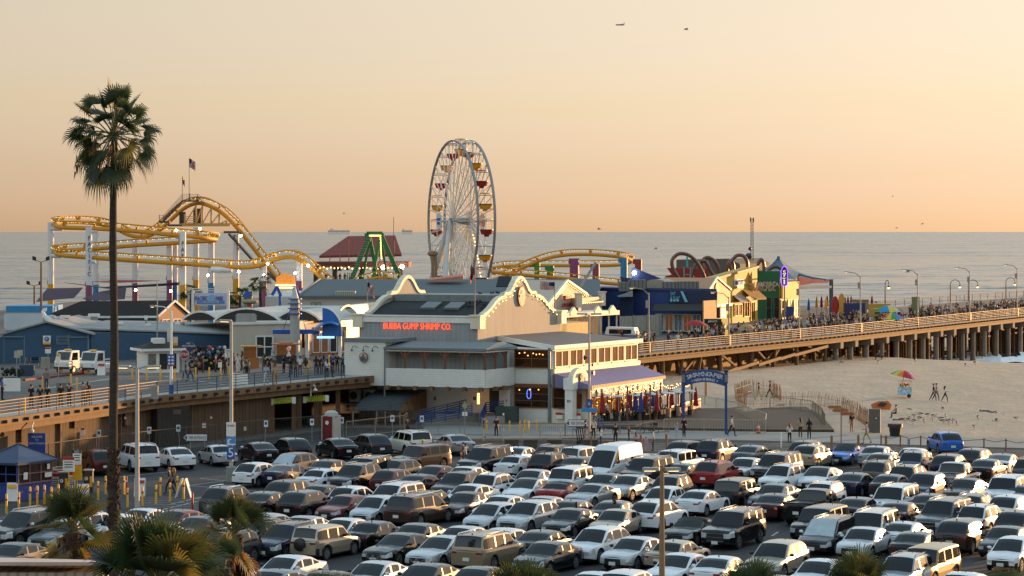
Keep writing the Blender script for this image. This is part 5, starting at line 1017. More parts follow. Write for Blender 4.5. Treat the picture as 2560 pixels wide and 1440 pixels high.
leg_(W(924, 594, Yk + 5), W(945, 697, Yk + 5), .8); leg_(W(952, 594, Yk), W(930, 697, Yk), .5)
mb = MB(); mb.bar(W(917, 585, Yk), W(957, 585, Yk), .9, .8); mb.bar(W(919, 583, Yk), W(919, 603, Yk), .9); mb.bar(W(953, 583, Yk), W(953, 603, Yk), .9); part('top_beam', mb, grn, gs)
mb = MB(); mb.bar(W(948, 600, Yk), W(936, 672, Yk), 1.5, .5); mb.bar(W(936, 672, Yk), W(934, 700, Yk), .7); part('swing_arm', mb, M('arm_green', '2f7a3c', .4), gs)
mb = MB()
for i in range(18): p = W(922, 592, Yk).lerp(W(880, 697, Yk), i / 18) + V((-.1, -.5, 0)); mb.bar(p - V((.4, 0, 0)), p + V((.4, 0, 0)), .07)
part('ladder', mb, steel, gs)
mb = MB()
for i in range(14): mb.ell(W(924 + i * 2.1, 589, Yk - .6), .1, 5, 4); mb.ell(W(951 + i * .2, 594 + i * 4, Yk - .6), .1, 5, 4)
part('bulbs', mb, bulb, gs)
pv = thing('open_pavilion', 'open upper-floor pavilion with tall red-brown shed roof and hanging lamps', 'pavilion', X(900, 430, ZD)); rr_ = M('red_brown_roof', '7c2c1a', .7, stripe=((1, 0, 0), .8, .8, .15)); Yp_ = 430
mb = MB(); mb.prism([W(798, 645, Yp_), W(1004, 641, Yp_), W(988, 594, Yp_ + 9), W(870, 596, Yp_ + 9)], UP * .4); part('roof', mb, rr_, pv)
mb = MB(); mb.obox(W(786, 668, Yp_ - 3), V((16.2, 0, 0)), V((0, 14, 0)), UP * .9); part('lower_roof', mb, M('pavilion_fascia', '5c2c1c', .7), pv)
for px in (790, 837, 905, 948, 1001): mb = MB(); mb.bar(X(px, Yp_ - 2, 7.9), W(px, 668, Yp_ - 2), .8); part('post', mb, M('post_dark', '2c2420', .7), pv)
for px, y in ((825, 640), (850, 630), (872, 597), (895, 630), (950, 620), (985, 600)): mb = MB(); mb.bar(W(px, 655, Yp_), W(px, y + 2, Yp_), .18); part('strut', mb, M('strut_tan', 'a8683c', .6), pv)
mb = MB(); mb.foot([X(786, Yp_ - 3), X(1018, Yp_ - 3), X(1018, Yp_ + 11), X(786, Yp_ + 11)], ZD, 8.0); part('base', mb, M('pavilion_base', '8a8378', .8), pv)
mb = MB()
for px in range(800, 1015, 9): mb.ell(W(px, 670 + 2 * math.sin(px), Yp_ - 3.2), .12, 5, 4)
part('bulbs', mb, bulb, pv)
for px, py in ((849, 677), (867, 675), (892, 673), (915, 673)): mb = MB(); mb.lathe(W(px, py, Yp_ - 2), [(.4, 0), (.25, .25), (.04, .6)], 8); part('hanging_lamp', mb, black, pv)
mb = MB(); mb.ell(W(958, 668, Yp_ - 4), .35, 8, 5); mb.ell(W(1005, 666, Yp_ - 4), .35, 8, 5); part('floodlight', mb, wl_, pv)
for pts, c, lab in ((((90, 755, 300), (118, 722, 306), (150, 728, 308), (208, 720, 304), (185, 745, 300), (150, 748, 300)), '3c2634', 'dark purple shade sail at far left below the coaster'), (((206, 748, 302), (250, 730, 306), (316, 718, 304), (312, 748, 300), (260, 752, 300)), '3c2634', 'dark purple shade sail behind the palm trunk'), (((160, 707, 318), (260, 718, 322), (448, 707, 318), (446, 713, 318), (270, 722, 321)), '101a2e', 'long navy shade sail strung between coaster columns'), (((232, 704, 326), (300, 707, 328), (400, 702, 326), (290, 701, 330)), '8c2a20', 'thin red shade sail above the navy one')):
    mb = MB(); mb.prism([W(*q) for q in pts], V((0, .05, .05))); solo('shade_sail', mb, M('sail_' + c, c, .8), lab, 'shade sail', W(*pts[0]))
whitegab = M('gable_pink_white', 'b9a692', .65, var=.08, stripe=((.5, .87, 0), .3, .9, .1))
dE = V((.485, .875, 0))                                 # along the pier; shop fronts face the lot side (v_)
def along(px, Y, L): p = X(px, Y); return p, p + dE * L
gs_p = X(1362, 286); t = thing('gabled_store', 'white gabled store with bulb-lit roof edge and red lettering behind the big gable', 'shop', gs_p)
a = gs_p; b_ = X(1484, 300); f = (b_ - a); mb = MB(); mb.prism([z3(a, ZD), z3(b_, ZD), z3(b_, 8.7), z3(a + f * .38, 11.1) if 0 else z3(a.lerp(b_, .42), 11.2), z3(a, 8.3)], V((-6, 5, 0))); part('wall', mb, whitegab, t)
mb = MB(); m = a.lerp(b_, .42); n = V((f.y, -f.x, 0)).normalized() * .15; mb.bar(z3(a, 8.3) + n, z3(m, 11.2) + n, .3, .25); mb.bar(z3(m, 11.2) + n, z3(b_, 8.7) + n, .3, .25); part('bargeboard', mb, cream, t)
mb = MB()
for k in range(17): mb.ell(z3(a, 8.0).lerp(z3(m, 10.8), k / 17) + n * 2, .06, 5, 4); mb.ell(z3(m, 10.8).lerp(z3(b_, 8.4), k / 17) + n * 2, .06, 5, 4)
part('bulbs', mb, bulb, t); mb = MB(); mb.text("RUSTY'S", z3(m, 9.2) + n * 1.4, f, UP, .55, .06, 0, width=2.6); mb.text('SURF RANCH', z3(m, 8.35) + n * 1.4, f, UP, .4, .06, 0, width=3.4); part('lettering', mb, red, t)
a, b_ = X(1446, 292), X(1505, 300); t = thing('parapet_shop', 'pinkish flat-topped shop with corner pillars and a row of bulbs', 'shop', a); mb = MB(); mb.foot([a, b_, b_ + V((-3, 6, 0)), a + V((-3, 6, 0))], ZD, 9.1); part('wall', mb, whitegab, t)
for p in (a, b_): mb = MB(); mb.box(z3(p, 8.0), (.7, .7, 1.6), .3); mb.box(z3(p, 9.6), (.9, .9, .12), .3); part('corner_pillar', mb, cream, t)
mb = MB(); n = V((.2, -.25, 0))
for k in range(12): mb.ell(z3(a.lerp(b_, (k + .5) / 12), 8.5) + n, .06, 5, 4)
part('bulbs', mb, bulb, t)
a, b_ = X(1405, 276), X(1549, 287); f = (b_ - a).normalized(); n = V((f.y, -f.x, 0)); t = thing('colonnade', 'cream open colonnade with little gablets along the pier walk', 'colonnade', a); L_ = (b_ - a).length
mb = MB(); mb.obox(z3(a, 7.35), b_ - a, -n * 3, UP * .5); part('entablature', mb, cream, t); mb = MB(); mb.obox(z3(a - n * .1, ZD), b_ - a, -n * .2 - n * 3, UP * 2.0) if 0 else mb.wall(a - n * 3, b_ - n * 3, ZD, 7.3, .2); part('back_wall', mb, M('colonnade_back', '5a4632', .8, var=.3), t)
for k in range(8): mb = MB(); p = a + f * (L_ * k / 7 * .98 + .1) - n * .3; mb.bar(z3(p, ZD), z3(p, 7.35), .18); part('column', mb, cream, t)
for k in (.2, .62, .88): mb = MB(); p = a + f * L_ * k + n * .05; mb.prism([z3(p - f * .8, 7.5), z3(p + f * .8, 7.5), z3(p + f * .8, 7.9), z3(p, 8.5), z3(p - f * .8, 7.9)], -n * .3); part('gablet', mb, cream, t)
mb = MB(); a2, b2 = X(1398, 268), X(1470, 274); mb.foot([a2, b2, b2 + V((-2, 3, 0)), a2 + V((-2, 3, 0))], ZD, 7.0); solo('cream_parapet', mb, M('sunlit_brick', 'c2a268', .7, var=.15, stripe=((0, 0, 1), .25, .85, .12)), 'sunlit cream brick wall between the gable facade and the colonnade', 'wall', a2)
bb = M('royal_blue_wall', '22386e', .7, var=.08)
a, b_ = X(1504, 318), X(1793, 310); t = thing('royal_blue_building', 'long royal blue building with eat and play banner and dark shop awning', 'building', a); mb = MB(); mb.foot([a, b_, b_ + V((-3, 14, 0)), a + V((-2, 14, 0))], ZD, 9.65); part('wall', mb, bb, t)
mb = MB(); mb.wall(a + V((0, -.1, 0)), b_ + V((0, -.1, 0)), 9.5, 9.8, .3); part('coping', mb, navy, t)
n = V((0, -1, 0)); f = (b_ - a).normalized()
q0, q1 = W(1672, 757, 312.6), W(1789, 727, 309.5)
mb = MB(); mb.obox(V((q0.x, q0.y, q0.z)), V((q1.x - q0.x, q1.y - q0.y, 0)), V((0, .12, 0)), UP * (q1.z - q0.z - .05)); part('banner', mb, M('banner_navy', '1c2340', .7), t)
ci = M('banner_cyan', '6fb8cc', .6); mb = MB(); mb.text('EAT', W(1682, 734, 312) + n * .5, (1, 0, 0), UP, .42, .03, width=.62); mb.text('& PLAY', W(1687, 744.5, 312) + n * .5, (1, 0, 0), UP, .42, .03, width=1.2)
Pn = lambda px, py: W(px, py, 311.2)
mb.prism([Pn(1701, 728), Pn(1707, 728), Pn(1720, 755), Pn(1712, 755)], n * .05); mb.prism([Pn(1734, 755), Pn(1742, 755), Pn(1742, 742), Pn(1745, 742), Pn(1741, 733), Pn(1735, 742), Pn(1736, 742)], n * .05)
for px in (1678, 1686, 1694): mb.lathe(Pn(px, 751), [(.16, 0), (.16, .03)], 10, axis=n)
part('lettering', mb, ci, t)
mb = MB(); p, q = W(1630, 778, 309.5), W(1758, 778, 306.5); p2, q2 = W(1637, 762, 311.5), W(1756, 760, 309.8); mb.prism([p, q, q2, p2], UP * .08); part('shop_awning', mb, M('dark_awning', '2a2824', .85), t)
mb = MB(); q3 = z3(q, ZD); mb.wall(X(1758, 306.6), X(1790, 309.8), ZD, 8.4, .15); part('wall', mb, M('shop_cream_end', 'b58f5c', .7), t)
for k in range(5):
    aa = X(1640 + k * 23, 311.6 - k * .4 - .2); window(t, aa, X(1640 + k * 23 + 20, 311.6 - (k + .9) * .4 - .2), ZD + .3, 6.6, 2, 1, white, warm if k % 2 else M('shop_goods', '6c7c80', .6, var=.7, scale=3))
mb = MB(); mb.prism([W(1546, 742, 312), W(1582, 728, 312), W(1582, 742, 312)], V((0, 4, 0))); part('porch_roof', mb, flatroof, t); mb = MB(); mb.wall(X(1548, 314), X(1583, 313), ZD, 8.4, .2); part('wall', mb, M('porch_navy', '182748', .7), t)
mb = MB(); arc = [W(1590 + 98 * i / 12, 724 - 26 * math.sin(math.pi * (i / 12)) ** .8, 318) for i in range(13)]; mb.prism(arc, V((5, 10, 0))); part('vault_roof', mb, M('vault_cream', '9a8d7c', .6, var=.1), t)
for px, py, s in ((1594, 718, 2.2), (1562, 724, 1.4), (1676, 723, 1.8), (1720, 722, 2.6)):
    mb = MB(); p = W(px, py + 4, 315); mb.box(p, (s, 1.5, 1.15), .1); solo('rooftop_unit', mb, M('unit_grey', '6e6c66', .7, stripe=((1, 0, 0), .5, .5, .3)), {1594: 'wide', 1562: 'low', 1676: 'black-grilled', 1720: 'largest'}[px] + ' grey air conditioning unit on the royal blue building roof', 'rooftop unit', p)
fm = M('grey_hoarding', '8c8a80', .8, var=.15, stripe=((1, 0, 0), .5, .85, .15)); a, b_ = X(1550, 297), X(1652, 303); t = thing('hoarding', 'pale corrugated hoarding with wire fence in front of the royal blue building', 'fence', a); mb = MB(); mb.wall(a, b_, ZD, 6.8, .08); part('panel', mb, fm, t)
for k in range(4): mb = MB(); p = a.lerp(b_, k / 3) + V((0, -.15, 0)); mb.bar(z3(p, ZD), z3(p, 6.9), .12); part('post', mb, steel, t)
mb = MB(); mb.prism([W(1580, 671, 345), W(1585, 669, 345), W(1662, 700, 345), W(1662, 712, 345), W(1580, 712, 345)], V((0, .6, 0))); mb.foot([X(1580, 345), X(1662, 345), X(1662, 346), X(1580, 346)], ZD, 10); solo('blue_fin_wall', mb, bb, 'pointed royal blue fin wall with a floodlight, above the vaulted roof', 'wall', X(1580, 345))
mb = MB(); mb.ell(W(1586, 682, 344.5), .28, 8, 5); solo('floodlight', mb, wl_, 'bright floodlight on the pointed blue fin wall', 'floodlight', W(1586, 682, 344.5))
mb = MB(); mb.prism([W(1549, 692, 340), W(1580, 696, 340), W(1583, 715, 340), W(1560, 712, 340)], V((0, .5, 0))); mb.foot([X(1560, 340), X(1583, 340), X(1583, 340.5), X(1560, 340.5)], ZD, 9.8); solo('blue_wing_wall', mb, navy, 'small dark blue wing wall left of the pointed fin', 'wall', X(1560, 340))
rw = M('scarlet_wall', '8a1c16', .6); Yr = 372
mb = MB(); mb.prism([W(1668, 670, Yr), W(1770, 670, Yr), W(1772, 712, Yr), W(1664, 706, Yr), W(1664, 690, Yr), W(1680, 687, Yr)], V((0, 1, 0))); mb.foot([X(1664, Yr), X(1772, Yr), X(1772, Yr + 1), X(1664, Yr + 1)], ZD, 9.5); solo('red_wall', mb, rw, 'angular red wall behind the looping pipes', 'wall', X(1664, Yr))
mb = MB(); p, q = X(1690, 392), X(1850, 392); mb.prism([z3(p, ZD), z3(q, ZD), W(1850, 660, 392), W(1820, 647, 392), W(1691, 649, 392)], V((6, 12, 0))); solo('grey_block', mb, M('taupe_panel', '5e564c', .8, var=.1, stripe=((0, 0, 1), 1.2, .85, .05)), 'big taupe windowless block behind the red wall and pipes', 'building', p)
pipe = M('bronze_pipe', '6b4a3e', .4, .3)
for i, pts in enumerate((((1700, 700), (1684, 675), (1680, 652), (1692, 637), (1706, 634), (1724, 639), (1742, 655), (1756, 680), (1764, 700), (1772, 706)), ((1730, 692), (1734, 672), (1744, 658), (1756, 653), (1766, 656), (1778, 680), (1790, 693)), ((1757, 698), (1757, 672), (1755, 655), (1762, 646), (1772, 644), (1786, 652), (1796, 670), (1796, 690)), ((1829, 682), (1826, 660), (1836, 644), (1846, 638), (1860, 641), (1868, 655), (1869, 672)), ((1818, 686), (1820, 660), (1828, 652), (1833, 662), (1834, 680)), ((1893, 682), (1896, 660), (1902, 649), (1908, 654), (1910, 668), (1909, 690), (1905, 706)), ((1915, 706), (1920, 680), (1932, 668), (1944, 667), (1956, 674)))):
    mb = MB(); mb.tube(crom([W(x, y, 352 + i * 2) for x, y in pts], 6), .26, 8); solo('looping_pipe', mb, pipe, ['largest bronze pipe loop above the red wall', 'narrow bronze pipe loop with a slanting tail', 'double-humped bronze pipe loop right of the turquoise mast', 'bronze pipe arch over the yellow wall', 'small inner bronze pipe arch', 'slim bronze pipe loop beside the green wall', 'bronze pipe hoop ending at the purple sign'][i], 'pipe loop', W(*pts[0], 352 + i * 2), group='looping bronze pipes over the arcade')
t = thing('turquoise_mast', 'turquoise lattice mast inside the largest pipe loop', 'mast', X(1718, 350, ZD)); mb = MB(); p = X(1718, 350, ZD); tq = M('turquoise', '3f9a98', .5)
for s in (-.45, .45): mb.bar(p + V((s, 0, 0)), W(1718, 668, 350) + V((s, 0, 0)), .14)
for k in range(9): z = 4.5 + k * .8; mb.bar(p + V((-.45, 0, z - ZD)), p + V((.45, 0, z - ZD)), .1)
mb.bar(W(1718, 668, 350), W(1718, 641, 350), .25); part('frame', mb, tq, t)
yw = M('arcade_yellow', 'c09a3c', .65, var=.1, scale=.8); Ya = 345
a = X(1792, 340); b_ = a + dE * 20; k0_ = (1894 - 1280) / F; tt = (a.x - k0_ * a.y) / (k0_ * dE.y - dE.x); b_ = a + dE * tt
t = thing('yellow_arcade', 'yellow slant-topped arcade with pale sculpted figure and striped awnings', 'building', a); mb = MB(); mb.prism([z3(a, ZD), z3(b_, ZD), W(1893, 668, b_.y), W(1793, 696, a.y)], -v_ * 2.2); part('wall', mb, yw, t)
n = v_; pt = lambda k: a.lerp(b_, k)
mb = MB(); mb.bar(W(1792, 695, a.y), W(1894, 667, b_.y), .5, .3); part('coping', mb, M('coping_ochre', '8a6a2c', .6), t)
mb = MB(); c = z3(pt(.80), 9.2) + n * .15; mb.ell(c + UP * .9, (.35, .3, .5), 8, 5); mb.ell(c, (.7, .35, .6), 8, 5); mb.ell(c + dE * -.8 + UP * .3, (.4, .2, .2), 6, 4); mb.ell(c + dE * .7 - UP * .4, (.5, .25, .4), 6, 4); mb.ell(c - UP * .9, (.55, .3, .5), 8, 5); mb.tube([c + UP * 1.2, c + UP * 2.0 + dE * .3], [.25, .08], 6); part('wall_sculpture', mb, M('sculpture_cream', 'b58a44', .6), t)
for (k1, k2, z1, z2, o, m1, m2) in ((.38, .62, 7.3, 8.1, 1.1, 'b6a99a', '6b3e4a'), (.62, .98, 7.6, 8.8, 1.5, 'b9883c', '6e4a1e')):
    mb = MB(); N_ = 9
    for i in range(N_ * 2):
        p, q = pt(k1 + (k2 - k1) * i / N_ / 2), pt(k1 + (k2 - k1) * (i + 1) / N_ / 2); mb.add([z3(p + n * o, z1), z3(q + n * o, z1), z3(q + n * .05, z2), z3(p + n * .05, z2), z3(p + n * o, z1 - .25), z3(q + n * o, z1 - .25)], [[0, 1, 2, 3], [4, 5, 1, 0]], i % 2)
    part('striped_awning', mb, [M('aw_' + m1, m1, .8), M('aw_' + m2, m2, .8)], t)
for k1, k2, z1, z2 in ((.05, .2, ZD + .1, 7.2), (.42, .5, 5.2, 6.8), (.52, .6, 5.2, 6.8), (.66, .78, 5.0, 7.0), (.82, .92, ZD + .2, 7.0)): window(t, pt(k1) + n * .03, pt(k2) + n * .03, z1, z2, 2, 1, yellow, gold)
mb = MB(); p = pt(.40) + n * .08; mb.obox(z3(p, 9.0), dE * 3.2, n * .08, UP * 1.3, 0); mb.obox(z3(p + n * .09, 9.0), dE * 3.2, n * .01, UP * .35, 1); mb.text('FUNNEL CAKE', z3(p + dE * 1.6 + n * .1, 9.8), dE, UP, .6, .03, 0 + 2, width=2.9); part('shop_sign', mb, [white, red, M('sign_blue', '2a3f9c', .5)], t)
a, b_ = X(1764, 315), X(1826, 326); f = b_ - a; t = thing('pink_gable_shop', 'pink gable-fronted shop with round sign and dark open doorway', 'shop', a); mb = MB(); m = a.lerp(b_, .42); n2 = V((f.y, -f.x, 0)).normalized(); mb.prism([z3(a, 7.4), z3(b_, 7.4), z3(b_, 9.3), z3(m, 11.0), z3(a, 9.0)], -n2 * 7); mb.prism([z3(a - n2 * .5, ZD), z3(b_ - n2 * .5, ZD), z3(b_ - n2 * .5, 7.4), z3(a - n2 * .5, 7.4)], -n2 * .2); part('wall', mb, M('gable_salmon', 'b07f58', .65, var=.08, stripe=((.5, .87, 0), .4, .9, .1)), t)
mb = MB(); mb.lathe(z3(m, 9.5) + n2 * .03, [(.85, 0), (.85, .12), (.7, .12)], 20, axis=n2); part('round_sign', mb, M('round_sign', '9c6a4c', .6), t); mb = MB(); mb.bar(z3(a, 7.4) + n2 * .1, z3(b_, 7.4) + n2 * .1, .3, .35); mb.bar(z3(a, 9.0) + n2 * .1, z3(m, 11.05) + n2 * .1, .2); mb.bar(z3(m, 11.05) + n2 * .1, z3(b_, 9.3) + n2 * .1, .2); part('bargeboard', mb, cream, t)
for k in (.15, .62): mb = MB(); p = a.lerp(b_, k) - n2 * .38; mb.obox(z3(p, ZD), f * .3, n2 * .05, UP * 2.7); part('doorway', mb, black, t)
mb = MB(); mb.cyl(z3(a.lerp(b_, .5), ZD), .35, 3.2, 10); part('column', mb, M('maroon_column', '6b2c2c', .6), t)
a = X(1893, 362); b_ = a + dE * 9; t = thing('green_shop', 'green two-storey shop with yellow front and hanging letter sign', 'shop', a); gw = M('shop_green', '1c5a30', .65, var=.1); mb = MB(); mb.foot([a, X(1950, 360), X(1950, 372), a + V((0, 12, 0))], ZD, 11.2); part('wall', mb, gw, t)
mb = MB(); p, q = X(1950, 359), X(1998, 366); mb.foot([p, q, q + V((0, 8, 0)), p + V((0, 8, 0))], ZD, 9.6); part('yellow_front', mb, yw, t); n3 = V(((q - p).y, -(q - p).x, 0)).normalized()
mb = MB(); mb.wall(p + n3 * .3, p.lerp(q, .55) + n3 * .3, 7.3, 9.6, .3); part('sign_board', mb, yw, t)
mb = MB(); mb.text('MEXICAN', W(1927, 711, 359.8), (1, 0, 0), UP, .55, .05, width=3.6); part('lettering', mb, white, t)
mb = MB(); mb.text('ARCADE', W(1913, 716, 353), dE + V((.5, 0, 0)), UP, 1.4, .1, width=4.2); part('hanging_letters', mb, M('letter_bronze', 'a4876a', .5), t)
for px in (1916, 1935): window(t, X(px, 359.7), X(px + 12, 359.7), ZD + .1, 7.4, 1, 2, M('teal_frame', '2c6a6a', .6), gold)
for k in (.05, .4, .7): window(t, p.lerp(q, k) + n3 * .02, p.lerp(q, k + .25) + n3 * .02, ZD + .2, 7.0, 2, 2, cream, warm if k > .3 else gold)
mb = MB(); mb.box(X(1975, 357, ZD), (1.0, .8, 1.95)); part('drinks_machine', mb, M('machine_blue', '1a3a7c', .5), t)
t = thing('coffee_sign', 'tall black coffee sign edged in glowing purple neon', 'sign', W(1961, 712, 352)); Yc = 352; mb = MB(); sh_ = [W(1954, 712, Yc), W(1953, 676, Yc), W(1957, 668, Yc), W(1961, 666, Yc), W(1965, 668, Yc), W(1969, 676, Yc), W(1968, 712, Yc), W(1961, 716, Yc)]; mb.prism(sh_, V((0, .25, 0))); part('board', mb, black, t)
mb = MB(); mb.tube(sh_ + [sh_[0]], .055, 6); part('neon_edge', mb, M('purple_neon', '7a3cff', .4, var=0, emit=2.5), t); mb = MB(); mb.text('COFFEE', W(1961, 693, Yc - .05), (1, 0, 0), UP, 1.95, .03, vertical=True, width=.42); part('lettering', mb, M('sign_glow', 'fff0d8', .5, var=0, emit=1.2), t)
mb = MB(); mb.bar(W(1961, 690, Yc + .3), W(1961, 690, Yc + 8), .2); mb.bar(W(1961, 712, Yc + .2), X(1961, Yc + .2, ZD), .18); part('bracket', mb, steel, t)
t = thing('tensile_tent', 'peaked teal canvas tent with orange wing on tall posts', 'tent', X(1985, 380, ZD)); teal = M('teal_canvas', '1c5266', .8, var=.1); org = M('orange_canvas', 'b8481c', .8)
mb = MB(); pk_ = W(1946, 641, 380); rim_ = [W(1895, 678, 376), W(1925, 690, 366), W(1990, 698, 368), W(1996, 684, 380), W(2016, 686, 392), W(1950, 680, 395), W(1900, 680, 392)]
N2 = 6; rings = []
for i in range(N2 + 1):
    k = i / N2; rings.append([pk_.lerp(p, k) - UP * ((.5 * math.sin(math.pi * k))) for p in rim_])
for i in range(N2):
    for j in range(7): mb.add([rings[i][j], rings[i][(j + 1) % 7], rings[i + 1][(j + 1) % 7], rings[i + 1][j]], [[0, 1, 2, 3]], 0, True)
part('canopy', mb, teal, t)
mb = MB(); A_, B_, C_, D_ = W(1994, 690, 378), W(2000, 713, 372), W(2077, 713, 372), W(2076, 700, 380); mb.add([A_, B_, W(2035, 708, 374), W(2070, 708, 373), D_, W(2030, 697, 379)], [[0, 1, 2, 5], [5, 2, 3, 4]], 0, True); part('canopy', mb, org, t)
mb = MB(); mb.add([W(1996, 683, 380), W(2030, 692, 380), W(2078, 700, 379), W(2078, 702, 379), W(2030, 697, 379.5), W(1998, 690, 379)], [[0, 1, 4, 5], [1, 2, 3, 4]], 0, True); part('canopy', mb, teal, t)
for px, y, w in ((1946, 641, .4), (2078, 698, .55), (1996, 686, .3)): mb = MB(); mb.bar(X(px, 379, ZD), W(px, y, 379), w); part('post', mb, M('tent_post', '4c5c60', .5), t)
mb = MB(); mb.bar(W(1996, 719, 372), W(2079, 717, 372), .35); part('beam', mb, cream, t)
t = thing('antenna_mast', 'tall thin lattice antenna mast with dishes and aerials', 'mast', X(1880, 400, ZD)); mb = MB(); p = X(1880, 400, ZD); tp_ = W(1880, 545, 400)
for s in (-.25, .25): mb.bar(p + V((s, 0, 0)), V((p.x + s * .6, p.y, tp_.z)), .12)
for k in range(30): z = ZD + (tp_.z - ZD) * k / 30; mb.bar(V((p.x - .22, p.y, z)), V((p.x + .22, p.y, z + .5)), .07)
part('lattice', mb, M('mast_tan', '8a7462', .5), t)
for px, y in ((1876, 543), (1884, 544)): mb = MB(); mb.bar(W(px, y, 400), W(px, y + 12, 400), .12); part('aerial', mb, dark_steel, t)
mb = MB(); mb.ell(W(1872, 640, 399.5), (.6, .3, .5), 8, 5); mb.ell(W(1875, 622, 399.5), (.3, .2, .3), 8, 5); part('dish', mb, dark_steel, t)
mb = MB(); mb.bar(W(984, 702, 420), W(984, 543, 420), .08); solo('radio_mast', mb, dark_steel, 'thin bare pole rising beside the red pavilion roof', 'mast', W(984, 702, 420))
t = thing('hotdog_stand', 'black and cream snack stand with white lettering and lit counter', 'market stall', X(1790, 300, ZD)); p = X(1782, 300, ZD); mb = MB(); mb.box(p, (1.6, 1.4, 2.2), R(28)); part('wall', mb, black, t); q = X(1806, 302, ZD); mb = MB(); mb.box(q + UP * 1.4, (1.5, 1.4, .8), R(28)); mb.box(q, (1.4, 1.3, .8), R(28)); part('hatch', mb, M('stand_lit', 'c8a860', .6, emit=.4, ecol='ffc470'), t); mb = MB(); mb.text('JAPADOG', p + V((-.1, -.95, 1.9)), (.88, .47, 0), UP, .28, .03, width=1.3); part('lettering', mb, white, t)
def parasol(px, py, Y, cols, label, Rr=1.3, hgt=.75, pole=True, grp=None, seg=8):
    tp = W(px, py, Y); t = thing('parasol', label, 'parasol', V((tp.x, tp.y, ZD if Y > 225 else tp.z - 2.2)), group=grp); mb = MB(); n_ = seg
    prev = [tp] * n_
    for k in range(1, 4):
        ring = [tp + V((math.cos(2 * math.pi * j / n_) * Rr * k / 3, math.sin(2 * math.pi * j / n_) * Rr * k / 3, -hgt * (k / 3) ** 1.7)) for j in range(n_)]
        for j in range(n_): mb.add([prev[j], prev[(j + 1) % n_], ring[(j + 1) % n_], ring[j]] if k > 1 else [tp, ring[(j + 1) % n_], ring[j]], [[0, 1, 2, 3]] if k > 1 else [[0, 2, 1]], j % len(cols), False)
        prev = ring
    part('canopy', mb, cols, t); mb = MB(); mb.bar(V((tp.x, tp.y, BASE[t].z)), tp, .06); part('pole', mb, steel, t); return t
rb = [M('para_' + c, c, .8) for c in ('a82030', 'c8741c', 'c8b03a', '3f8a3c', '2f7fb4', '3a3f8c', '6c2f78')]
parasol(1738, 800, 292, [M('para_scarlet', '9a1a1c', .8)], 'scarlet parasol over a stall left of the black snack stand', 1.5, .6)
parasol(2218, 763, 345, [rb[4], rb[2], rb[4], M('para_pale', '8fb8c4', .8), rb[3]], 'blue and yellow striped parasol over a cart in the pier crowd', 2.0, .9)
parasol(2230, 781, 328, rb, 'rainbow parasol low beside the pier railing', 1.6, .9, seg=14)
parasol(1866, 808, 292, [M('para_peach', 'b8704c', .8), M('para_olive', '8a8a4c', .8)], 'peach and olive parasol among the crowd near the yellow arcade', 1.2, .8)
t = thing('food_cart', 'yellow food cart below the blue and yellow parasol', 'cart', X(2212, 346, ZD)); mb = MB(); mb.box(X(2212, 346, ZD + .3), (3.2, 1.4, 1.0), R(28)); part('body', mb, M('cart_yellow', 'a8862c', .6), t); mb = MB(); mb.box(X(2212, 346, ZD + 1.9), (3.6, 1.8, .15), R(28)); part('roof', mb, M('cart_cream', 'b8954c', .6), t)
for px, h in ((2088, 2.3), (2104, 3.0)):
    p = X(px, 366, ZD); mb = MB(); mb.prism([p + V((math.cos(a) * .55, 0, 1.2 + math.sin(a) * h * .62 + .6)) for a in [2 * math.pi * i / 18 for i in range(18)]], V((0, .15, 0))); t = thing('surfboard_sign', ('shorter red' if px == 2088 else 'taller golden') + ' surfboard-shaped sign standing on the pier', 'sign', p); part('board', mb, M('board_gold', 'c8923a', .5) if px > 2100 else red, t)
t = thing('photo_booth', 'dark blue and brown booth in the crowd right of the surfboard sign', 'booth', X(2140, 360, ZD)); mb = MB(); mb.box(X(2136, 360, ZD), (2.4, 2, 2.4), R(28)); part('wall', mb, navy, t); mb = MB(); mb.box(X(2150, 362, ZD), (1.6, 2, 2.7), R(28)); mb.box(X(2150, 362, ZD + 2.7), (1.8, 2.2, .15), R(28)); part('wall', mb, M('booth_tan', '9a7a58', .7), t)
mb = MB(); mb.box(X(2180, 372, ZD), (6, 1, 1.9), R(28)); solo('yellow_screen', mb, M('screen_ochre', 'b88a3a', .7), 'sunlit ochre windbreak screen at the back of the pier crowd', 'screen', X(2180, 372, ZD))
mb = MB(); mb.box(X(2289, 352, ZD), (1.1, .5, 2.0), R(28)); mb.box(X(2289, 352, ZD + 2.0), (1.0, .5, 1.5), R(28)); solo('ticket_machine', mb, M('kiosk_olive', '6e7048', .6), 'tall olive and white machine box on the pier by a lamp post', 'machine', X(2289, 352, ZD))
def closed_parasol(p, col, label, h=2.4, grp=None):
    t = thing('closed_parasol', label, 'parasol', p, group=grp); mb = MB(); mb.lathe(p + UP * (h - 1.75), [(.22, 0), (.26, .1), (.2, .5), (.2, .9), (.12, 1.4), (.03, 1.75)], 9); part('furled_canopy', mb, M('furled_' + col, col, .8), t); mb = MB(); mb.bar(p, p + UP * (h + .05), .06); part('pole', mb, wood, t); return t
for px, y, c_ in ((1949, 360, '1f4f90'), (1965, 358, 'c8901c'), (1982, 358, 'c8901c'), (2022, 366, '1f4f90'), (2042, 378, 'c8901c'), (2054, 380, '7c1f24'), (2065, 372, 'c8901c'), (2068, 384, '7c1f24'), (2080, 372, '1f4f90'), (2113, 374, '7c1f24'), (2120, 380, '7c1f24'), (2128, 382, '7c1f24'), (2180, 384, '7c1f24')):
    closed_parasol(X(px, y, ZD), c_, {'1f4f90': 'blue', 'c8901c': 'yellow', '7c1f24': 'dark red'}[c_] + ' furled parasol on the pier terrace', 2.9, 'furled parasols on the pier terrace')
PG = G(0, 1200)
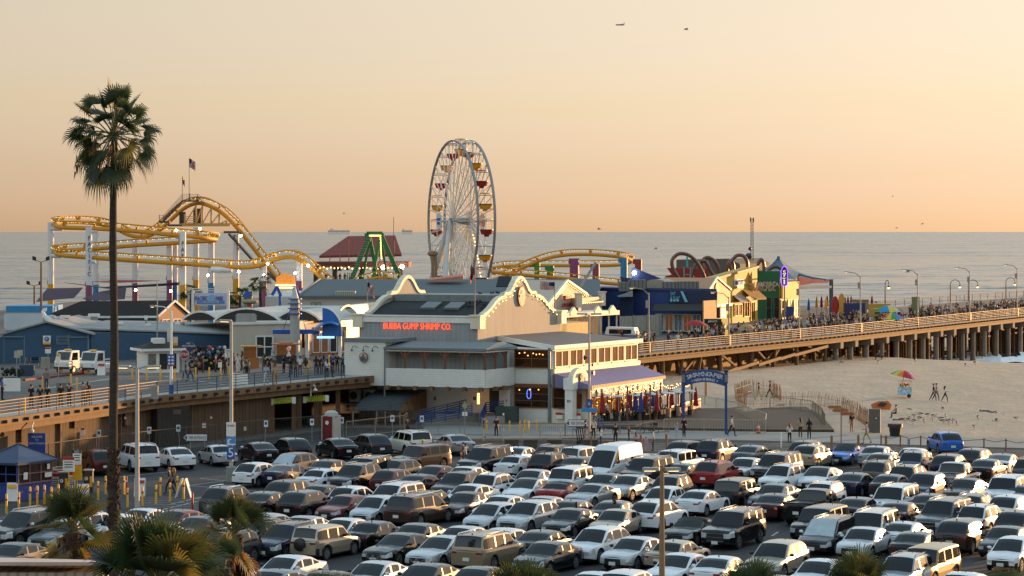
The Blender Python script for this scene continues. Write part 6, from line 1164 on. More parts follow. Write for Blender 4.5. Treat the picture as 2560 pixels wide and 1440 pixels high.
def lamp_head(th, p, d, L=.75):
    d = V(d).normalized(); mb = MB(); mb.bar(p, p + d * L, .34, .14); part('lamp_head', mb, M('lamp_grey', 'a09a90', .5), th); mb = MB(); mb.bar(p + d * .2 - UP * .085, p + d * (L - .08) - UP * .085, .24, .03); part('lens', mb, M('lamp_lens_lit', 'ffe0a0', .3, var=0, emit=1.5), th)
def pole(name, label, base, top, r=.1, mat=None, cat='street lamp', group=None):
    t = thing(name, label, cat, base, group=group); mb = MB(); mb.tube([base, V((base.x, base.y, top))], [r * 1.2, r * .75], 10); part('pole', mb, mat or M('lamp_pole', 'a8a39a', .5, .2), t); return t
def hz(px, py, base): return H - (py - HY) * base.y / F
b = G(343, 1312); t = pole('street_lamp', 'grey double-headed lamp post in front of the booth area, right of the palm trunk', b, hz(343, 922, b), .13); tp = V((b.x, b.y, hz(343, 922, b)))
for s in (-1, 1): mb = MB(); mb.tube([tp, tp + V((.45 * s, 0, .12))], .05, 6); part('arm', mb, steel, t); lamp_head(t, tp + V((.4 * s, 0, .12)), (s, .1, .02), .95)
b = G(578, 1204); t = pole('street_lamp', 'tall single-headed lamp post carrying the blue number 5 sign', b, hz(578, 802, b), .13); tp = V((b.x, b.y, hz(578, 802, b))); lamp_head(t, tp, (-1, 0, .05), .8)
mb = MB(); mb.box(b, (.65, .65, 1.0), .2); part('footing', mb, concrete, t)
for (y0, y1, w, cm, txt, tc_, hh) in ((1055, 1090, .62, white, 'NO PARKING', red, .12), (1091, 1114, .62, M('sky_blue_sign', '3f86c0', .5), None, None, 0), (1115, 1148, .55, M('lot_sign_blue', '1f4f9c', .5), '5', white, .62)):
    q = V((b.x - w / 2, b.y - .2, hz(0, y1, b))); q2 = hz(0, y0, b); mb = MB(); mb.obox(q, V((w, 0, 0)), V((0, .04, 0)), UP * (q2 - q.z))
    if txt: mb.text(txt, V((b.x, b.y - .21, (q.z + q2) / 2 + (.25 if txt != '5' else .03))), (1, 0, 0), UP, hh, .01, 1, width=None if txt == '5' else .5)
    else:
        c = V((b.x, b.y - .22, (q.z + q2) / 2)); mb.lathe(c + V((-.08, 0, 0)), [(.17, 0), (.17, .01)], 14, 1, axis=(0, -1, 0)); mb.lathe(c + V((.02, -.011, -.03)), [(.13, 0), (.13, .01)], 14, 0, axis=(0, -1, 0)); mb.obox(c + V((-.29, 0, -.26)), V((.58, 0, 0)), V((0, -.01, 0)), UP * .1, 1); tc_ = white
    part('sign_plate', mb, [cm, tc_], t)
b = G(428, 985, ZD); t = pole('street_lamp', 'white and blue banded lamp post on the pier deck left of the stop sign', b, hz(428, 778, b), .11, white); tp = V((b.x, b.y, hz(428, 778, b))); mb = MB(); mb.tube([tp, tp + V((-.6, 0, .35)), tp + V((-1.3, 0, .4))], .05, 6); part('arm', mb, white, t); lamp_head(t, tp + V((-1.2, 0, .4)), (-1, 0, 0), .45)
mb = MB(); mb.cyl(b, .19, .75, 10); part('foot', mb, blue, t); mb = MB(); q = V((b.x - .28, b.y - .15, hz(0, 915, b))); mb.obox(q, V((.55, 0, 0)), V((0, .03, 0)), UP * .92, 0)
for i in range(3):
    for j in range(2): mb.lathe(q + V((.15 + .26 * j, -.005, .2 + .26 * i)), [(.09, 0), (.09, .01)], 8, 1, axis=(0, -1, 0))
mb.obox(q + V((0, -.006, 0)), V((.55, 0, 0)), V((0, .004, 0)), UP * .08, 2); part('rules_sign', mb, [blue, white, red], t)
for x0, y0, y1, c1, c2 in ((-.32, 855, 820, 'c4c0b8', 'b0aca4'), (.16, 864, 842, 'c4b49a', 'c8901c')): mb = MB(); q = V((b.x + x0, b.y - .05, hz(0, y0, b))); hh = hz(0, y1, b) - q.z; mb.obox(q, V((.34, 0, 0)), V((0, .03, 0)), UP * hh, 0); mb.obox(q + V((0, -.004, 0)), V((.34, 0, 0)), V((0, .003, 0)), UP * hh * .3, 1); part('banner', mb, [M('ban' + c1, c1, .7), M('ban' + c2, c2, .7)], t)
b = G(1473, 1102); t = pole('street_lamp', 'slim grey double-headed lamp post with loudspeakers in front of the blue awning', b, hz(0, 787, b), .1); tp = V((b.x, b.y, hz(0, 787, b)))
for s in (-1, 1): lamp_head(t, tp + V((.15 * s, 0, .05)), (s, 0, .03), .85)
for y, s in ((932, 1), (894, -1), (912, 1)): mb = MB(); p = V((b.x, b.y, hz(0, y, b))); mb.lathe(p + V((.18 * s, 0, 0)), [(.06, 0), (.2, .22), (.21, .24)], 10, axis=(s, -.4, 0)); part('loudspeaker', mb, dark_steel, t)
mb = MB(); p = V((b.x, b.y - .14, hz(0, 1030, b))); mb.obox(p + V((-.2, 0, .35)), V((.4, 0, 0)), V((0, .03, 0)), UP * .7, 0); mb.obox(p + V((-.65, 0, 0)), V((1.3, 0, 0)), V((0, .03, 0)), UP * .33, 1); mb.text('6', p + V((0, -.01, .7)), (1, 0, 0), UP, .3, .01, 2); part('sign_plate', mb, [M('lot_sign_blue', '1f4f9c', .5), M('sky_blue_sign', '3f86c0', .5), white], t)
b = X(1655, 112, 0); t = pole('street_lamp', 'tan concrete lamp post with twin heads rising among the parked cars', b, hz(0, 1163, b), .13, M('tan_concrete', '8a6a4c', .8)); tp = V((b.x, b.y, hz(0, 1166, b)))
for s in (-1, 1): lamp_head(t, tp + V((.12 * s, -.05 * s, -.12)), (s, -.35 * s if s < 0 else .5, -.03), .75)
polem = M('pier_lamp_pole', '8e8680', .5)
for px, ytop, nm in ((1622, 732, 'beside the blue building'), (1822, 742, 'in front of the pink gable shop'), (1998, 705, 'in front of the yellow shop front'), (2151, 690, 'with a small floodlight arm'), (2294, 684, 'beside the olive machine'), (2424, 678, 'above the sand, second from the right edge'), (2543, 670, 'nearest the right edge')):
    b = epx(px, .35); zt_ = hz(0, ytop, b); t = pole('street_lamp', 'pale pier lamp post ' + nm, b, zt_, .085, polem, group='pale lamp posts along the pier railing'); tp = V((b.x, b.y, zt_)); d = V((-.97, .1, 0)); mb = MB(); mb.tube([tp - UP * .2, tp + d * .6 + UP * .35, tp + d * 1.5 + UP * .5], .055, 6); part('arm', mb, polem, t); lamp_head(t, tp + d * 1.5 + UP * .5, d, .6)
    mb = MB(); mb.box(b, (.4, .4, 1.15), R(60)); part('footing', mb, M('rail_pale', 'b59a78', .45, .3), t); mb = MB(); mb.box(V((b.x, b.y, zt_ - 1.6)) + V((-.15, 0, 0)), (.35, .3, .8)); part('control_box', mb, polem, t)
for px, yt in ((2213, 707), (2376, 706), (2421, 706), (2515, 700)):
    b = epx(px, 31.5); zt_ = hz(0, yt, b) - .3; t = pole('heritage_lamp', 'dark heritage lamp with swan neck and globe, far side of pier', b, zt_, .1, M('lamp_brown', '4a302a', .6), group='heritage lamps along the far pier railing'); tp = V((b.x, b.y, zt_)); s = .35 if px == 2213 else 1; mb = MB(); mb.tube([tp + V((s * 1.7 * (1 - math.cos(a)) / 2, 0, .75 * math.sin(a))) for a in [math.pi * i / 10 for i in range(11)]], .06, 6); part('swan_neck', mb, M('lamp_brown', '4a302a', .6), t); mb = MB(); g = tp + V((1.7 * s, 0, -.3)); mb.lathe(g - UP * .45, [(.1, 0), (.24, .12), (.24, .3)], 10, 0); mb.lathe(g - UP * .15, [(.3, 0), (.12, .3)], 10, 1); part('globe', mb, [M('globe_glow', 'ffd9a0', .4, var=0, emit=1.2), M('lamp_brown', '4a302a', .6)], t)
for px, yt, Y, nm in ((103, 655, 262, 'thin floodlight mast left of the palm, twin lamps'), (86, 715, 290, 'dark purple floodlight post with clustered lamps at far left')):
    b = X(px, Y, ZD); t = pole('floodlight_mast', nm, b, hz(0, yt, b), .14, M('mast_brown', '6e5a52', .6), 'mast'); tp = V((b.x, b.y, hz(0, yt, b)))
    for s in (-1, 1): mb = MB(); mb.obox(tp + V((.5 * s, -.1, .1)), V((.42 * s, 0, .12)), V((0, .15, 0)), UP * .42); mb.bar(tp, tp + V((.6 * s, 0, .2)), .06); part('floodlight', mb, black, t)
b = X(393, 235, ZD); t = pole('flagless_pole', 'bare thin pole rising in front of the shingled house', b, hz(0, 700, b), .06, steel, 'pole')
def flag(px, yb, yt, Y, label, kind, fl, zbase=None):
    b = X(px, Y, zbase if zbase is not None else hz(0, yb, V((0, Y, 0)))); zt_ = H - (yt - HY) * Y / F; t = pole('flagpole', label, b, zt_, .05, M('flagpole_grey', '8a8078', .5), 'flagpole'); w, h, d, dr = fl; mb = MB(); n_ = 10; st = 13 if kind == 'us' else 2
    P_ = lambda i, j: V((b.x + d * w * i / n_ + .0, b.y + .22 * math.sin(i * 1.1 + j * .12), zt_ - .1 - h * j / st - dr * (i / n_) ** 1.4))
    for i in range(n_):
        for j in range(st): m_ = (2 if (i < 4 and j < 7) else j % 2) if kind == 'us' else (1 if j == 0 else 0); mb.add([P_(i, j), P_(i + 1, j), P_(i + 1, j + 1), P_(i, j + 1)], [[0, 1, 2, 3]], m_)
    if kind == 'ca': mb.ell(P_(5, 1) + V((0, -.1, .15)), (.22, .05, .12), 6, 4, 3)
    part('flag', mb, [M('flag_red', '9c2a2c', .8), M('flag_white', 'c8c0b8', .8), M('flag_navy', '23284c', .8), M('flag_brown', '6e4a34', .8)], t)
flag(918, 760, 702, 284, 'flagpole with striped national flag left of the restaurant roof', 'us', (.85, 1.1, 1, .9))
flag(1387, 770, 703, 262, 'flagpole with striped national flag blowing left by the white gabled store', 'us', (1.55, .85, -1, -.1))
flag(1187, 790, 640, 222, 'flagpole with red and white bear flag on the restaurant corner', 'ca', (.4, 1.6, -1, .9), 9.4)
p = BASE[[o for o in SC.objects if o.name == 'restaurant'][0]]
flag(473, 500, 394, 349, 'taller flagpole on the coaster crest with striped flag', 'us', (.9, 1.25, 1, .6)); flag(456, 500, 440, 349, 'shorter flagpole on the coaster crest with small white and red flag', 'ca', (.35, .9, 1, .7))
for px, yt, yb, tilt in ((167, 1077, 1160, 0), (247, 1074, 1152, 0), (373, 1067, 1138, 0), (450, 1062, 1130, .06), (662, 1051, 1112, -.05), (780, 1047, 1103, 0), (859, 1043, 1098, .08), (981, 1038, 1098, 0), (1061, 1039, 1092, .12)):
    b = G(px, yb); ht = hz(0, yt, b); t = thing('parking_sign', 'white and blue disabled parking sign on ' + ('leaning' if tilt else 'upright') + ' post below plank wall', 'sign', b, group='disabled parking signs'); mb = MB(); tp = V((b.x - tilt * ht, b.y, ht)); mb.bar(b, tp, .05); part('post', mb, steel, t); mb = MB(); q = tp - UP * .52; mb.obox(q + V((-.16, -.05, 0)), V((.32, 0, 0)), V((0, .02, 0)), UP * .52, 0); mb.obox(q + V((-.1, -.055, .18)), V((.2, 0, 0)), V((0, .004, 0)), UP * .22, 1); part('plate', mb, [white, blue], t)
def arrow_sign(c, w, h, label, post=None):
    t = thing('direction_sign', label, 'sign', V((c.x, c.y, 0)), group='pier entrance arrow signs'); mb = MB(); f_ = lambda k, o: [c + V((-w / 2 - h * .42 * k, -o, 0)), c + V((-w / 2 + h * .05, -o, -h / 2 * k)), c + V((w / 2 - (1 - k) * .3, -o, -h / 2 * k)), c + V((w / 2 - (1 - k) * .3, -o, h / 2 * k)), c + V((-w / 2 + h * .05, -o, h / 2 * k))]
    mb.prism(f_(1, 0), V((0, .05, 0)), 0); mb.add(f_(.82, .006), [[0, 1, 2, 3, 4]], 1); mb.add([c + V((-w / 2 - h * .25, -.012, 0)), c + V((-w / 2 + h * .12, -.012, -h * .3)), c + V((-w / 2 + h * .12, -.012, h * .3))], [[0, 1, 2]], 0); mb.text('PIER ENTRANCE', c + V((h * .12, -.012, 0)), (1, 0, 0), UP, h * .42, .006, 0, width=w * .8); part('panel', mb, [navy, white], t)
    if post:
        for x in post: mb = MB(); mb.bar(V((c.x + x, c.y + .06, 0)), V((c.x + x, c.y + .06, c.z)), .06); part('post', mb, steel, t)
b = G(492, 1134); arrow_sign(V((b.x, b.y, hz(0, 1094, b))), 1.65, .58, 'white arrow sign reading pier entrance on the chain-link fence', (-.5, .6))
b = G(1447, 1095); arrow_sign(V((b.x, b.y, hz(0, 1058, b))), 1.75, .6, 'white arrow sign reading pier entrance on the grey barrier below the portal', (-.5, .5))
for px, py, w, h, nm in ((207, 1079, .3, .5, 'crooked notice lit by the sun on the plank wall'), (510, 1062, .3, .5, 'red and white notice on the plank wall, just left of lamp post'), (612, 1070, .25, .42, 'small red-edged notice near the right end of the plank wall'), (528, 1043, .14, .22, 'tiny white tag high on the plank wall'), (313, 1044, .14, .22, 'tiny white tag on the wall by the double-headed lamp')):
    c = W(px, py, epx(px, 0).y - .25); mb = MB(); mb.obox(c - V((w / 2, 0, h / 2)), V((w, 0, 0)), V((0, .03, 0)), UP * h, 0); mb.obox(c - V((w / 2, .004, -h * .25)), V((w, 0, 0)), V((0, .003, 0)), UP * h * .25, 1); solo('wall_notice', mb, [white, red], nm, 'sign', c)
c = W(442, 1030, epx(442, 0).y - .3); mb = MB(); mb.obox(c - V((.3, 0, .17)), V((.6, 0, 0)), V((0, .03, 0)), UP * .36); solo('door_plate', mb, M('plate_brown', '6a5a58', .6), 'brown lettered plate on the dark panel of the plank wall', 'sign', c)
b = G(92, 1185); t = thing('welcome_board', 'tall blue board welcoming visitors to Santa Monica beside the toll booth', 'sign', b); zt_, zb_ = hz(0, 1083, b), hz(0, 1145, b); mb = MB(); mb.obox(V((b.x - .62, b.y, zb_)), V((1.24, 0, 0)), V((0, .08, 0)), UP * (zt_ - zb_)); part('panel', mb, M('board_royal', '24408c', .5), t)
mb = MB()
for i, w_ in enumerate(('WELCOME', 'TO', 'SANTA MONICA')): mb.text(w_, V((b.x, b.y - .01, zt_ - .25 - i * .23)), (1, 0, 0), UP, .14, .01, width={0: .75, 1: .22, 2: 1.1}[i])
part('lettering', mb, white, t)
for x in (-.5, .5): mb = MB(); mb.bar(V((b.x + x, b.y + .1, 0)), V((b.x + x, b.y + .1, zb_ + .2)), .08); part('post', mb, steel, t)
mb = MB(); p = W(80, 1067, epx(80, 0).y - .5); mb.tube([p + V((0, .5, .3)), p, p - UP * .2], .05, 6); mb.ell(p - UP * .3, .16, 8, 5); solo('security_camera', mb, white, 'white dome camera hanging on the plank wall above the welcome board', 'camera', p)
p = W(786, 975, epx(786, 0).y - .6); mb = MB(); mb.tube([W(777, 990, p.y), W(777, 968, p.y), W(781, 963, p.y), W(787, 964, p.y), W(788, 970, p.y)], .05, 6); mb.lathe(W(788, 976, p.y), [(.2, 0), (.14, .12), (.03, .2)], 8); solo('wall_lamp', mb, white, 'white gooseneck lamp on the pier edge above the hazard boards', 'wall lamp', p)
haz = M('hazard_yellow', 'b5b81e', .6, stripe=None); 
for px, py, w, nm in ((707, 1002, 48, 'left'), (790, 997, 48, 'right')):
    c = W(px, py, epx(px, 0).y - .3); t = thing('hazard_board', f'yellow striped low clearance warning board under the pier edge, the {nm} one of two', 'sign', c, group='low clearance boards'); k = c.y / F; mb = MB(); a = V((-w / 2 * k, 0, -.3)); 
    mb.obox(c + a, V((w * k, .1, .12)), V((0, .04, 0)), UP * .5, 0)
    for i in range(9):
        for zz in (0, .42): mb.obox(c + a + V((w * k * i / 9 + .02, -.006, zz + .013 * i)), V((w * k / 20, 0, 0)), V((0, .004, 0)), UP * .08, 1)
    mb.text('DANGER UTILITY LINES', c + V((0, -.01, .1)), V((w * k, 0, .12)), UP, .12, .006, 1, width=w * k * .8); mb.text('LOW CLEARANCE 10', c + V((0, -.01, -.07)), V((w * k, 0, .12)), UP, .12, .006, 1, width=w * k * .7); part('board', mb, [haz, black], t)
    for s in (-1, 1): mb = MB(); q = c + V((s * (w / 2 + 4) * k, -.0, -.3 + .06 * s)); mb.obox(q - V((.16, 0, 0)), V((.3, 0, 0)), V((0, .03, 0)), UP * .55); part('tag', mb, white, t)
b = G(461, 962, ZD); t = thing('stop_sign', 'red octagonal stop sign on a thin post on the pier deck', 'sign', b); c = V((b.x - .0, b.y - .05, hz(0, 886, b))); oc = lambda r_2, o: [c + V((r_2 * math.cos(R(22.5 + 45 * i)), -o, r_2 * math.sin(R(22.5 + 45 * i)))) for i in range(8)]
mb = MB(); mb.prism(oc(.42, 0), V((0, .03, 0)), 1); mb.add(oc(.385, .004), [list(range(8))], 0); mb.text('STOP', c - V((0, .006, 0)), (1, 0, 0), UP, .25, .006, 1, width=.62); part('plate', mb, [M('stop_red', '8c1822', .5), white], t); mb = MB(); mb.bar(b, c + V((0, .05, .2)), .06); part('post', mb, steel, t)
b = G(569, 957, ZD); t = thing('speed_sign', 'white speed limit 5 sign beside the tall lamp post on the deck', 'sign', b); c = V((b.x, b.y, hz(0, 883, b))); mb = MB(); mb.obox(c - V((.24, 0, .35)), V((.48, 0, 0)), V((0, .03, 0)), UP * .7, 0); mb.text('SPEED', c + V((0, -.01, .24)), (1, 0, 0), UP, .1, .006, 1); mb.text('LIMIT', c + V((0, -.01, .1)), (1, 0, 0), UP, .1, .006, 1); mb.text('5', c + V((0, -.01, -.14)), (1, 0, 0), UP, .28, .006, 1); part('plate', mb, [white, black], t); mb = MB(); mb.bar(b, c + V((0, .05, 0)), .06); part('post', mb, steel, t)
b = G(1162, 1098); t = thing('warning_sign', 'yellow diamond sign over a white plate on a tall post at the kerb', 'sign', b); c = V((b.x, b.y, hz(0, 1014, b))); mb = MB(); mb.prism([c + V((-.24, 0, 0)), c + V((0, 0, -.36)), c + V((.24, 0, 0)), c + V((0, 0, .36))], V((0, .03, 0))); part('diamond', mb, M('diamond_back', '9a9468', .6), t); mb = MB(); mb.obox(c - V((.22, 0, .85)), V((.44, 0, 0)), V((0, .03, 0)), UP * .34); part('plate', mb, white, t); mb = MB(); mb.bar(b, c + V((0, .04, .35)), .06); part('post', mb, steel, t)
for px, yb, yt, w, h, lab in ((50, 938, 875, .5, .5, 'pale roundish sign back on a thin post at far left of the deck'), (42, 945, 877, .45, .6, 'back of a pale octagonal sign at far left of the deck'), (120, 935, 868, .5, .55, 'red-edged notice on a post by the blue building'), (146, 950, 884, .35, .8, 'orange and white ticket sign on a post before the utility trucks'), (550, 975, 900, .3, .6, 'small red and white notice on a post by the toy stall')):
    b = G(px, yb, ZD); zt_ = hz(0, yt, b); t = thing('post_sign', lab, 'sign', b); mb = MB(); mb.bar(b, V((b.x, b.y, zt_)), .06); part('post', mb, steel, t); mb = MB(); mb.obox(V((b.x - w / 2, b.y - .06, zt_ - h)), V((w, 0, 0)), V((0, .03, 0)), UP * h, 0); mb.obox(V((b.x - w / 2, b.y - .065, zt_ - h * .3)), V((w, 0, 0)), V((0, .004, 0)), UP * h * .28, 1); part('plate', mb, [white if px not in (42, 50) else M('sign_back', 'a09a88', .6), yellow if px == 146 else (red if px > 60 else M('sign_back', 'a09a88', .6))], t)
def aframe(px, py, z, label, col='d4d2cc', open_=.9, s=1):
    b = G(px, py, z); t = thing('sandwich_board', label, 'sign', b, group='sandwich boards'); 
    for k in (-1, 1): mb = MB(); mb.obox(b + V((k * open_ / 2 - .05 if open_ > .6 else -.35, 0 if open_ > .6 else k * .3, 0)), V((-k * open_ / 2.6, .1, 1.2 * s)) if open_ > .6 else V((.7, 0, 0)), V((.05, .62, 0)) if open_ > .6 else V((0, .03, 0)), V((.05, 0, 0)) if open_ > .6 else V((0, -k * .22, 1.15 * s))); part('panel', mb, white, t)
    if open_ < .6: mb = MB(); mb.obox(b + V((-.3, -.235 + .0, .85)), V((.6, 0, 0)), V((0, -.03, 0)), V((0, .04, .18))); part('heading', mb, red if 'red' in label else yellow, t)
aframe(458, 1245, 0, 'open white sandwich board seen edge-on between yellow bollards', open_=1.0); aframe(350, 1240, 0, 'white sandwich board with red heading beside the double-headed lamp', open_=.3); aframe(32, 1252, 0, 'white sandwich board with yellow heading in front of the toll booth', open_=.3); aframe(208, 1256, 0, 'leaning plain white sandwich board behind the young palm', open_=.3); aframe(254, 938, ZD, 'white sandwich board with red heading by the utility trucks', open_=.3)
for px, yb, yt, w, top_, lab in ((172, 1240, 1142, .75, red, 'white notice with red heading on a post near the toll booth'), (193, 1236, 1125, .55, yellow, 'black-topped notice above a yellow plate near the toll booth')):
    b = G(px, yb); zt_ = hz(0, yt, b); t = thing('post_sign', lab, 'sign', b); mb = MB(); mb.bar(b, V((b.x, b.y, zt_)), .07); part('post', mb, yellow, t); mb = MB(); mb.obox(V((b.x - w / 2, b.y - .06, zt_ - .95)), V((w, 0, 0)), V((0, .03, 0)), UP * .95, 0); mb.obox(V((b.x - w / 2, b.y - .066, zt_ - .2)), V((w, 0, 0)), V((0, .004, 0)), UP * .2, 1 if px == 172 else 2)
    if px == 193: mb.text('NO', V((b.x, b.y - .075, zt_ - .1)), (1, 0, 0), UP, .14, .005, 0); mb.obox(V((b.x - .28, b.y - .06, zt_ - 1.95)), V((.6, 0, 0)), V((0, .03, 0)), UP * .95, 3)
    for k in range(3): mb.obox(V((b.x - w * .35, b.y - .066, zt_ - .36 - k * .16)), V((w * .7, 0, 0)), V((0, .004, 0)), UP * .06, 2)
    part('plate', mb, [white, red, black, yellow], t)
for px, py, lab in ((134, 1236, 'round-topped white notice stand nearest the toll booth'), (148, 1226, 'round-topped notice stand behind the nearer one'), (175, 1232, 'round-topped notice stand by the parking meters')):
    b = G(px, py); t = thing('notice_stand', lab, 'sign', b, group='round-topped notice stands'); mb = MB(); mb.tube([b + V((-.42, 0, 0)), b + V((-.42, 0, 1.35)), b + V((-.2, 0, 1.55)), b + V((.2, 0, 1.55)), b + V((.42, 0, 1.35)), b + V((.42, 0, 0))], .04, 6); part('frame', mb, steel, t); mb = MB(); mb.obox(b + V((-.38, -.03, .35)), V((.76, 0, 0)), V((0, .04, 0)), UP * 1.05, 0); mb.obox(b + V((-.38, -.036, 1.15)), V((.76, 0, 0)), V((0, .004, 0)), UP * .22, 1)
    for k in range(4): mb.obox(b + V((-.28, -.036, .95 - k * .14)), V((.56, 0, 0)), V((0, .004, 0)), UP * .05, 2)
    part('panel', mb, [white, red, M('print_grey', '5a5a5c', .6)], t)
for px, py, lab in ((222, 1232, 'dark parking meter kiosk with round P badge'), (160, 1238, 'second dark parking meter partly behind the young palm')):
    b = G(px, py); t = thing('pay_station', lab, 'parking meter', b); mb = MB(); mb.box(b, (.55, .45, 1.45)); part('case', mb, M('meter_dark', '24282a', .5), t); mb = MB(); mb.box(b + UP * 1.45, (.62, .52, .08)); part('hood', mb, steel, t); mb = MB(); c = b + V((-.12, -.24, .95)); mb.lathe(c, [(.12, 0), (.12, .02)], 12, axis=(0, -1, 0)); mb.text('P', c - V((0, .03, 0)), (1, 0, 0), UP, .14, .008, 1); part('badge', mb, [white, black], t); mb = MB(); mb.obox(b + V((.1, -.235, .4)), V((.16, 0, 0)), V((0, .01, 0)), UP * .7); part('panel', mb, yellow, t)
b = G(45, 1245); t = thing('toll_booth', 'blue toll booth with hipped metal roof and glazed sunlit side', 'booth', b); a0 = G(44, 1252); e1, e2 = V((.55, .835, 0)), V((-.94, .34, 0)); mb = MB(); P = [a0, a0 + e1 * 3.0, a0 + e1 * 3.0 + e2 * 2.4, a0 + e2 * 2.4]; mb.foot(P, 0, 1.05); part('lower_wall', mb, M('booth_royal', '2a3f86', .55), t)
for p, q, n_ in ((P[0], P[1], 3), (P[3], P[0], 3)): window(t, p, q, 1.05, 2.25, n_, 2, M('booth_pink_frame', '8a5a5c', .5) if p is P[0] else M('booth_royal', '2a3f86', .55), M('booth_glass', '3a2a24', .15, var=.2) if p is P[0] else glass)
mb = MB(); mb.foot([p + (p - (P[0] + P[2]) / 2) * -.08 for p in P], 1.05, 2.3); part('interior', mb, M('booth_inside', '4a3a34', .8), t)
c = (P[0] + P[2]) / 2; rp_ = [z3(c + (p - c) * 1.25, 2.4) for p in P]; mb = MB(); mb.add(rp_ + [z3(c, 3.45)], [[0, 1, 4], [1, 2, 4], [2, 3, 4], [3, 0, 4]]); mb.foot([c + (p - c) * 1.25 for p in P], 2.26, 2.39)
for p in rp_: mb.bar(p, z3(c, 3.47), .07)
part('roof', mb, M('booth_roof_blue', '34405c', .4, .2), t)
for k, (u0, z, w, h) in enumerate(((.4, 1.3, .35, .45), (2.3, 1.3, .6, .3), (2.5, 1.8, .25, .35))): mb = MB(); p = a0 + e1 * u0 + V((.1, -.06, 0)); mb.obox(z3(p, z), e1 * w, V((.02, -.01, 0)), UP * h); part('notice', mb, white, t)
def bollard(p, label, mat, grp, h=1.0, band=None, r=.07):
    t = thing('bollard', label, 'bollard', p, group=grp); mb = MB(); mb.tube([p, p + UP * h, p + UP * (h + .05)], [r, r, r * .5], 9); part('post', mb, mat, t)
    if band: mb = MB(); mb.cyl(p + UP * h * .68, r * 1.06, .12, 9); part('band', mb, band, t)
for px, py in ((16, 1284), (47, 1280), (75, 1265), (93, 1262), (111, 1260), (128, 1265), (146, 1258), (182, 1262), (245, 1250), (264, 1236), (310, 1236), (319, 1268), (356, 1265), (390, 1260), (401, 1240), (425, 1254), (443, 1236), (459, 1248)): bollard(G(px, py), 'yellow steel bollard with red band near the toll booth', yellow, 'yellow bollards round the toll booth', 1.15, red)
for px, py in ((316, 1231), (481, 1274)): bollard(G(px, py), ('red and white striped' if px == 316 else 'plain red') + ' bollard among the yellow ones', red, 'red bollards', 1.0, white if px == 316 else None)
for px, py in ((107, 975), (177, 968), (192, 978), (331, 950), (367, 951), (401, 953), (437, 954), (489, 950), (523, 950), (552, 950), (573, 946), (773, 930), (823, 916), (62, 1032)): bollard(G(px, py, ZD), 'yellow bollard on the pier deck', yellow, 'yellow bollards on the pier deck', 1.05)
for px, py in ((1274, 1083), (1300, 1083), (1312, 1080), (1321, 1083), (1341, 1079), (1217, 1081)): bollard(G(px, py), 'yellow bollard behind the grey barrier by the green cabinet', yellow, 'yellow bollards by the restaurant', 1.0)
wd_ = M('wood_bollard', '8a6848', .8)
for px, py in ((1602, 1118), (1666, 1116), (2079, 1120), (2146, 1118), (2215, 1120), (2272, 1128), (2340, 1128), (1478, 1122)): bollard(G(px, py), 'wooden bollard along the edge of the beach path', wd_ if px < 2230 else steel, 'bollards along the beach path', .95, None, .1)
for px in (1209, 1258, 1307, 1352, 1401): bollard(G(px, 1103), 'thin pale marker post along the kerb', M('marker_post', 'a8987c', .7), 'pale marker posts at the kerb', 1.0, None, .05)
bollard(G(1953, 1120), 'leaning white marker post on the striped lane', white, None, 1.2, None, .05)
ct_ = M('cone_orange', 'c8461c', .6)
def cone(p, label): t = thing('traffic_cone', label, 'traffic cone', p); mb = MB(); mb.box(p, (.38, .38, .04)); mb.tube([p + UP * .04, p + UP * .75], [.16, .03], 10); part('body', mb, ct_, t); mb = MB(); mb.tube([p + UP * .42, p + UP * .56], [.1, .075], 10); part('sleeve', mb, white, t)
cone(G(1896, 1082, .1), 'orange traffic cone at the end of the curved barrier'); cone(G(203, 936, ZD), 'red and white traffic cone between the utility trucks')
for px, py in ((1092, 1160), (1154, 1158)): t = thing('delineator_post', ('nearer the attendant' if px == 1092 else 'nearer the black SUV') + ', red and white striped delineator post', 'post', G(px, py)); mb = MB(); p = G(px, py); [mb.cyl(p + UP * .2 * k, .07, .2, 8, k % 2) for k in range(5)]; part('post', mb, [M('delin_red', 'b8322c', .6), white], t)
t = thing('post_sign', 'blue post with red and white notice behind the attendant', 'sign', G(1122, 1160)); p = G(1122, 1160); mb = MB(); mb.cyl(p, .1, 1.0, 8); part('post', mb, blue, t); mb = MB(); mb.box(p + V((0, -.1, .95)), (.35, .04, .75)); part('plate', mb, M('notice_pink', 'b8908c', .6), t)
def wire(pts, label, hh=1.9, mat=M('mesh_grey', '4c4842', .7), name='chain_link_fence', step=3, mesh=True, grp=None, bars=0):
    t = thing(name, label, 'fence', pts[0], group=grp); mb = MB()
    for a, b_ in zip(pts, pts[1:]):
        for h in (hh, .12): mb.bar(a + UP * h, b_ + UP * h, .05)
    part('rails', mb, mat, t); mb = MB(); 
    for a, b_ in zip(pts, pts[1:]):
        n_ = max(1, round((b_ - a).length / step))
        for i in range(n_ + (b_ is pts[-1])): pm_ = MB(); p = a.lerp(b_, i / n_); pm_.bar(p, p + UP * hh, .06); part('post', pm_, mat, t)
        if bars:
            n2 = int((b_ - a).length / bars)
            for i in range(n2): p = a.lerp(b_, i / n2); mb.bar(p + UP * .12, p + UP * hh, .018)
        elif mesh:
            n2 = int((b_ - a).length / .35)
            for i in range(n2):
                p, q = a.lerp(b_, i / n2), a.lerp(b_, min(1, (i + 2) / n2)); mb.bar(p + UP * .1, q + UP * hh, .006); mb.bar(q + UP * .1, p + UP * hh, .006)
    if mb.f: part('infill', mb, mat, t)
    return t
wire([G(-60, 1198), G(60, 1184), G(240, 1158), G(390, 1138), G(540, 1122)], 'chain-link fence below the plank wall behind the parked cars'); wire([G(556, 1120), G(660, 1108), G(800, 1098)], 'chain-link fence in front of the dark pier openings')
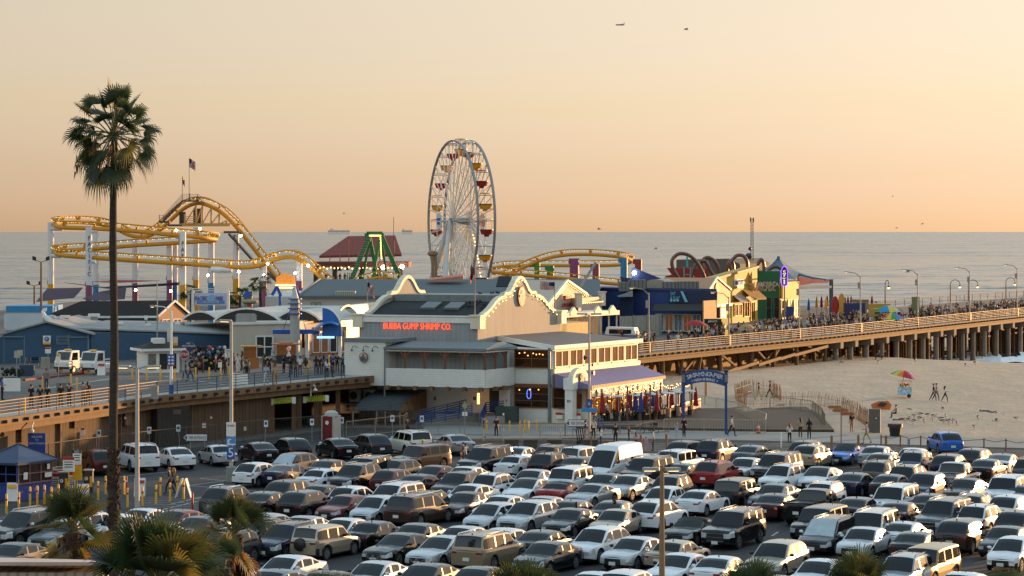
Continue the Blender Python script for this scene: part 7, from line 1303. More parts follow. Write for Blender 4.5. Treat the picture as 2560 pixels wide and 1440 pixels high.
wire([G(866, 1097), G(938, 1088), G(1010, 1080), G(1018, 1072)], 'rust-pale tube fence enclosing the yard below the tarpaulin', 1.4, M('rail_tan', 'a08468', .5, .2), 'tube_fence')
wire([G(820, 1085), G(940, 1075), G(1018, 1062)], 'tall yard fence with dark mesh below the tarpaulin', 2.0)
bar_ = M('barrier_grey', '74787a', .45, .5)
wire([G(1040, 1090), G(1150, 1090), G(1250, 1091), G(1350, 1091), G(1412, 1092)], 'grey crowd barriers in front of the ramp and green cabinet', 1.1, bar_, 'crowd_barrier', 2.4, bars=.16, grp='grey crowd barriers')
wire([G(1414, 1092), G(1500, 1090), G(1600, 1086), G(1672, 1082)], 'grey crowd barriers in front of the patio', 1.1, bar_, 'crowd_barrier', 2.4, bars=.16, grp='grey crowd barriers')
wire([G(1660, 1080, .1), G(1760, 1081, .1), G(1884, 1083, .1), G(1914, 1082, .1), G(1916, 1066, .1), G(1884, 1054, .1), G(1845, 1036, .1), G(1790, 1024, .1), G(1735, 1015, .1)], 'pale curved railing running from the path round to the patio', 1.1, M('rail_silver', 'a89e90', .4, .5), 'curved_railing', 2.6, bars=.22)
wire([G(1925, 1022, .15), G(1975, 1024, .15), G(2030, 1032, .15), G(2055, 1050, .15), G(2062, 1066, .15)], 'brown curved railing on the far side of the boardwalk', 1.1, M('rail_rust', '7c6450', .6), 'curved_railing', 2.6, bars=.3)
slat = M('snow_fence_slat', '8e6a4c', .85, var=.3, scale=8)
def slats(pts, label, hh=1.3, lean=.0):
    t = thing('slat_fence', label, 'fence', pts[0], group='wooden slat sand fences'); mb = MB()
    for a, b_ in zip(pts, pts[1:]):
        n_ = int((b_ - a).length / .14)
        for i in range(n_): p = a.lerp(b_, i / n_); mb.bar(p, p + V((lean + random.uniform(-.08, .08), random.uniform(-.05, .05), hh * random.uniform(.85, 1.08))), .05, .015)
    part('slats', mb, slat, t); mb = MB()
    for a, b_ in zip(pts, pts[1:]):
        for h in (.3, 1.0): mb.bar(a + UP * h, b_ + UP * h, .02)
    part('wire', mb, dark_steel, t)
zz = lambda px, py: (lambda g: V((g.x, g.y, zs(g.x, g.y))))(G(px, py, .2))
slats([zz(1838, 1008), zz(1866, 1020), zz(1930, 1019), zz(2040, 1020), zz(2100, 1028), zz(2145, 1048), zz(2180, 1072)], 'weathered slat fence running behind the boardwalk to the grey box', 1.45, .15)
slats([zz(1838, 1006), zz(1880, 996), zz(1930, 1000), zz(1955, 1008)], 'sunlit slat fence loop behind the boardwalk', 1.5, -.1)
pts = [G(2203, 1118), G(2251, 1117), G(2302, 1119), G(2351, 1121), G(2460, 1126), G(2515, 1128), G(2570, 1131)]; t = thing('rope_fence', 'low post and rope fence between the lot and the beach path', 'fence', pts[0]); mb = MB()
for a, b_ in zip(pts, pts[1:]): mb.tube([a + UP * .85, (a + b_) / 2 + UP * .68, b_ + UP * .85], .025, 5)
part('rope', mb, wood, t)
for p in pts: mb = MB(); mb.cyl(p, .06, .95, 8); part('post', mb, wood, t)
pa, pb = G(1709, 1083, .1), G(1815, 1085, .1); t = thing('entrance_arch', 'blue arch sign reading Santa Monica Pier north entrance on two posts', 'sign', pa); ab = M('arch_blue', '1f3f7c', .5)
for p in (pa, pb): mb = MB(); zt_ = hz(0, 925, p); mb.bar(p, V((p.x, p.y, zt_)), .2); mb.bar(V((p.x, p.y, zt_ - 1.1)), V((p.x, p.y, zt_ - .3)), .3, .3); mb.bar(V((p.x, p.y, zt_ - .22)), V((p.x, p.y, zt_)), .34, .34, 1); part('post', mb, [ab, navy], t); mb = MB(); [mb.obox(V((p.x + o, p.y - .16, zt_ - 1.0)), V((.05, 0, 0)), V((0, .01, 0)), UP * .6) for o in (-.11, -.02, .07)]; part('stripes', mb, M('arch_tan', 'a08a68', .6), t)
top_, bot_ = [], []
for i in range(13):
    k = i / 12; p = pa.lerp(pb, k); c_ = math.sin(math.pi * k); z = hz(0, 956, p); top_.append(V((p.x, p.y, z + .15 + .38 * c_ + .55))); bot_.append(V((p.x, p.y, z - .35 + .38 * c_)))
mb = MB(); mb.prism(top_ + bot_[::-1], V((0, .08, 0))); part('banner', mb, ab, t)
mb = MB()
def arc_text(s, w, h, zoff):
    n_ = len(s); 
    for i, ch in enumerate(s):
        if ch == ' ': continue
        k = .5 + ((i + .5) / n_ - .5) * w; p = pa.lerp(pb, k); c_ = math.sin(math.pi * k); sl = math.cos(math.pi * k) * math.pi * .38 / (pb - pa).length
        mb.text(ch, V((p.x, p.y - .02, hz(0, 956, p) + .38 * c_ + zoff)), (1, -.0, sl), V((-sl, 0, 1)), h * (.75 if ch == '*' else 1), .01)
arc_text('SANTA MONICA PIER', .84, .36, .32); arc_text('* NORTH ENTRANCE *', .62, .22, -.12); part('lettering', mb, white, t)
mb = MB(); p = G(1765, 1000, .2); mb.cyl(p, .14, 3.3, 8); solo('timber_pile', mb, M('pile_pale', '9a7c5c', .8), 'lone pale timber pile standing in the sand behind the entrance arch', 'post', p)
b = G(2103, 1112); t = thing('signpost', 'tall post with four sunlit wooden arrow boards at the boardwalk end', 'signpost', b); zt_ = hz(0, 1018, b); mb = MB(); mb.bar(b, V((b.x, b.y, zt_)), .1); part('post', mb, M('signpost_tan', '9a8068', .7), t)
for z, s, L_, dd in ((-.12, -1, .95, V((-1, .2, 0))), (-.38, -1, .6, V((-1, .25, 0))), (-.33, 1, .5, V((.8, -.5, 0))), (-.65, 1, .95, V((1, .1, 0)))): mb = MB(); a = V((b.x, b.y - .06, zt_ + z)); d = dd.normalized(); mb.prism([a, a + d * L_, a + d * (L_ + .15) + UP * .12, a + d * L_ + UP * .24, a + UP * .24], V((0, .03, 0))); part('arrow_board', mb, M('arrow_wood', 'a05f3c', .6), t)
b = G(2187, 1083); t = thing('utility_box', 'tall grey-brown utility box at the end of the slat fence', 'cabinet', b); mb = MB(); mb.box(b, (.95, .7, 2.05), -.2); part('case', mb, M('box_taupe', '57504a', .7), t); mb = MB(); mb.box(b + V((.05, -.42, 1.25)), (.12, .03, .07), -.2); part('label_plate', mb, white, t)
b = zz(2238, 1086); t = thing('litter_bin', 'big black tapered litter bin on the sand beside the path', 'bin', b); mb = MB(); mb.lathe(b, [(.42, 0), (.55, 1.0), (.55, 1.0)], 14); part('tub', mb, black, t); mb = MB(); mb.lathe(b + UP * .95, [(.62, -.2), (.62, .08), (.55, .08)], 14); part('rim', mb, M('bin_brown', '3a2018', .5), t)
b = zz(2205, 1024); t = thing('beach_tent', 'collapsed orange beach tent with dark panel on the sand', 'tent', b); mb = MB(); mb.prism([b + V((-1.0, 0, .55)), b + V((-.7, -.1, .0)), b + V((.75, -.1, .0)), b + V((.9, 0, .5)), b + V((.6, .2, .85)), b + V((-.3, .2, .8))], V((.1, 1.0, -.2))); part('canvas', mb, M('tent_orange', 'b8601c', .7, var=.2), t); mb = MB(); mb.prism([b + V((-.5, -.12, .45)), b + V((.1, -.14, .3)), b + V((.5, -.1, .65)), b + V((-.1, -.02, .75))], V((0, -.05, 0))); part('panel', mb, black, t)
b = zz(2262, 997); t = thing('fruit_cart', 'white and blue fruit cart with glass case on small wheels, parked on the sand', 'cart', b); mb = MB(); mb.box(b + UP * .25, (1.3, .8, .85), 0); part('body', mb, M('cart_pattern', '9fb8c8', .5, var=.6, scale=3), t); mb = MB(); heap(mb, b + UP * 1.15, .5, .25, .28, 26, 4, (.07, .11)); o = part('fruit', mb, [M('fruit_o', 'c87a2a', .6), M('fruit_r', 'a83a2a', .6), M('fruit_g', '6a8a3a', .6), M('fruit_y', 'd0b84a', .6)], t); o['kind'] = 'stuff'
mb = MB(); [mb.bar(b + V((x, y, 1.1)), b + V((x, y, 1.65)), .04) for x in (-.6, .6) for y in (-.35, .35)]; mb.box(b + UP * 1.65, (1.3, .8, .04)); part('case_frame', mb, white, t)
mb = MB(); mb.lathe(b + V((.35, -.42, .2)), [(.2, -.04), (.2, .04)], 12, axis=(0, 1, 0)); part('wheel', mb, black, t)
tp = b + UP * 2.75; t2 = thing('parasol', 'tilted rainbow parasol shading the fruit cart on the sand', 'parasol', b); mb = MB(); mrot = Matrix.Rotation(R(14), 3, 'Y'); n_ = 14; prev = None
for k in range(0, 4):
    ring = [tp + mrot @ V((math.cos(2 * math.pi * j / n_) * 1.35 * k / 3, math.sin(2 * math.pi * j / n_) * 1.35 * k / 3, -.7 * (k / 3) ** 1.8)) for j in range(n_)]
    if prev: [mb.add([prev[j], prev[(j + 1) % n_], ring[(j + 1) % n_], ring[j]], [[0, 1, 2, 3]], (5, 5, 5, 4, 4, 4, 3, 3, 2, 1, 0, 0, 6, 6)[j]) for j in range(n_)]
    prev = ring
part('canopy', mb, rb, t2); mb = MB(); mb.bar(b + V((-.3, 0, 1.1)), tp, .05); part('pole', mb, steel, t2)
b = G(828, 1100); t = thing('portable_toilet', 'dark red portable toilet with white roof and sides', 'portable toilet', b); mb = MB(); mb.box(b, (1.15, 1.15, 2.0), R(-28)); part('body', mb, M('loo_white', 'a8a096', .6), t); e = V((math.cos(R(-28)), math.sin(R(-28)), 0)); n_ = V((e.y, -e.x, 0)); mb = MB(); mb.obox(b - e * .45 + n_ * .58 + UP * .05, e * .9, n_ * .04, UP * 1.9); part('door', mb, M('loo_red', '6e1a1c', .5), t)
mb = MB(); mb.lathe(b + UP * 2.0, [(.78, 0), (.7, .22), (.4, .38), (.05, .42)], 4); part('roof', mb, M('loo_white', 'a8a096', .6), t); mb = MB(); mb.lathe(b + n_ * .63 + UP * 1.45, [(.17, 0), (.17, .02)], 12, axis=n_); part('badge', mb, white, t)
for px, lab in ((1279, 'leftmost by the lane'), (1326, 'holding its lid flat'), (1386, 'beside the pale marker posts'), (1476, 'near the scooters')):
    b = G(px, 1121); t = thing('storage_crate', 'brown lidded storage crate, ' + lab, 'crate', b, group='brown crates along the kerb'); mb = MB(); mb.box(b, (1.05, .75, .62), .05); part('body', mb, M('crate_brown', '4a4030', .7), t); mb = MB(); mb.box(b + UP * .62, (1.15, .85, .12), .05); part('lid', mb, M('crate_lid', '574a38', .7), t)
for k, px in enumerate((1448, 1453, 1458, 1463)):
    b = G(px, 1110 - k * 2); t = thing('scooter', 'dark electric scooter parked in a cluster by the lamp post', 'scooter', b, group='electric scooters'); mb = MB(); mb.bar(b + V((-.1, 0, .15)), b + V((.6, .5, .15)), .16, .06); mb.bar(b + V((-.1, 0, .1)), b + V((-.25, -.1, 1.15)), .06); mb.bar(b + V((-.45, -.02, 1.13)), b + V((-.05, -.2, 1.13)), .04); part('frame', mb, black, t)
    for q in ((-.12, 0), (.62, .52)): mb = MB(); mb.lathe(b + V((q[0], q[1], .12)), [(.12, -.03), (.12, .03)], 10, axis=(.6, -.7, 0)); part('wheel', mb, tyre, t)
b = G(1620, 1086); t = thing('bicycle', 'dark city bicycle with rear basket leaning on the grey barrier', 'bicycle', b); mb = MB(); f0, f1 = b + V((-.62, 0, .34)), b + V((.55, 0, .34)); st, bb_, hd = b + V((.25, 0, .85)), b + V((.05, 0, .32)), b + V((-.42, 0, .9))
for p, q in ((f1, bb_), (f1, st), (bb_, st), (bb_, hd), (st, hd), (hd, f0), (hd, hd + V((-.02, 0, .22)))): mb.tube([p, q], .025, 5)
mb.bar(hd + V((-.02, -.22, .22)), hd + V((-.02, .22, .22)), .03); part('frame', mb, black, t)
for f in (f0, f1): mb = MB(); mb.tube([f + V((.33 * math.cos(a), 0, .33 * math.sin(a))) for a in [2 * math.pi * i / 18 for i in range(19)]], .025, 5); [mb.bar(f, f + V((.32 * math.cos(a), 0, .32 * math.sin(a))), .008) for a in [math.pi * i / 4 for i in range(8)]]; part('wheel', mb, tyre, t)
mb = MB(); mb.box(b + V((.62, 0, .75)), (.38, .3, .25)); part('basket', mb, black, t); mb = MB(); mb.box(st, (.25, .14, .06)); part('saddle', mb, black, t)
def utruck(px, py, label):
    o = G(px, py, ZD); t = thing('utility_truck', label, 'truck', o, group='small white utility trucks'); d = V((-.42, -.907, 0)); s = V((.907, -.42, 0)); q = lambda x, y, z: o + d * x + s * y + UP * z
    mb = MB(); prof = [(1.55, .45), (1.6, 1.05), (1.45, 1.2), (1.15, 2.0), (.0, 2.05), (-.05, .45)]; mb.prism([q(x, -.8, z) for x, z in prof], s * 1.6); part('cab', mb, white, t)
    mb = MB(); mb.prism([q(.0, -.8, .5), q(-2.1, -.8, .5), q(-2.1, -.8, .85), q(.0, -.8, .85)], s * 1.6); [mb.bar(q(-.05, y, z), q(-2.1, y, z), .05, .1) for y in (-.78, .78) for z in (1.05, 1.3)]; [mb.bar(q(-2.1, y, .8), q(-2.1, y, 1.35), .06) for y in (-.78, .78)]; part('cargo_bed', mb, white, t)
    mb = MB(); mb.add([q(1.475, -.68, 1.25), q(1.475, .68, 1.25), q(1.19, .68, 1.94), q(1.19, -.68, 1.94)], [[0, 1, 2, 3]]); part('windshield', mb, glass, t); mb.v = [tuple(V(p) + d * .03) for p in mb.v]
    mb = MB(); mb.add([q(.25, .815, 1.2), q(1.2, .815, 1.2), q(1.02, .815, 1.88), q(.25, .815, 1.88)], [[0, 1, 2, 3]]); part('side_window', mb, glass, t); mb = MB(); mb.obox(q(1.56, -.8, .42), s * 1.6, d * .1, UP * .2); part('bumper', mb, black, t)
    for y in (-.55, .55): mb = MB(); mb.lathe(q(1.57, y, .85), [(.1, 0), (.09, .05)], 10, axis=d); part('headlight', mb, lampw, t)
    for x in (.9, -1.4):
        for y in (-.72, .72): mb = MB(); mb.lathe(q(x, y, .36), [(.36, -.1), (.36, .1)], 14, 0, axis=s); mb.lathe(q(x, y + (.1 if y > 0 else -.1), .36), [(.2, -.015), (.2, .015)], 12, 1, axis=s); part('wheel', mb, [tyre, rimm], t)
    mb = MB(); mb.box(q(.6, 0, 2.05), (.5, .9, .12), .4); part('beacon', mb, yellow, t)
utruck(180, 932, 'white utility truck with slatted bed, the one farther from the palm trunk'); utruck(243, 934, 'white utility truck partly hidden by the palm trunk')
mb = MB(); p = G(113, 920, ZD); mb.cyl(p, .42, 1.0, 12); solo('litter_bin', mb, M('bin_cream', '8a8678', .7), 'round cream litter bin between benches at the blue building', 'bin', p)
mb = MB(); p = G(154, 988, ZD); mb.cyl(p, .42, 1.0, 12); solo('litter_bin', mb, M('bin_grey', '6c6a64', .7), 'round grey-brown litter bin by the zebra crossing', 'bin', p)
for px, lab in ((80, 'slatted bench left of the cream bin'), (140, 'slatted bench right of the cream bin'), (93, 'slatted bench end against the blue wall')):
    p = G(px, 917, ZD); t = thing('bench', lab + ' by the blue building', 'bench', p, group='benches by the blue building'); mb = MB(); [mb.bar(p + V((-.8, y, .45)), p + V((.8, y, .45)), .1, .04) for y in (-.15, 0, .15)]; part('seat', mb, wood, t); mb = MB(); [mb.bar(p + V((-.8, .25, z)), p + V((.8, .25, z)), .04, .1) for z in (.65, .82)]; part('backrest', mb, wood, t)
    for x in (-.65, .65): mb = MB(); mb.bar(p + V((x, 0, 0)), p + V((x, 0, .45)), .1, .4); mb.bar(p + V((x, .25, .4)), p + V((x, .25, .88)), .06); part('leg', mb, concrete, t)
mb = MB(); p = G(68, 940, ZD); mb.box(p, (1.2, .8, 1.0)); solo('skip_bin', mb, M('skip_blue', '2a3c50', .7), 'dark blue square bin in front of the left benches', 'bin', p)
mb = MB(); p = G(26, 978, ZD); mb.box(p, (1.5, .5, 1.0)); solo('white_planter', mb, white, 'white box planter at the far left of the deck', 'planter', p)
mb = MB(); p = G(30, 944, ZD); heap(mb, p + UP * .2, .9, .3, .6, 60, 1, (.08, .18)); solo('shrub', mb, M('shrub_green', '1e2a18', .8), 'low dark shrub behind the white planter', 'shrub', p)
mb = MB(); p = G(600, 962, ZD); mb.box(p, (1.3, .1, .95), .1); solo('white_barrier', mb, white, 'white panel barrier behind the deck railing by the tall lamp post', 'barrier', p)
mb = MB(); p = G(387, 997, ZD); mb.box(p, (.5, .4, 1.0)); solo('grey_cabinet', mb, concrete, 'pale grey cabinet at the corner of the deck railing', 'cabinet', p)
mb = MB(); a = G(60, 952, ZD); mb.wall(a, G(205, 936, ZD), ZD, ZD + .16, .25); solo('yellow_kerb', mb, M('kerb_red', '6e2c26', .7), 'dull red painted kerb in front of the utility trucks', 'kerb', a)
pf = MB(); pp = [Bl + v_ * .3, Cl + v_ * .3, V((17.8, 234, 0)), V((13.8, 222, 0)), V((10.6, 213, 0)), V((7.4, 212.6, 0))]; pf.foot(pp, 0, .35); solo('patio_floor', pf, M('patio_floor', '4a423c', .9), 'raised dining patio beside the glazed front', 'patio', pp[0])
rail('railing', 'blue stair railing between the portal and the patio', [z3(G(1484, 1072), .2), z3(G(1508, 1080), .1)], (.3, .6, .9), brail)
a, b_, c_ = z3(pp[3], .35), z3(pp[2], .35), z3(pp[1] - v_ * 0, .35); t = thing('patio_fence', 'pale plank and glass fence round the dining patio', 'fence', a); mb = MB(); mb.wall(a, b_, .4, 1.15, .06); part('panel', mb, M('patio_panel', 'a88a74', .5, stripe=((.5, .87, 0), .3, .7, .2)), t); mb = MB(); mb.bar(a + UP * .85, b_ + UP * .85, .07); part('rail', mb, steel, t)
def U(a_, b2): return Bl + v_ * a_ + r_ * b2
pg_ = 'furled parasols on the restaurant patio'
for a_, b2, c in ((.9, .5, 'r'), (1.4, 2.5, 'r'), (1.0, 5.5, 'r'), (1.6, 7.5, 'r'), (2.4, 3.8, 'b'), (2.8, 5.0, 'r'), (3.2, 6.5, 'b'), (3.6, 2.6, 'b'), (3.4, 8.5, 'r'), (3.9, 10.2, 'b'), (4.2, 4.5, 'r'), (2.2, 11.5, 'r'), (4.4, 12.0, 'r'), (1.2, 9.8, 'b')):
    closed_parasol(z3(U(a_, b2), .35), '8a1c22' if c == 'r' else '1f4080', ('dark red' if c == 'r' else 'blue') + ' furled parasol on the restaurant patio', 2.5, pg_)
for a_, b2 in ((.7, 1.8), (1.9, 1.6), (2.0, 4.5), (2.9, 3.6), (2.0, 7.2), (3.0, 8.0), (3.5, 5.5), (3.9, 7.4), (3.0, 10.8), (4.0, 9.2), (4.2, 11.2), (2.4, 12.6)):
    p = z3(U(a_, b2), .35); t = thing('patio_heater', 'silver mushroom patio heater among the furled parasols', 'patio heater', p, group='mushroom heaters on the patio'); mb = MB(); mb.cyl(p, .22, .8, 10); mb.cyl(p + UP * .8, .05, 1.2, 8); mb.cyl(p + UP * 1.95, .12, .2, 8); part('burner_post', mb, M('heater_steel', '9a8a78', .4, .5), t); mb = MB(); mb.lathe(p + UP * 2.12, [(.55, 0), (.45, .07), (.1, .14)], 16); part('reflector', mb, M('heater_cap', 'b8b4b0', .4, .4), t)
for i in range(14):
    p = z3(U(1.2 + (i % 4) * .85, 1.2 + (i * 1.37) % 11.5), .35); t = thing('patio_table', 'dark patio table with chairs among the heaters', 'table', p, group='tables on the restaurant patio'); mb = MB(); mb.cyl(p + UP * .7, .42, .04, 12); part('table_top', mb, dark_steel, t); mb = MB(); mb.cyl(p, .05, .7, 6); mb.cyl(p, .25, .03, 8); part('leg', mb, black, t)
    for s in (-1, 1):
        q = p + v_ * .62 * s; mb = MB(); mb.box(q + UP * .42, (.4, .4, .05), .5); mb.box(q + v_ * .2 * s + UP * .47, (.06, .4, .42), R(-30)); mb.box(q, (.3, .3, .42), .5); c2 = part('chair', mb, M('wicker', '2c241f', .8), t)
mb = MB(); pts = [z3(U(3.6 + .6 * (k % 2), k * 3.2), 3.4) for k in range(5)]
for p, q in zip(pts, pts[1:]):
    for i in range(11): mb.ell(p.lerp(q, i / 11) - UP * .5 * math.sin(math.pi * i / 11), .04, 5, 4)
for k in range(4):
    p, q = z3(U(.3, 1 + 3.2 * k), 3.2), pts[k + 1]
    for i in range(9): mb.ell(p.lerp(q, i / 9) - UP * .4 * math.sin(math.pi * i / 9), .04, 5, 4)
t = thing('string_lights', 'strings of warm bulbs over the dining patio', 'string lights', pts[0]); o = part('bulbs', mb, bulb, t); o['kind'] = 'stuff'
for k, p in enumerate(pts): mb = MB(); mb.bar(z3(p, 0), z3(p, 3.5), .14); part('post', mb, brownw, t)
a = X(-60, 74, 0); t = thing('corrugated_shed', 'pale corrugated building roof at the bottom left corner', 'building', a); q0, q1, q2, q3 = X(-60, 73), X(255, 73), X(272, 74.6), X(-60, 75.4); mb = MB(); mb.foot([q0, q1, q2, q3], 0, 6.95); part('wall', mb, M('corrugated_cream', 'b09c88', .6, stripe=((1, 0, 0), .28, .6, .35)), t); mb = MB(); mb.prism([z3(q0 - V((0, .3, 0)), 7.2), z3(q1 + V((.15, -.3, 0)), 7.2), z3(q2, 7.0), z3(q3, 7.0)], UP * .1); part('roof', mb, M('roof_pinkish', 'b8a298', .7, var=.15), t)
t = thing('aeroplane', 'tiny white airliner flying left high in the sky', 'aeroplane', W(1550, 62, 3000)); c = W(1550, 62, 3000); mb = MB(); mb.tube([c + V((-5.4, 0, .2)), c + V((-4.2, 0, 0)), c + V((4, 0, -.1)), c + V((5.6, 0, .3))], [.3, .85, .8, .15], 10); part('fuselage', mb, M('airliner', '8c8680', .5), t); mb = MB(); mb.prism([c + V((-1, 0, -.3)), c + V((1.2, 0, -.3)), c + V((3, 9, .6)), c + V((2.2, 9, .6))], UP * .15); mb.prism([c + V((-1, 0, -.3)), c + V((1.2, 0, -.3)), c + V((3, -9, .6)), c + V((2.2, -9, .6))], UP * .15); part('wing', mb, M('airliner', '8c8680', .5), t); mb = MB(); mb.prism([c + V((3.6, 0, .4)), c + V((5.4, 0, .4)), c + V((5.6, 0, 2.4)), c + V((4.9, 0, 2.4))], V((0, .2, 0))); part('tail_fin', mb, M('airliner', '8c8680', .5), t)
for px, w, lab in ((848, 240, 'long low cargo ship on the horizon left of the green frame'), (1018, 120, 'faint smaller ship on the horizon beside the thin pole')):
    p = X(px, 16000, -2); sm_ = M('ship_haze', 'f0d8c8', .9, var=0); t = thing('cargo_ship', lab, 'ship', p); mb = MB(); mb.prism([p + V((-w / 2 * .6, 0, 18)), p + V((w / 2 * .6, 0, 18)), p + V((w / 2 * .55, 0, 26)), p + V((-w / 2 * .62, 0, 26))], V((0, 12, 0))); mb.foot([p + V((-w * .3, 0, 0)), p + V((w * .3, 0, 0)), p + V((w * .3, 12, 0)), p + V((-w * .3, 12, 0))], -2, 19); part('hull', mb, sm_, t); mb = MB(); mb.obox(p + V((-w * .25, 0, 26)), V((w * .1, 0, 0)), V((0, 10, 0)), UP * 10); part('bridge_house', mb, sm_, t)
TAGS = ['skin', 'top', 'trousers', 'shoes']
def person_mesh(pose, arms, name):
    """a body grown over one skeleton (front towards +y)"""
    J, Eg = {}, []
    def j(n, p, r, tg, par=None):
        J[n] = (V(p), r, tg)
        if par: Eg.append((par, n))
    dz = 0
    j('pelvis', (0, 0, .95), (.14, .10), 2); j('waist', (0, 0, 1.1), (.125, .09), 1, 'pelvis'); j('chest', (0, -.01, 1.33), (.155, .11), 1, 'waist'); j('neck', (0, 0, 1.49), (.055, .055), 0, 'chest'); j('jaw', (0, .02, 1.56), (.066, .075), 0, 'neck'); j('crown', (0, .0, 1.66), (.08, .092), 0, 'jaw'); j('nose', (0, .115, 1.6), (.014, .014), 0, 'jaw')
    for s, S in ((-1, 'l'), (1, 'r')):
        st = {'stand': ((.1, .02, .5), (.11, 0, .07)), 'walk': ((.09, .2 * s, .52), (.1, .22 * s - (.18 if s < 0 else 0), .08 + (.06 if s < 0 else 0))), 'sit': ((.12, .42, .92), (.12, .44, .5)), 'lie': ((.12, .1, .5), (.12, 0, .07))}[pose]
        kn, an = st; j('hip' + S, (.085 * s, 0, .9), (.1, .1), 2, 'pelvis'); j('knee' + S, (kn[0] * s, kn[1], kn[2]), (.065, .065), 2, 'hip' + S); j('ankle' + S, (an[0] * s, an[1], an[2]), (.045, .05), 2, 'knee' + S); j('toe' + S, (an[0] * s, an[1] + .17, an[2] - .03), (.04, .035), 3, 'ankle' + S)
        j('sh' + S, (.17 * s, 0, 1.41), (.062, .062), 1, 'chest')
        ar = {'down': ((.23, -.02, 1.14), (.22, .06, .9)), 'swing': ((.23, -.12 * s, 1.15), (.22, -.1 * s + .08, .93)), 'up': ((.24, .22, 1.3), (.1, .36, 1.5)) if True else 0, 'bent': ((.23, -.03, 1.13), (.12, .22, 1.15)) if s > 0 else ((.23, -.02, 1.14), (.22, .06, .9)), 'lean': ((.23, .16, 1.18), (.14, .36, 1.08))}[arms]
        el, wr = [V((q[0] * s, q[1], q[2])) for q in ar]; j('elbow' + S, el, (.045, .045), 1, 'sh' + S); j('wrist' + S, wr, (.03, .03), 0, 'elbow' + S); d = (wr - el).normalized(); pm_ = wr + d * .07; j('palm' + S, pm_, (.035, .022), 0, 'wrist' + S)
        sd = d.cross(V((s, 0, 0))); sd = sd.normalized() if sd.length > .1 else V((0, 1, 0))
        for k in range(4): j(f'f{k}{S}', pm_ + d * (.07 + .012 * (k in (1, 2))) + sd * (k - 1.5) * .022 + V((-s * .02, 0, 0)), (.0095, .0095), 0, 'palm' + S)
        j('th' + S, pm_ + sd * .05 + d * .015 + V((-s * .015, 0, 0)), (.011, .011), 0, 'palm' + S)
    ns = list(J); me = bpy.data.meshes.new('sk'); me.from_pydata([J[n][0] for n in ns], [(ns.index(a), ns.index(b_)) for a, b_ in Eg], [])
    ob = bpy.data.objects.new('sk', me); C.objects.link(ob); md = ob.modifiers.new('skin', 'SKIN'); md.use_smooth_shade = True
    sv = me.skin_vertices[0].data
    for i, n in enumerate(ns): sv[i].radius = J[n][1]; sv[i].use_root = (n == 'pelvis')
    sb = ob.modifiers.new('sub', 'SUBSURF'); sb.levels = 1; sb.render_levels = 1
    m2 = bpy.data.meshes.new_from_object(ob.evaluated_get(bpy.context.evaluated_depsgraph_get())); m2.name = name; bpy.data.objects.remove(ob)
    m2.materials.clear()
    for mm in (skinm, black, black, black): m2.materials.append(mm)
    segs = [(J[a][0], J[b_][0], J[b_][2]) for a, b_ in Eg]
    for p in m2.polygons:
        c = p.center; best = None
        for a, b_, tg in segs:
            ab_ = b_ - a; t = max(0, min(1, (c - a).dot(ab_) / max(ab_.length_squared, 1e-6))); dd = (c - a - ab_ * t).length
            if best is None or dd < best[0]: best = (dd, tg)
        tg = best[1]
        if c.z > 1.47: tg = 0
        p.material_index = tg; p.use_smooth = True
    if pose == 'sit': m2.transform(Matrix.Translation((0, 0, -.42)))
    if pose == 'lie': m2.transform(Matrix.Translation((0, 0, .12)) @ Matrix.Rotation(R(-88), 4, 'X'))
    return m2
def hair_mesh(kind, pose):
    mb = MB()
    mb.ell((0, -.015, 1.67), (.094, .105, .085), 10, 6)
    if kind == 'long': mb.tube([(0, -.05, 1.68), (0, -.085, 1.58), (0, -.1, 1.45), (0, -.09, 1.32)], [.08, .095, .085, .03], 8)
    if kind == 'cap': mb.ell((0, .07, 1.7), (.075, .1, .02), 8, 4)
    if kind == 'hat': mb.lathe((0, 0, 1.69), [(.19, 0), (.19, .015), (.1, .03), (.09, .1)], 12)
    me = mb.mesh('hair', M('hair_dark', '15100d', .7), V())
    if pose == 'sit': me.transform(Matrix.Translation((0, 0, -.42)))
    if pose == 'lie': me.transform(Matrix.Translation((0, 0, .12)) @ Matrix.Rotation(R(-88), 4, 'X'))
    return me
PM = {}; HM = {}
COLS = {'black': '101113', 'navy': '1a2236', 'grey': '6a6c6e', 'white': 'c8c6c2', 'pale blue': '8fa8c0', 'blue': '28509c', 'red': '8c1f1e', 'olive': '4a4a30', 'beige': 'a08a6c', 'pink': 'b88a9c', 'brown': '4a3226', 'denim': '2c3c56', 'teal': '1f5460', 'yellow': 'b8a22c', 'skin': 'a87355', 'khaki': 'a89468', 'lilac': '8a7aa0', 'charcoal': '26282b'}
def cloth(c): return M('cloth_' + c.replace(' ', '_'), COLS[c], .85, var=.1, scale=8)
HAIRC = {'dark': M('hair_dark', '15100d', .7), 'fair': M('hair_fair', '8a6a44', .7), 'yellow': M('hat_yellow', 'b8b41c', .7), 'red': M('cap_red', '7c1c1c', .7), 'pale': M('hat_pale', 'b8b0a0', .8)}
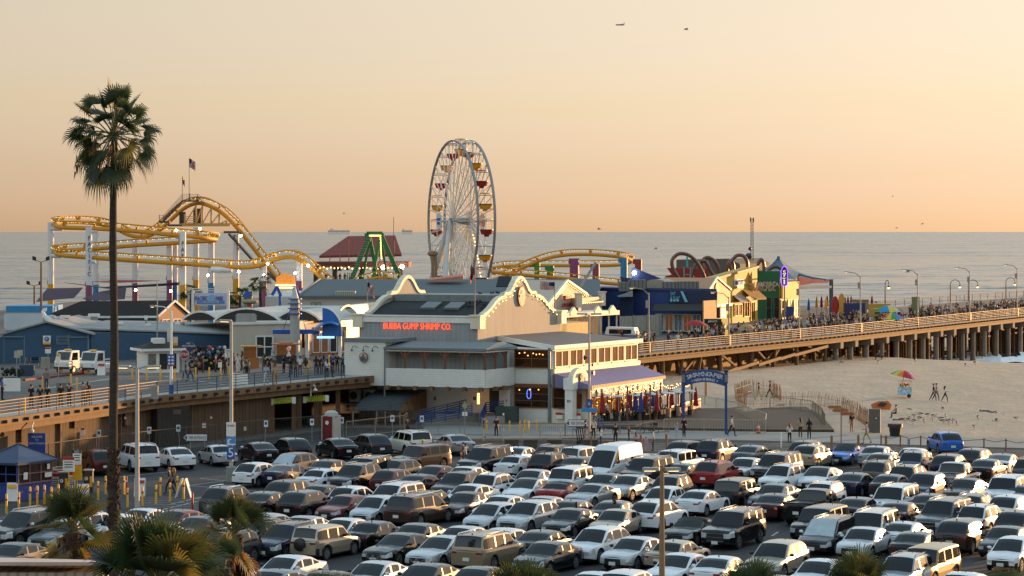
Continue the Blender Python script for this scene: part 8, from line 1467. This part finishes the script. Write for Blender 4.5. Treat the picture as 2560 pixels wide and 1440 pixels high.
def person(p, label, top, legs, pose='stand', arms='down', hair='short', face=0, h=1.72, group=None, hc='dark', shoes='black'):
    k = (pose, arms)
    if k not in PM: PM[k] = person_mesh(pose, arms, 'person')
    hk = (hair, pose)
    if hk not in HM: HM[hk] = hair_mesh(hair, pose)
    o = bpy.data.objects.new('person', PM[k]); C.objects.link(o); o.location = p; o.rotation_euler = (0, 0, face); s = h / 1.74; o.scale = (s, s, s); BASE[o] = V(p)
    recol(o, 1, cloth(top)); recol(o, 2, cloth(legs)); recol(o, 3, cloth(shoes)); tag(o, label, 'person', group)
    hh = bpy.data.objects.new('hat' if hair in ('hat', 'cap') else 'hair', HM[hk]); C.objects.link(hh); hh.parent = o
    if hc != 'dark': recol(hh, 0, HAIRC[hc])
    return o
AW, TO, RT, LF = 0, math.pi, -math.pi / 2, math.pi / 2        # facing away, towards us, right, left
pz = lambda px, py: G(px, py, .06)
person(pz(1830, 1091), 'person in white shirt and black trousers striding along the path with a bag', 'white', 'black', 'walk', 'swing', face=RT + .2)
person(pz(1710, 1094), 'person in dark coat walking away with a child beside the entrance arch', 'black', 'black', 'walk', 'down', face=AW)
person(pz(1692, 1093), 'child in pale blue dress beside the person in the dark coat', 'pale blue', 'pale blue', 'stand', 'bent', 'long', AW, 1.2, hc='fair')
person(pz(1974, 1108), 'person with white top and dark red-brown hair standing on the striped lane', 'white', 'black', 'stand', 'bent', 'long', AW, 1.6, hc='red')
person(pz(2001, 1094), 'person in beige top with shoulder bag facing the boardwalk', 'beige', 'black', 'stand', 'down', 'long', AW, 1.65)
person(pz(2023, 1096), 'long-haired person all in black facing the boardwalk', 'black', 'black', 'stand', 'down', 'long', AW, 1.65)
person(pz(2166, 1110), 'person in pink shirt and cream trousers walking on the path', 'pink', 'khaki', 'walk', 'bent', 'short', LF, 1.76)
person(pz(2129, 1081), 'person in black top and shorts by the arrow signpost', 'black', 'skin', 'stand', 'bent', 'short', AW + .5, 1.7, shoes='white')
person(pz(1241, 1094), 'person in navy shirt and shorts facing us by the grey barrier', 'navy', 'charcoal', 'stand', 'down', 'short', TO, 1.72, shoes='white')
person(pz(1210, 1094), 'person in black hoodie and grey trousers turned to a friend by the barrier', 'black', 'grey', 'stand', 'bent', 'short', RT, 1.75)
person(G(1057, 1158), 'attendant in red jacket and yellow sun hat in the lane', 'red', 'black', 'stand', 'bent', 'hat', AW + .4, 1.7, hc='yellow')
person(G(1158, 1162), 'person in black jacket walking between the black SUV and the striped post', 'charcoal', 'black', 'stand', 'bent', 'short', LF, 1.65); person(G(1164, 1164), 'person in cream shirt beside the black SUV', 'white', 'grey', 'stand', 'down', 'short', RT, 1.6)
person(pz(1502, 1120), 'person in white jumper and jeans lifting a phone beside the crates', 'white', 'denim', 'stand', 'up', 'long', RT, 1.65); person(pz(1539, 1112), 'bald-looking person in dark top behind the white cargo van', 'black', 'charcoal', 'stand', 'down', 'short', AW, 1.7)
person(pz(1572, 1108), 'person with reddish hair bending near the cargo van', 'brown', 'charcoal', 'stand', 'lean', 'long', RT, 1.4, hc='fair'); person(pz(1633, 1128), 'person in white vest and dark shorts carrying a bag behind the bike rack', 'white', 'navy', 'stand', 'down', 'cap', LF, 1.7); person(pz(1615, 1128), 'small child in pink behind the bike rack', 'pink', 'pink', 'stand', 'down', 'short', AW, 1.1); person(pz(1590, 1120), 'child in pink top beside the cargo van', 'pink', 'charcoal', 'stand', 'down', 'long', AW, 1.25)
person(pz(1463, 1104), 'person in black top beside the slim lamp post', 'black', 'skin', 'stand', 'bent', 'short', LF, 1.7); person(pz(1484, 1098), 'person in white shirt behind the slim lamp post', 'white', 'black', 'stand', 'bent', 'short', TO, 1.7); person(pz(1478, 1108), 'person in grey hoodie crouched beside the scooters', 'grey', 'black', 'stand', 'lean', 'short', LF, 1.2)
person(pz(1019, 1094), 'person in orange-brown vest behind the white big SUV', 'brown', 'charcoal', 'stand', 'bent', 'cap', AW, 1.7)
person(G(423, 1236), 'person in black jacket and dark jeans walking past yellow bollards', 'black', 'charcoal', 'walk', 'bent', 'short', LF, 1.75, hc='fair'); person(G(433, 1234), 'person in brown jacket walking behind the one in black', 'brown', 'charcoal', 'walk', 'down', 'long', LF, 1.68, hc='fair')
person(G(1524, 1198), 'person in black top sitting low between parked cars', 'black', 'black', 'stand', 'bent', 'long', RT, 1.2); person(G(1580, 1207), 'person in black tee with hand to face between parked cars', 'black', 'charcoal', 'stand', 'up', 'short', LF, 1.78); person(G(1554, 1202), 'person in white tee behind grey parked sedans', 'white', 'black', 'stand', 'down', 'short', LF, 1.5); person(G(1544, 1200), 'person in black cap behind grey parked sedans', 'black', 'black', 'stand', 'down', 'short', RT, 1.5)
person(G(1441, 1330), 'long-haired person in black dress beside the black sedan', 'black', 'black', 'stand', 'down', 'long', AW, 1.7); person(G(1535, 1318), 'long-haired person in lilac jacket beside the champagne sedan', 'lilac', 'charcoal', 'stand', 'bent', 'long', LF, 1.6)
person(G(2246, 1366), 'person in pale tee leaning at an open car door', 'white', 'black', 'stand', 'bent', 'short', RT, 1.78); person(G(2286, 1370), 'long-haired person in olive top behind the dark grey sedan', 'olive', 'black', 'stand', 'bent', 'long', RT, 1.65); person(G(2389, 1232), 'person in white tee and cap beside the silver pickup', 'white', 'grey', 'stand', 'up', 'cap', RT, 1.7); person(G(2077, 1306), 'person in black cap between the boxy black SUV and the minivan', 'black', 'black', 'stand', 'down', 'cap', RT, 1.7); person(G(2378, 1258), 'person crouching between sedans', 'brown', 'black', 'stand', 'down', 'short', RT, 1.3)
sz = lambda px, py: (lambda g: V((g.x, g.y, zs(g.x, g.y))))(G(px, py, .5))
person(sz(1897, 1000), 'person in black tee and khaki shorts walking behind the slat fence', 'black', 'khaki', 'walk', 'bent', 'short', RT, 1.75); person(sz(1925, 996), 'person in black tee and shorts walking ahead behind the slat fence', 'black', 'charcoal', 'walk', 'down', 'cap', RT, 1.75)
person(sz(2334, 997), 'person in black tee and jeans walking on the sand', 'black', 'denim', 'walk', 'swing', 'short', RT, 1.78, shoes='white'); person(sz(2341, 996), 'person in pale tee and jeans walking just behind the one in black', 'lilac', 'denim', 'walk', 'swing', 'cap', RT, 1.78, shoes='white'); person(sz(2363, 998), 'person in white tee and navy leggings walking on the sand', 'white', 'navy', 'walk', 'bent', 'long', RT, 1.6, shoes='white')
person(sz(2492, 1021), 'person in dark clothes lying on the sand', 'charcoal', 'denim', 'lie', 'down', 'short', 1.2, 1.6); person(sz(2232, 1040), 'person lying on the sand by the orange tent', 'charcoal', 'navy', 'lie', 'down', 'short', -1.3, 1.6); person(sz(2240, 1034), 'bare-shouldered person sitting by the orange tent', 'skin', 'charcoal', 'sit', 'lean', 'cap', LF, 1.6)
for px, top in ((2078, 'black'), (2092, 'white'), (2198, 'grey'), (2213, 'black')): person(sz(px, 904), f'person in {top} top sitting between the pier piles on the sand', top, 'charcoal', 'sit', 'lean', 'short', LF, 1.7)
dz_ = lambda px, py: G(px, py, ZD)
L_DK = [(78, 1020, 'black', 'black', 'down', 'short'), (100, 1022, 'black', 'charcoal', 'bent', 'short'), (119, 1021, 'black', 'black', 'down', 'short'), (152, 1018, 'black', 'charcoal', 'down', 'short'), (173, 1016, 'charcoal', 'black', 'up', 'short'), (208, 1014, 'grey', 'charcoal', 'up', 'short'), (220, 1012, 'brown', 'brown', 'down', 'long')]
for px, py, a, b_, arms, hr in L_DK: person(dz_(px, py), f'person in {a} top leaning at the left approach railing' if arms != 'up' else f'person in {a} top taking a photo at the left approach railing', a, b_, 'stand', arms, hr, random.uniform(-.5, .3), 1.72, 'people along the left approach railing')
for px, py, a, b_, lab, fc, pose in ((116, 975, 'grey', 'denim', 'person in grey tee and jeans by a yellow bollard left of the bin', TO, 'stand'), (5, 1000, 'blue', 'black', 'person in patterned blue shirt at the far left edge of the deck', RT, 'stand'), (463, 952, 'black', 'denim', 'person in black jacket and jeans walking below the stop sign', LF, 'walk'), (476, 955, 'black', 'denim', 'person in black coat and jeans just right of the stop sign', RT, 'walk'), (342, 925, 'charcoal', 'charcoal', 'person in dark clothes left of the kiosk', RT, 'stand'), (490, 938, 'olive', 'black', 'person in olive top before the toy stall', AW, 'stand'),
        (595, 932, 'white', 'white', 'person in white tee and white trousers near the snack stall', AW, 'stand'), (612, 935, 'white', 'black', 'child in white tee by the snack stall', AW, 'stand'), (621, 935, 'white', 'navy', 'person in white top right of the child by the snack stall', TO, 'stand'), (665, 962, 'pale blue', 'white', 'person in open pale blue shirt walking along the railing', TO, 'walk'), (688, 963, 'beige', 'skin', 'person in cream hoodie and shorts walking along the railing', TO, 'walk'), (673, 935, 'black', 'black', 'person in black tee behind the candyfloss cart', TO, 'stand'),
        (739, 945, 'olive', 'black', 'person in olive shirt waiting at the candyfloss cart', AW, 'stand'), (750, 938, 'white', 'denim', 'person in white tee and jeans with backpack right of the cart', AW, 'stand'), (764, 942, 'black', 'khaki', 'person in black tee and khaki trousers right of the cart', AW, 'stand'), (790, 938, 'charcoal', 'charcoal', 'couple member in dark clothes near the food shop', AW, 'stand'), (799, 936, 'black', 'black', 'person in black near the food shop door', AW, 'stand'), (809, 935, 'grey', 'black', 'person in plaid grey shirt near the food shop door', AW, 'stand'), (832, 932, 'blue', 'black', 'person in blue football top by the pier railing corner', AW, 'stand'), (843, 930, 'black', 'black', 'person in black by the pier railing corner', TO, 'stand'), (856, 933, 'teal', 'black', 'person in teal jacket next to the white restaurant box', AW, 'stand'), (33, 900, 'black', 'charcoal', 'person in black before the blue building at far left', RT, 'stand')):
    person(dz_(px, py), lab, a, b_, pose, 'bent' if random.random() < .5 else 'down', 'long' if random.random() < .3 else 'short', fc + random.uniform(-.3, .3), 1.72 if 'child' not in lab else 1.25)
random.seed(4)
for i in range(17):
    px, py, c = random.uniform(500, 860), random.uniform(926, 948), random.choice(['black', 'charcoal', 'navy', 'grey', 'white', 'olive', 'black'])
    person(dz_(px, py), f'person in {c} top in the group around the stalls', c, random.choice(['black', 'denim', 'charcoal']), 'stand', random.choice(['down', 'bent']), random.choice(['short', 'long']), random.uniform(-3, 3), random.uniform(1.58, 1.8), 'visitors round the left stalls')
random.seed(21); placed = []; CROWD = []
tops = ['black'] * 11 + ['charcoal'] * 6 + ['navy'] * 2 + ['grey'] * 2 + ['white'] * 4 + ['pale blue'] * 2 + ['red', 'olive', 'beige', 'blue', 'brown', 'brown']
def crowd(n, px0, px1, o0, o1, zone):
    k = 0; tries = 0
    while k < n and tries < n * 30:
        tries += 1; px = random.uniform(px0, px1); off = o0 + (o1 - o0) * random.random(); p = epx(px, off)
        if any((p - q).length < .62 for q in placed): continue
        placed.append(p); k += 1; tp = random.choice(tops); lg = random.choice(['black', 'black', 'charcoal', 'denim', 'denim', 'khaki', 'navy'])
        CROWD.append((off, (p, f'person in {tp} top and {lg} trousers {zone}', tp, lg, random.choice(['stand', 'stand', 'walk']), random.choice(['down', 'bent', 'down', 'swing', 'up']), random.choice(['short', 'short', 'long', 'cap']), random.uniform(-3.1, 3.1), random.uniform(1.58, 1.84), 'crowd on the pier', random.choice(['dark', 'dark', 'dark', 'fair', 'pale']))))
crowd(22, 1590, 1760, 1.2, 9, 'below the royal blue building'); crowd(60, 1760, 1960, 1.0, 12, 'by the yellow arcade'); crowd(84, 1960, 2180, .8, 14, 'by the pier terrace'); crowd(56, 2180, 2330, .7, 14, 'near the parasol carts'); crowd(150, 2330, 2590, .6, 11, "at the pier's right end")
CROWD.sort(key=lambda c: c[0]); mb = MB(); cm = [skinm] + [cloth(c) for c in COLS] + [HAIRC['dark']]; ck = list(COLS)
for i, (_, a) in enumerate(CROWD):
    if i < 168: person(*a); continue
    k = (a[4], a[5]); hk = (a[6], a[4]); PM.setdefault(k, None) or PM.update({k: person_mesh(*k, 'person')}); HM.setdefault(hk, None) or HM.update({hk: hair_mesh(*hk)})
    mt_ = Matrix.Translation(a[0]) @ Matrix.Rotation(a[7], 4, 'Z') @ Matrix.Scale(a[8] / 1.74, 4); ix = [0, 1 + ck.index(a[2]), 1 + ck.index(a[3]), 1]
    for me, hx in ((PM[k], 0), (HM[hk], 1)):
        o_ = len(mb.v); mb.v += [tuple(mt_ @ v.co) for v in me.vertices]
        for q in me.polygons: mb.f.append([j + o_ for j in q.vertices]); mb.m.append(len(cm) - 1 if hx else ix[q.material_index]); mb.s.append(True)
o = struct('crowd', mb, cm, 'stuff')
for px, y in ((1555, 280), (1568, 282), (1535, 281), (1600, 270)): p = X(px, y, ZD); person(p, 'person in dark clothes beside the cream colonnade', random.choice(['black', 'navy', 'grey']), 'black', 'stand', 'down', 'short', random.uniform(-3, 3), 1.74, 'people by the colonnade')
t = thing('camper_van', 'old pale blue and white camper van beside the colonnade', 'van', X(1520, 283, ZD)); o = X(1512, 281, ZD); mb = MB(); e = V((.95, -.3, 0)); mb.prism([o + UP * .4, o + e * 3.6 + UP * .4, o + e * 3.7 + UP * 1.1, o + UP * 1.1], V((.5, 1.5, 0)), 0); mb.prism([o + UP * 1.1, o + e * 3.7 + UP * 1.1, o + e * 3.4 + UP * 1.9, o + e * .2 + UP * 1.95], V((.5, 1.5, 0)), 1); part('body', mb, [M('camper_blue', '4a6a90', .4), white], t); mb = MB(); mb.obox(o + e * .5 - V((.01, .03, 0)) + UP * 1.2, e * 2.6, V((0, .01, 0)), UP * .5); part('side_window', mb, glass, t)
for k in (.6, 2.9): mb = MB(); mb.lathe(o + e * k + UP * .33 - V((0, .05, 0)), [(.33, 0), (.33, .2)], 12, axis=(.3, .95, 0)); part('wheel', mb, tyre, t)
pvp = 8.0
for i, px in enumerate((792, 815, 842, 850, 862, 868, 873, 878, 898, 903, 960)): p = X(px, 428.6, pvp); person(p, 'silhouetted person standing inside the open pavilion', 'black', 'charcoal', 'stand', 'bent', 'short', random.uniform(-3, 3), 1.8, 'people inside the pavilion')
for i, (a_, b2) in enumerate(((1.0, 1.2), (1.5, 3.2), (2.6, 2.0), (3.3, 4.6), (2.2, 9.0), (3.4, 11.4))): person(z3(U(a_, b2), .35), 'guest at the patio tables', ['white', 'black', 'navy', 'grey', 'black', 'beige'][i], 'charcoal', 'stand', 'bent', 'short', random.uniform(-3, 3), 1.7, 'guests on the patio')
def gull_standing():
    mb = MB(); mb.ell((0, 0, .26), (.2, .09, .09), 8, 5, 0); mb.ell((-.04, 0, .3), (.2, .085, .06), 8, 4, 1); mb.tube([(-.18, 0, .28), (-.36, 0, .27)], [.06, .015], 6, 1); mb.tube([(.14, 0, .3), (.19, 0, .38), (.23, 0, .41)], [.06, .045, .05], 6, 0); mb.tube([(.26, 0, .41), (.34, 0, .39)], [.02, .006], 5, 2)
    for s in (-.03, .03): mb.tube([(0, s, .18), (.01, s, 0), (.06, s, 0)], .012, 4, 2)
    return mb
def gull_flying():
    mb = MB(); mb.ell((0, 0, 0), (.26, .08, .08), 8, 5, 0); mb.tube([(.2, 0, .02), (.32, 0, .03)], [.05, .02], 6, 0); mb.tube([(-.2, 0, 0), (-.4, 0, 0)], [.06, .08], 4, 0)
    for s in (1, -1):
        a = [(.1, 0, .04), (.14, .3 * s, .22), (.02, .68 * s, .12)]; b_ = [(-.12, 0, .04), (-.08, .3 * s, .2), (-.08, .62 * s, .12)]
        mb.add(a + b_, [[0, 1, 4, 3], [1, 2, 5, 4]], 1); mb.add([(p[0], p[1], p[2] + .012) for p in a + b_], [[0, 1, 4, 3], [1, 2, 5, 4]], 1)
    return mb
GM = [M('gull_white', 'b8b2a8', .8), M('gull_grey', '3a3633', .8), M('gull_beak', 'a8763a', .6)]
g0 = gull_standing().mesh('gull', GM); g1_ = gull_flying().mesh('gull', GM)
def gull(p, rz, me, label, grp, s=1): o = bpy.data.objects.new('gull', me); C.objects.link(o); o.location = p; o.rotation_euler = (0, random.uniform(-.1, .1), rz); o.scale = (s,) * 3; BASE[o] = V(p); tag(o, label, 'bird', grp)
for px, py in ((2262, 1045), (2273, 1040), (2283, 1048), (2285, 1036), (2297, 1041), (2299, 1032), (2310, 1047), (2331, 1042), (2335, 1036), (2350, 1042), (2356, 1018), (2358, 1048), (2364, 1036), (2372, 1048), (2381, 1046), (2392, 1052), (2445, 1038), (2435, 1062), (2540, 1042), (2320, 1033)): gull(sz(px, py), random.uniform(-3, 3), g0, 'gull standing on the sand right of the orange tent', 'gulls standing on the sand', 1.2)
for px, py in ((1852, 922), (1938, 923), (1972, 926), (2105, 908), (2195, 916), (2100, 922), (2288, 909), (2413, 917), (2438, 910)): gull(sz(px, py), random.uniform(-3, 3), g0, 'gull standing on the far sand below the pier', 'gulls on the far sand', 1.3)
for px, py, Y, s in ((2273, 1026, 235, 1.2), (2490, 1052, 215, 1.2), (1716, 74, 330, 1.2), (1497, 573, 330, 1.1), (2270, 680, 300, 1.1), (1640, 622, 320, 1.0), (2062, 702, 330, 1.0), (2306, 560, 420, 1.0), (860, 534, 420, .8), (2242, 570, 500, 1), (2232, 491, 500, .8)): gull(W(px, py, Y), random.uniform(-.6, .6) + (math.pi if px % 2 else 0), g1_, {2273: 'gull with raised wings above the flock on the sand', 2490: 'gull taking off near the lot edge', 1716: 'dark gull gliding high in the sky', 1497: 'gull at the horizon right of the ferris wheel', 2270: 'gull flying over the sea above the crowd', 1640: 'gull over the sea above the blue fin wall', 2062: 'gull at the tent rope end', 2306: 'far gull just above the horizon at right', 860: 'far speck of a gull left of the ferris wheel', 2242: 'tiny far gull near the horizon at right', 2232: 'tiny gull higher above the horizon at right'}[px], 'gulls in flight', s * .75)
pg = MB(); pg.ell((0, 0, .1), (.14, .07, .07), 7, 5); pg.tube([(.1, 0, .13), (.15, 0, .2)], [.04, .035], 5); pg.tube([(-.1, 0, .1), (-.25, 0, .08)], [.05, .02], 5); pgm = pg.mesh('pigeon', M('pigeon_dark', '1c1c1f', .7))
for i in range(22):
    s, l = (5.2 + random.random() * 4.6, 11.15) if i < 10 else (2.2 + random.random() * 2.4, 0); p = M0 + r_ * s + l_ * (random.uniform(.7, 3.4)); zr = l or pl(sec, s) + .0
    o = bpy.data.objects.new('pigeon', pgm); C.objects.link(o); o.location = (p.x, p.y, zr + .03); o.rotation_euler = (0, 0, random.uniform(-3, 3)); o.scale = (1.25,) * 3; BASE[o] = V(o.location); tag(o, 'pigeon perched on the restaurant ' + ('roof monitor' if l else 'dark curved roof'), 'bird', 'pigeons on the restaurant roof')
def leafmat(n, c):
    m = M(n, c, .55, var=.35, scale=5); t = m.node_tree; b = t.nodes['Principled BSDF']; o = [x for x in t.nodes if x.type == 'OUTPUT_MATERIAL'][0]; tr = t.nodes.new('ShaderNodeBsdfTranslucent'); tr.inputs[0].default_value = (*[min(1, x * 1.8) for x in lin(c)], 1); mx_ = t.nodes.new('ShaderNodeMixShader'); mx_.inputs[0].default_value = .35; t.links.new(b.outputs[0], mx_.inputs[1]); t.links.new(tr.outputs[0], mx_.inputs[2]); t.links.new(mx_.outputs[0], o.inputs[0]); return m
LM = [leafmat('palm_green', '2c381e'), leafmat('palm_olive', '5e5626'), leafmat('palm_dry', '74502a'), M('palm_stalk', '5c5a34', .7)]
def frond(mb, c, az, el, pet, Rf, m, n=26, droop=.5, spread=118, wk=.058):
    t = V((math.cos(az) * math.cos(el), math.sin(az) * math.cos(el), math.sin(el))); s = V((-math.sin(az), math.cos(az), 0)); nn = s.cross(t)
    if nn.z < 0: nn = -nn
    e = c + t * pet - UP * (.12 * pet * math.cos(el)); mb.tube([c, c + t * pet * .55, e], [.035, .028, .02], 4, 3)
    tt = (t - UP * .25 * math.cos(el)).normalized()
    ro_ = R(random.uniform(-62, 62)); s2, nn = s * math.cos(ro_) + nn * math.sin(ro_), nn * math.cos(ro_) - s * math.sin(ro_)
    for i in range(n):
        f = R(-spread + 2 * spread * i / (n - 1)) ; L = Rf * (.72 + .28 * math.cos(f * .75)) * random.uniform(.86, 1.06); d = (tt * math.cos(f) + s2 * math.sin(f) + nn * (.12 + .1 * abs(math.sin(f)))).normalized(); wd = Rf * wk; side = nn.cross(d).normalized()
        p1 = e + d * L * .35; p2 = e + d * L * .7 - UP * droop * L * .12; p3 = e + d * L * .92 - UP * droop * L * random.uniform(.3, .55) - d * .06 * L
        mb.add([e, p1 - side * wd, p1 + side * wd, p2 - side * wd * .62, p2 + side * wd * .62, p3], [[0, 1, 2], [1, 3, 4, 2], [3, 5, 4]], m)
def palm(name, label, base, top, crown, trunk_r, rough=True):
    t = thing(name, label, 'palm tree', base); mb = MB(); k = 40; pts = [base.lerp(top, i / k) + V((.03 * math.sin(i * .35), 0, 0)) for i in range(k + 1)]; rs = [trunk_r[0] + (trunk_r[1] - trunk_r[0]) * (i / k) ** .7 + random.uniform(-.012, .012) for i in range(k + 1)]; mb.tube(pts, rs, 12); part('trunk', mb, M('palm_trunk', '40332b', .95, var=.4, scale=3, stretch=(1, 1, 4), bump=.8, bscale=8), t)
    if rough:
        mb = MB()
        for i in range(260): a = random.uniform(0, 6.28); z = random.uniform(rough[0], rough[1]); rr = trunk_r[0] + (trunk_r[1] - trunk_r[0]) * (max(0, (z - base.z) / (top.z - base.z))) ** .7; p = V((base.x + math.cos(a) * rr, base.y + math.sin(a) * rr, z)); mb.bar(p - V((math.cos(a), math.sin(a), 0)) * .03, p + V((math.cos(a) * .09, math.sin(a) * .09, .22)), .1, .03)
        part('old_leaf_bases', mb, M('leaf_base_brown', '4a3424', .9, var=.4), t)
    mb = MB(); crown(mb); part('crown', mb, LM, t); return t
random.seed(5)
tp = W(284, 338, 112)
def tall(mb):
    # fan leaves in rings from the upright spear leaves to the hanging skirt
    for i in range(54):
        e = 84 - 168 * (i + random.random()) / 54; k = math.cos(R(e)); frond(mb, tp + V((0, 0, random.uniform(-.2, .15))), i * 2.4 + random.uniform(-.3, .3), R(e), (1.5 + .3 * (1 - k)) * random.uniform(.75, 1.15), random.uniform(.8, 1.12), random.choice((0, 0, 0, 1) if e > -40 else (0, 0, 0, 2)), 24, .15 + 1.0 * (1 - max(0, e) / 90) * random.uniform(.5, 1.2), 112, .046)
    for i in range(8):                                      # torn hanging strands
        a = random.uniform(0, 6.28); p = tp + V((math.cos(a) * random.uniform(.8, 1.9), math.sin(a) * random.uniform(.5, 1.6), random.uniform(-.9, -.1)))
        for k in range(16): q = p + V((random.uniform(-.12, .12), random.uniform(-.1, .1), -random.uniform(.0, .8))); mb.add([q, q + V((.05, 0, -.05)), q + V((random.uniform(-.06, .06), 0, -random.uniform(.25, .5)))], [[0, 1, 2]], random.choice((0, 2)))
palm('palm_tree', 'tall fan palm with drooping crown and slim dark trunk on the left', X(284, 112, 0), tp, tall, (.28, .14), (2.5, 7.0))
def young(px, py, Y, rad, n, dry, label, ups=1.0, zt=0):
    c = W(px, py, Y)
    def cr(mb):
        for i in range(n):
            e = R(random.uniform(-15, 80) if i % 2 else random.uniform(45, 86)) * min(ups, 1.03); frond(mb, c, 2 * math.pi * (i * .618) + random.uniform(-.2, .2), e, rad * .6 * random.uniform(.8, 1.2), rad * .95 * random.uniform(.85, 1.15), random.choice((0, 0, 0, 1)) if e > -.1 else random.choice((0, 1, 2)), 34, .4, 95, .021)
        for i in range(dry): frond(mb, c - UP * random.uniform(.1, .9), random.uniform(0, 6.28), R(random.uniform(-85, -35)), rad * .5, rad * .7, random.choice((2, 2, 1)), 18, .7)
    palm('palm_tree', label, X(px, Y, 0), c, cr, (.28, .22), (c.z - 3, c.z - .2))
young(180, 1330, 84, 1.25, 21, 18, 'young fan palm left of the tall trunk, some fronds brown'); young(395, 1465, 70, 1.75, 26, 4, 'big-leaved young palm at the bottom, right of the tall trunk'); young(585, 1335, 84, 1.18, 20, 26, 'young palm with shaggy dry skirt and upright top fronds'); young(330, 1470, 70, 1.2, 9, 4, 'low dark palm tuft right at the foot of the tall trunk')
young(560, 1420, 80, .9, 7, 14, 'low shaggy palm below the one with dry skirt')
young(825, 1515, 76, 1.0, 14, 3, 'golden palm tuft at the bottom edge below the off-road SUV', 1.1); young(1312, 1535, 74, 1.35, 20, 4, 'wide golden palm fan at the bottom edge in the centre', 1.1); young(1870, 1510, 78, 1.15, 13, 4, 'sparse palm tuft at the bottom edge below the gold SUV', 1.1); young(2140, 1490, 80, 1.2, 16, 5, 'full dark palm top at the bottom edge right of centre'); young(2500, 1520, 76, 1.1, 14, 4, 'palm top at the bottom right corner')
for px, y, Y in ((478, 728, 300), (651, 706, 300), (600, 740, 296)):
    c = W(px, y, Y)
    def cr(mb, c=c):
        for i in range(16): frond(mb, c, 2 * math.pi * i / 16, R(random.uniform(-50, 60)), 1.0, .9, 0, 14, 1.0)
    palm('palm_tree', {478: 'small palm behind the funfair board beside a white column', 651: 'small palm right of the orange totem', 600: 'small palm left of the orange totem'}[px], X(px, Y, ZD), c, cr, (.2, .15), None)
ORDN = ['leftmost', 'second from left', 'third from left', 'fourth from left', 'fifth from left', 'sixth from left', 'seventh from left', 'eighth from left', 'ninth from left', 'tenth from left', 'eleventh from left', 'twelfth from left']
byl = {}
for o in SC.objects:
    if o.parent is None and 'label' in o: byl.setdefault(o['label'], []).append(o)
for lb, os_ in byl.items():
    if len(os_) < 2: continue
    os_.sort(key=lambda o: pxof(BASE.get(o, o.location)))
    for i, o in enumerate(os_): o['label'] = lb + ', ' + (ORDN[i] if i < 12 else f'{i + 1}th from left')
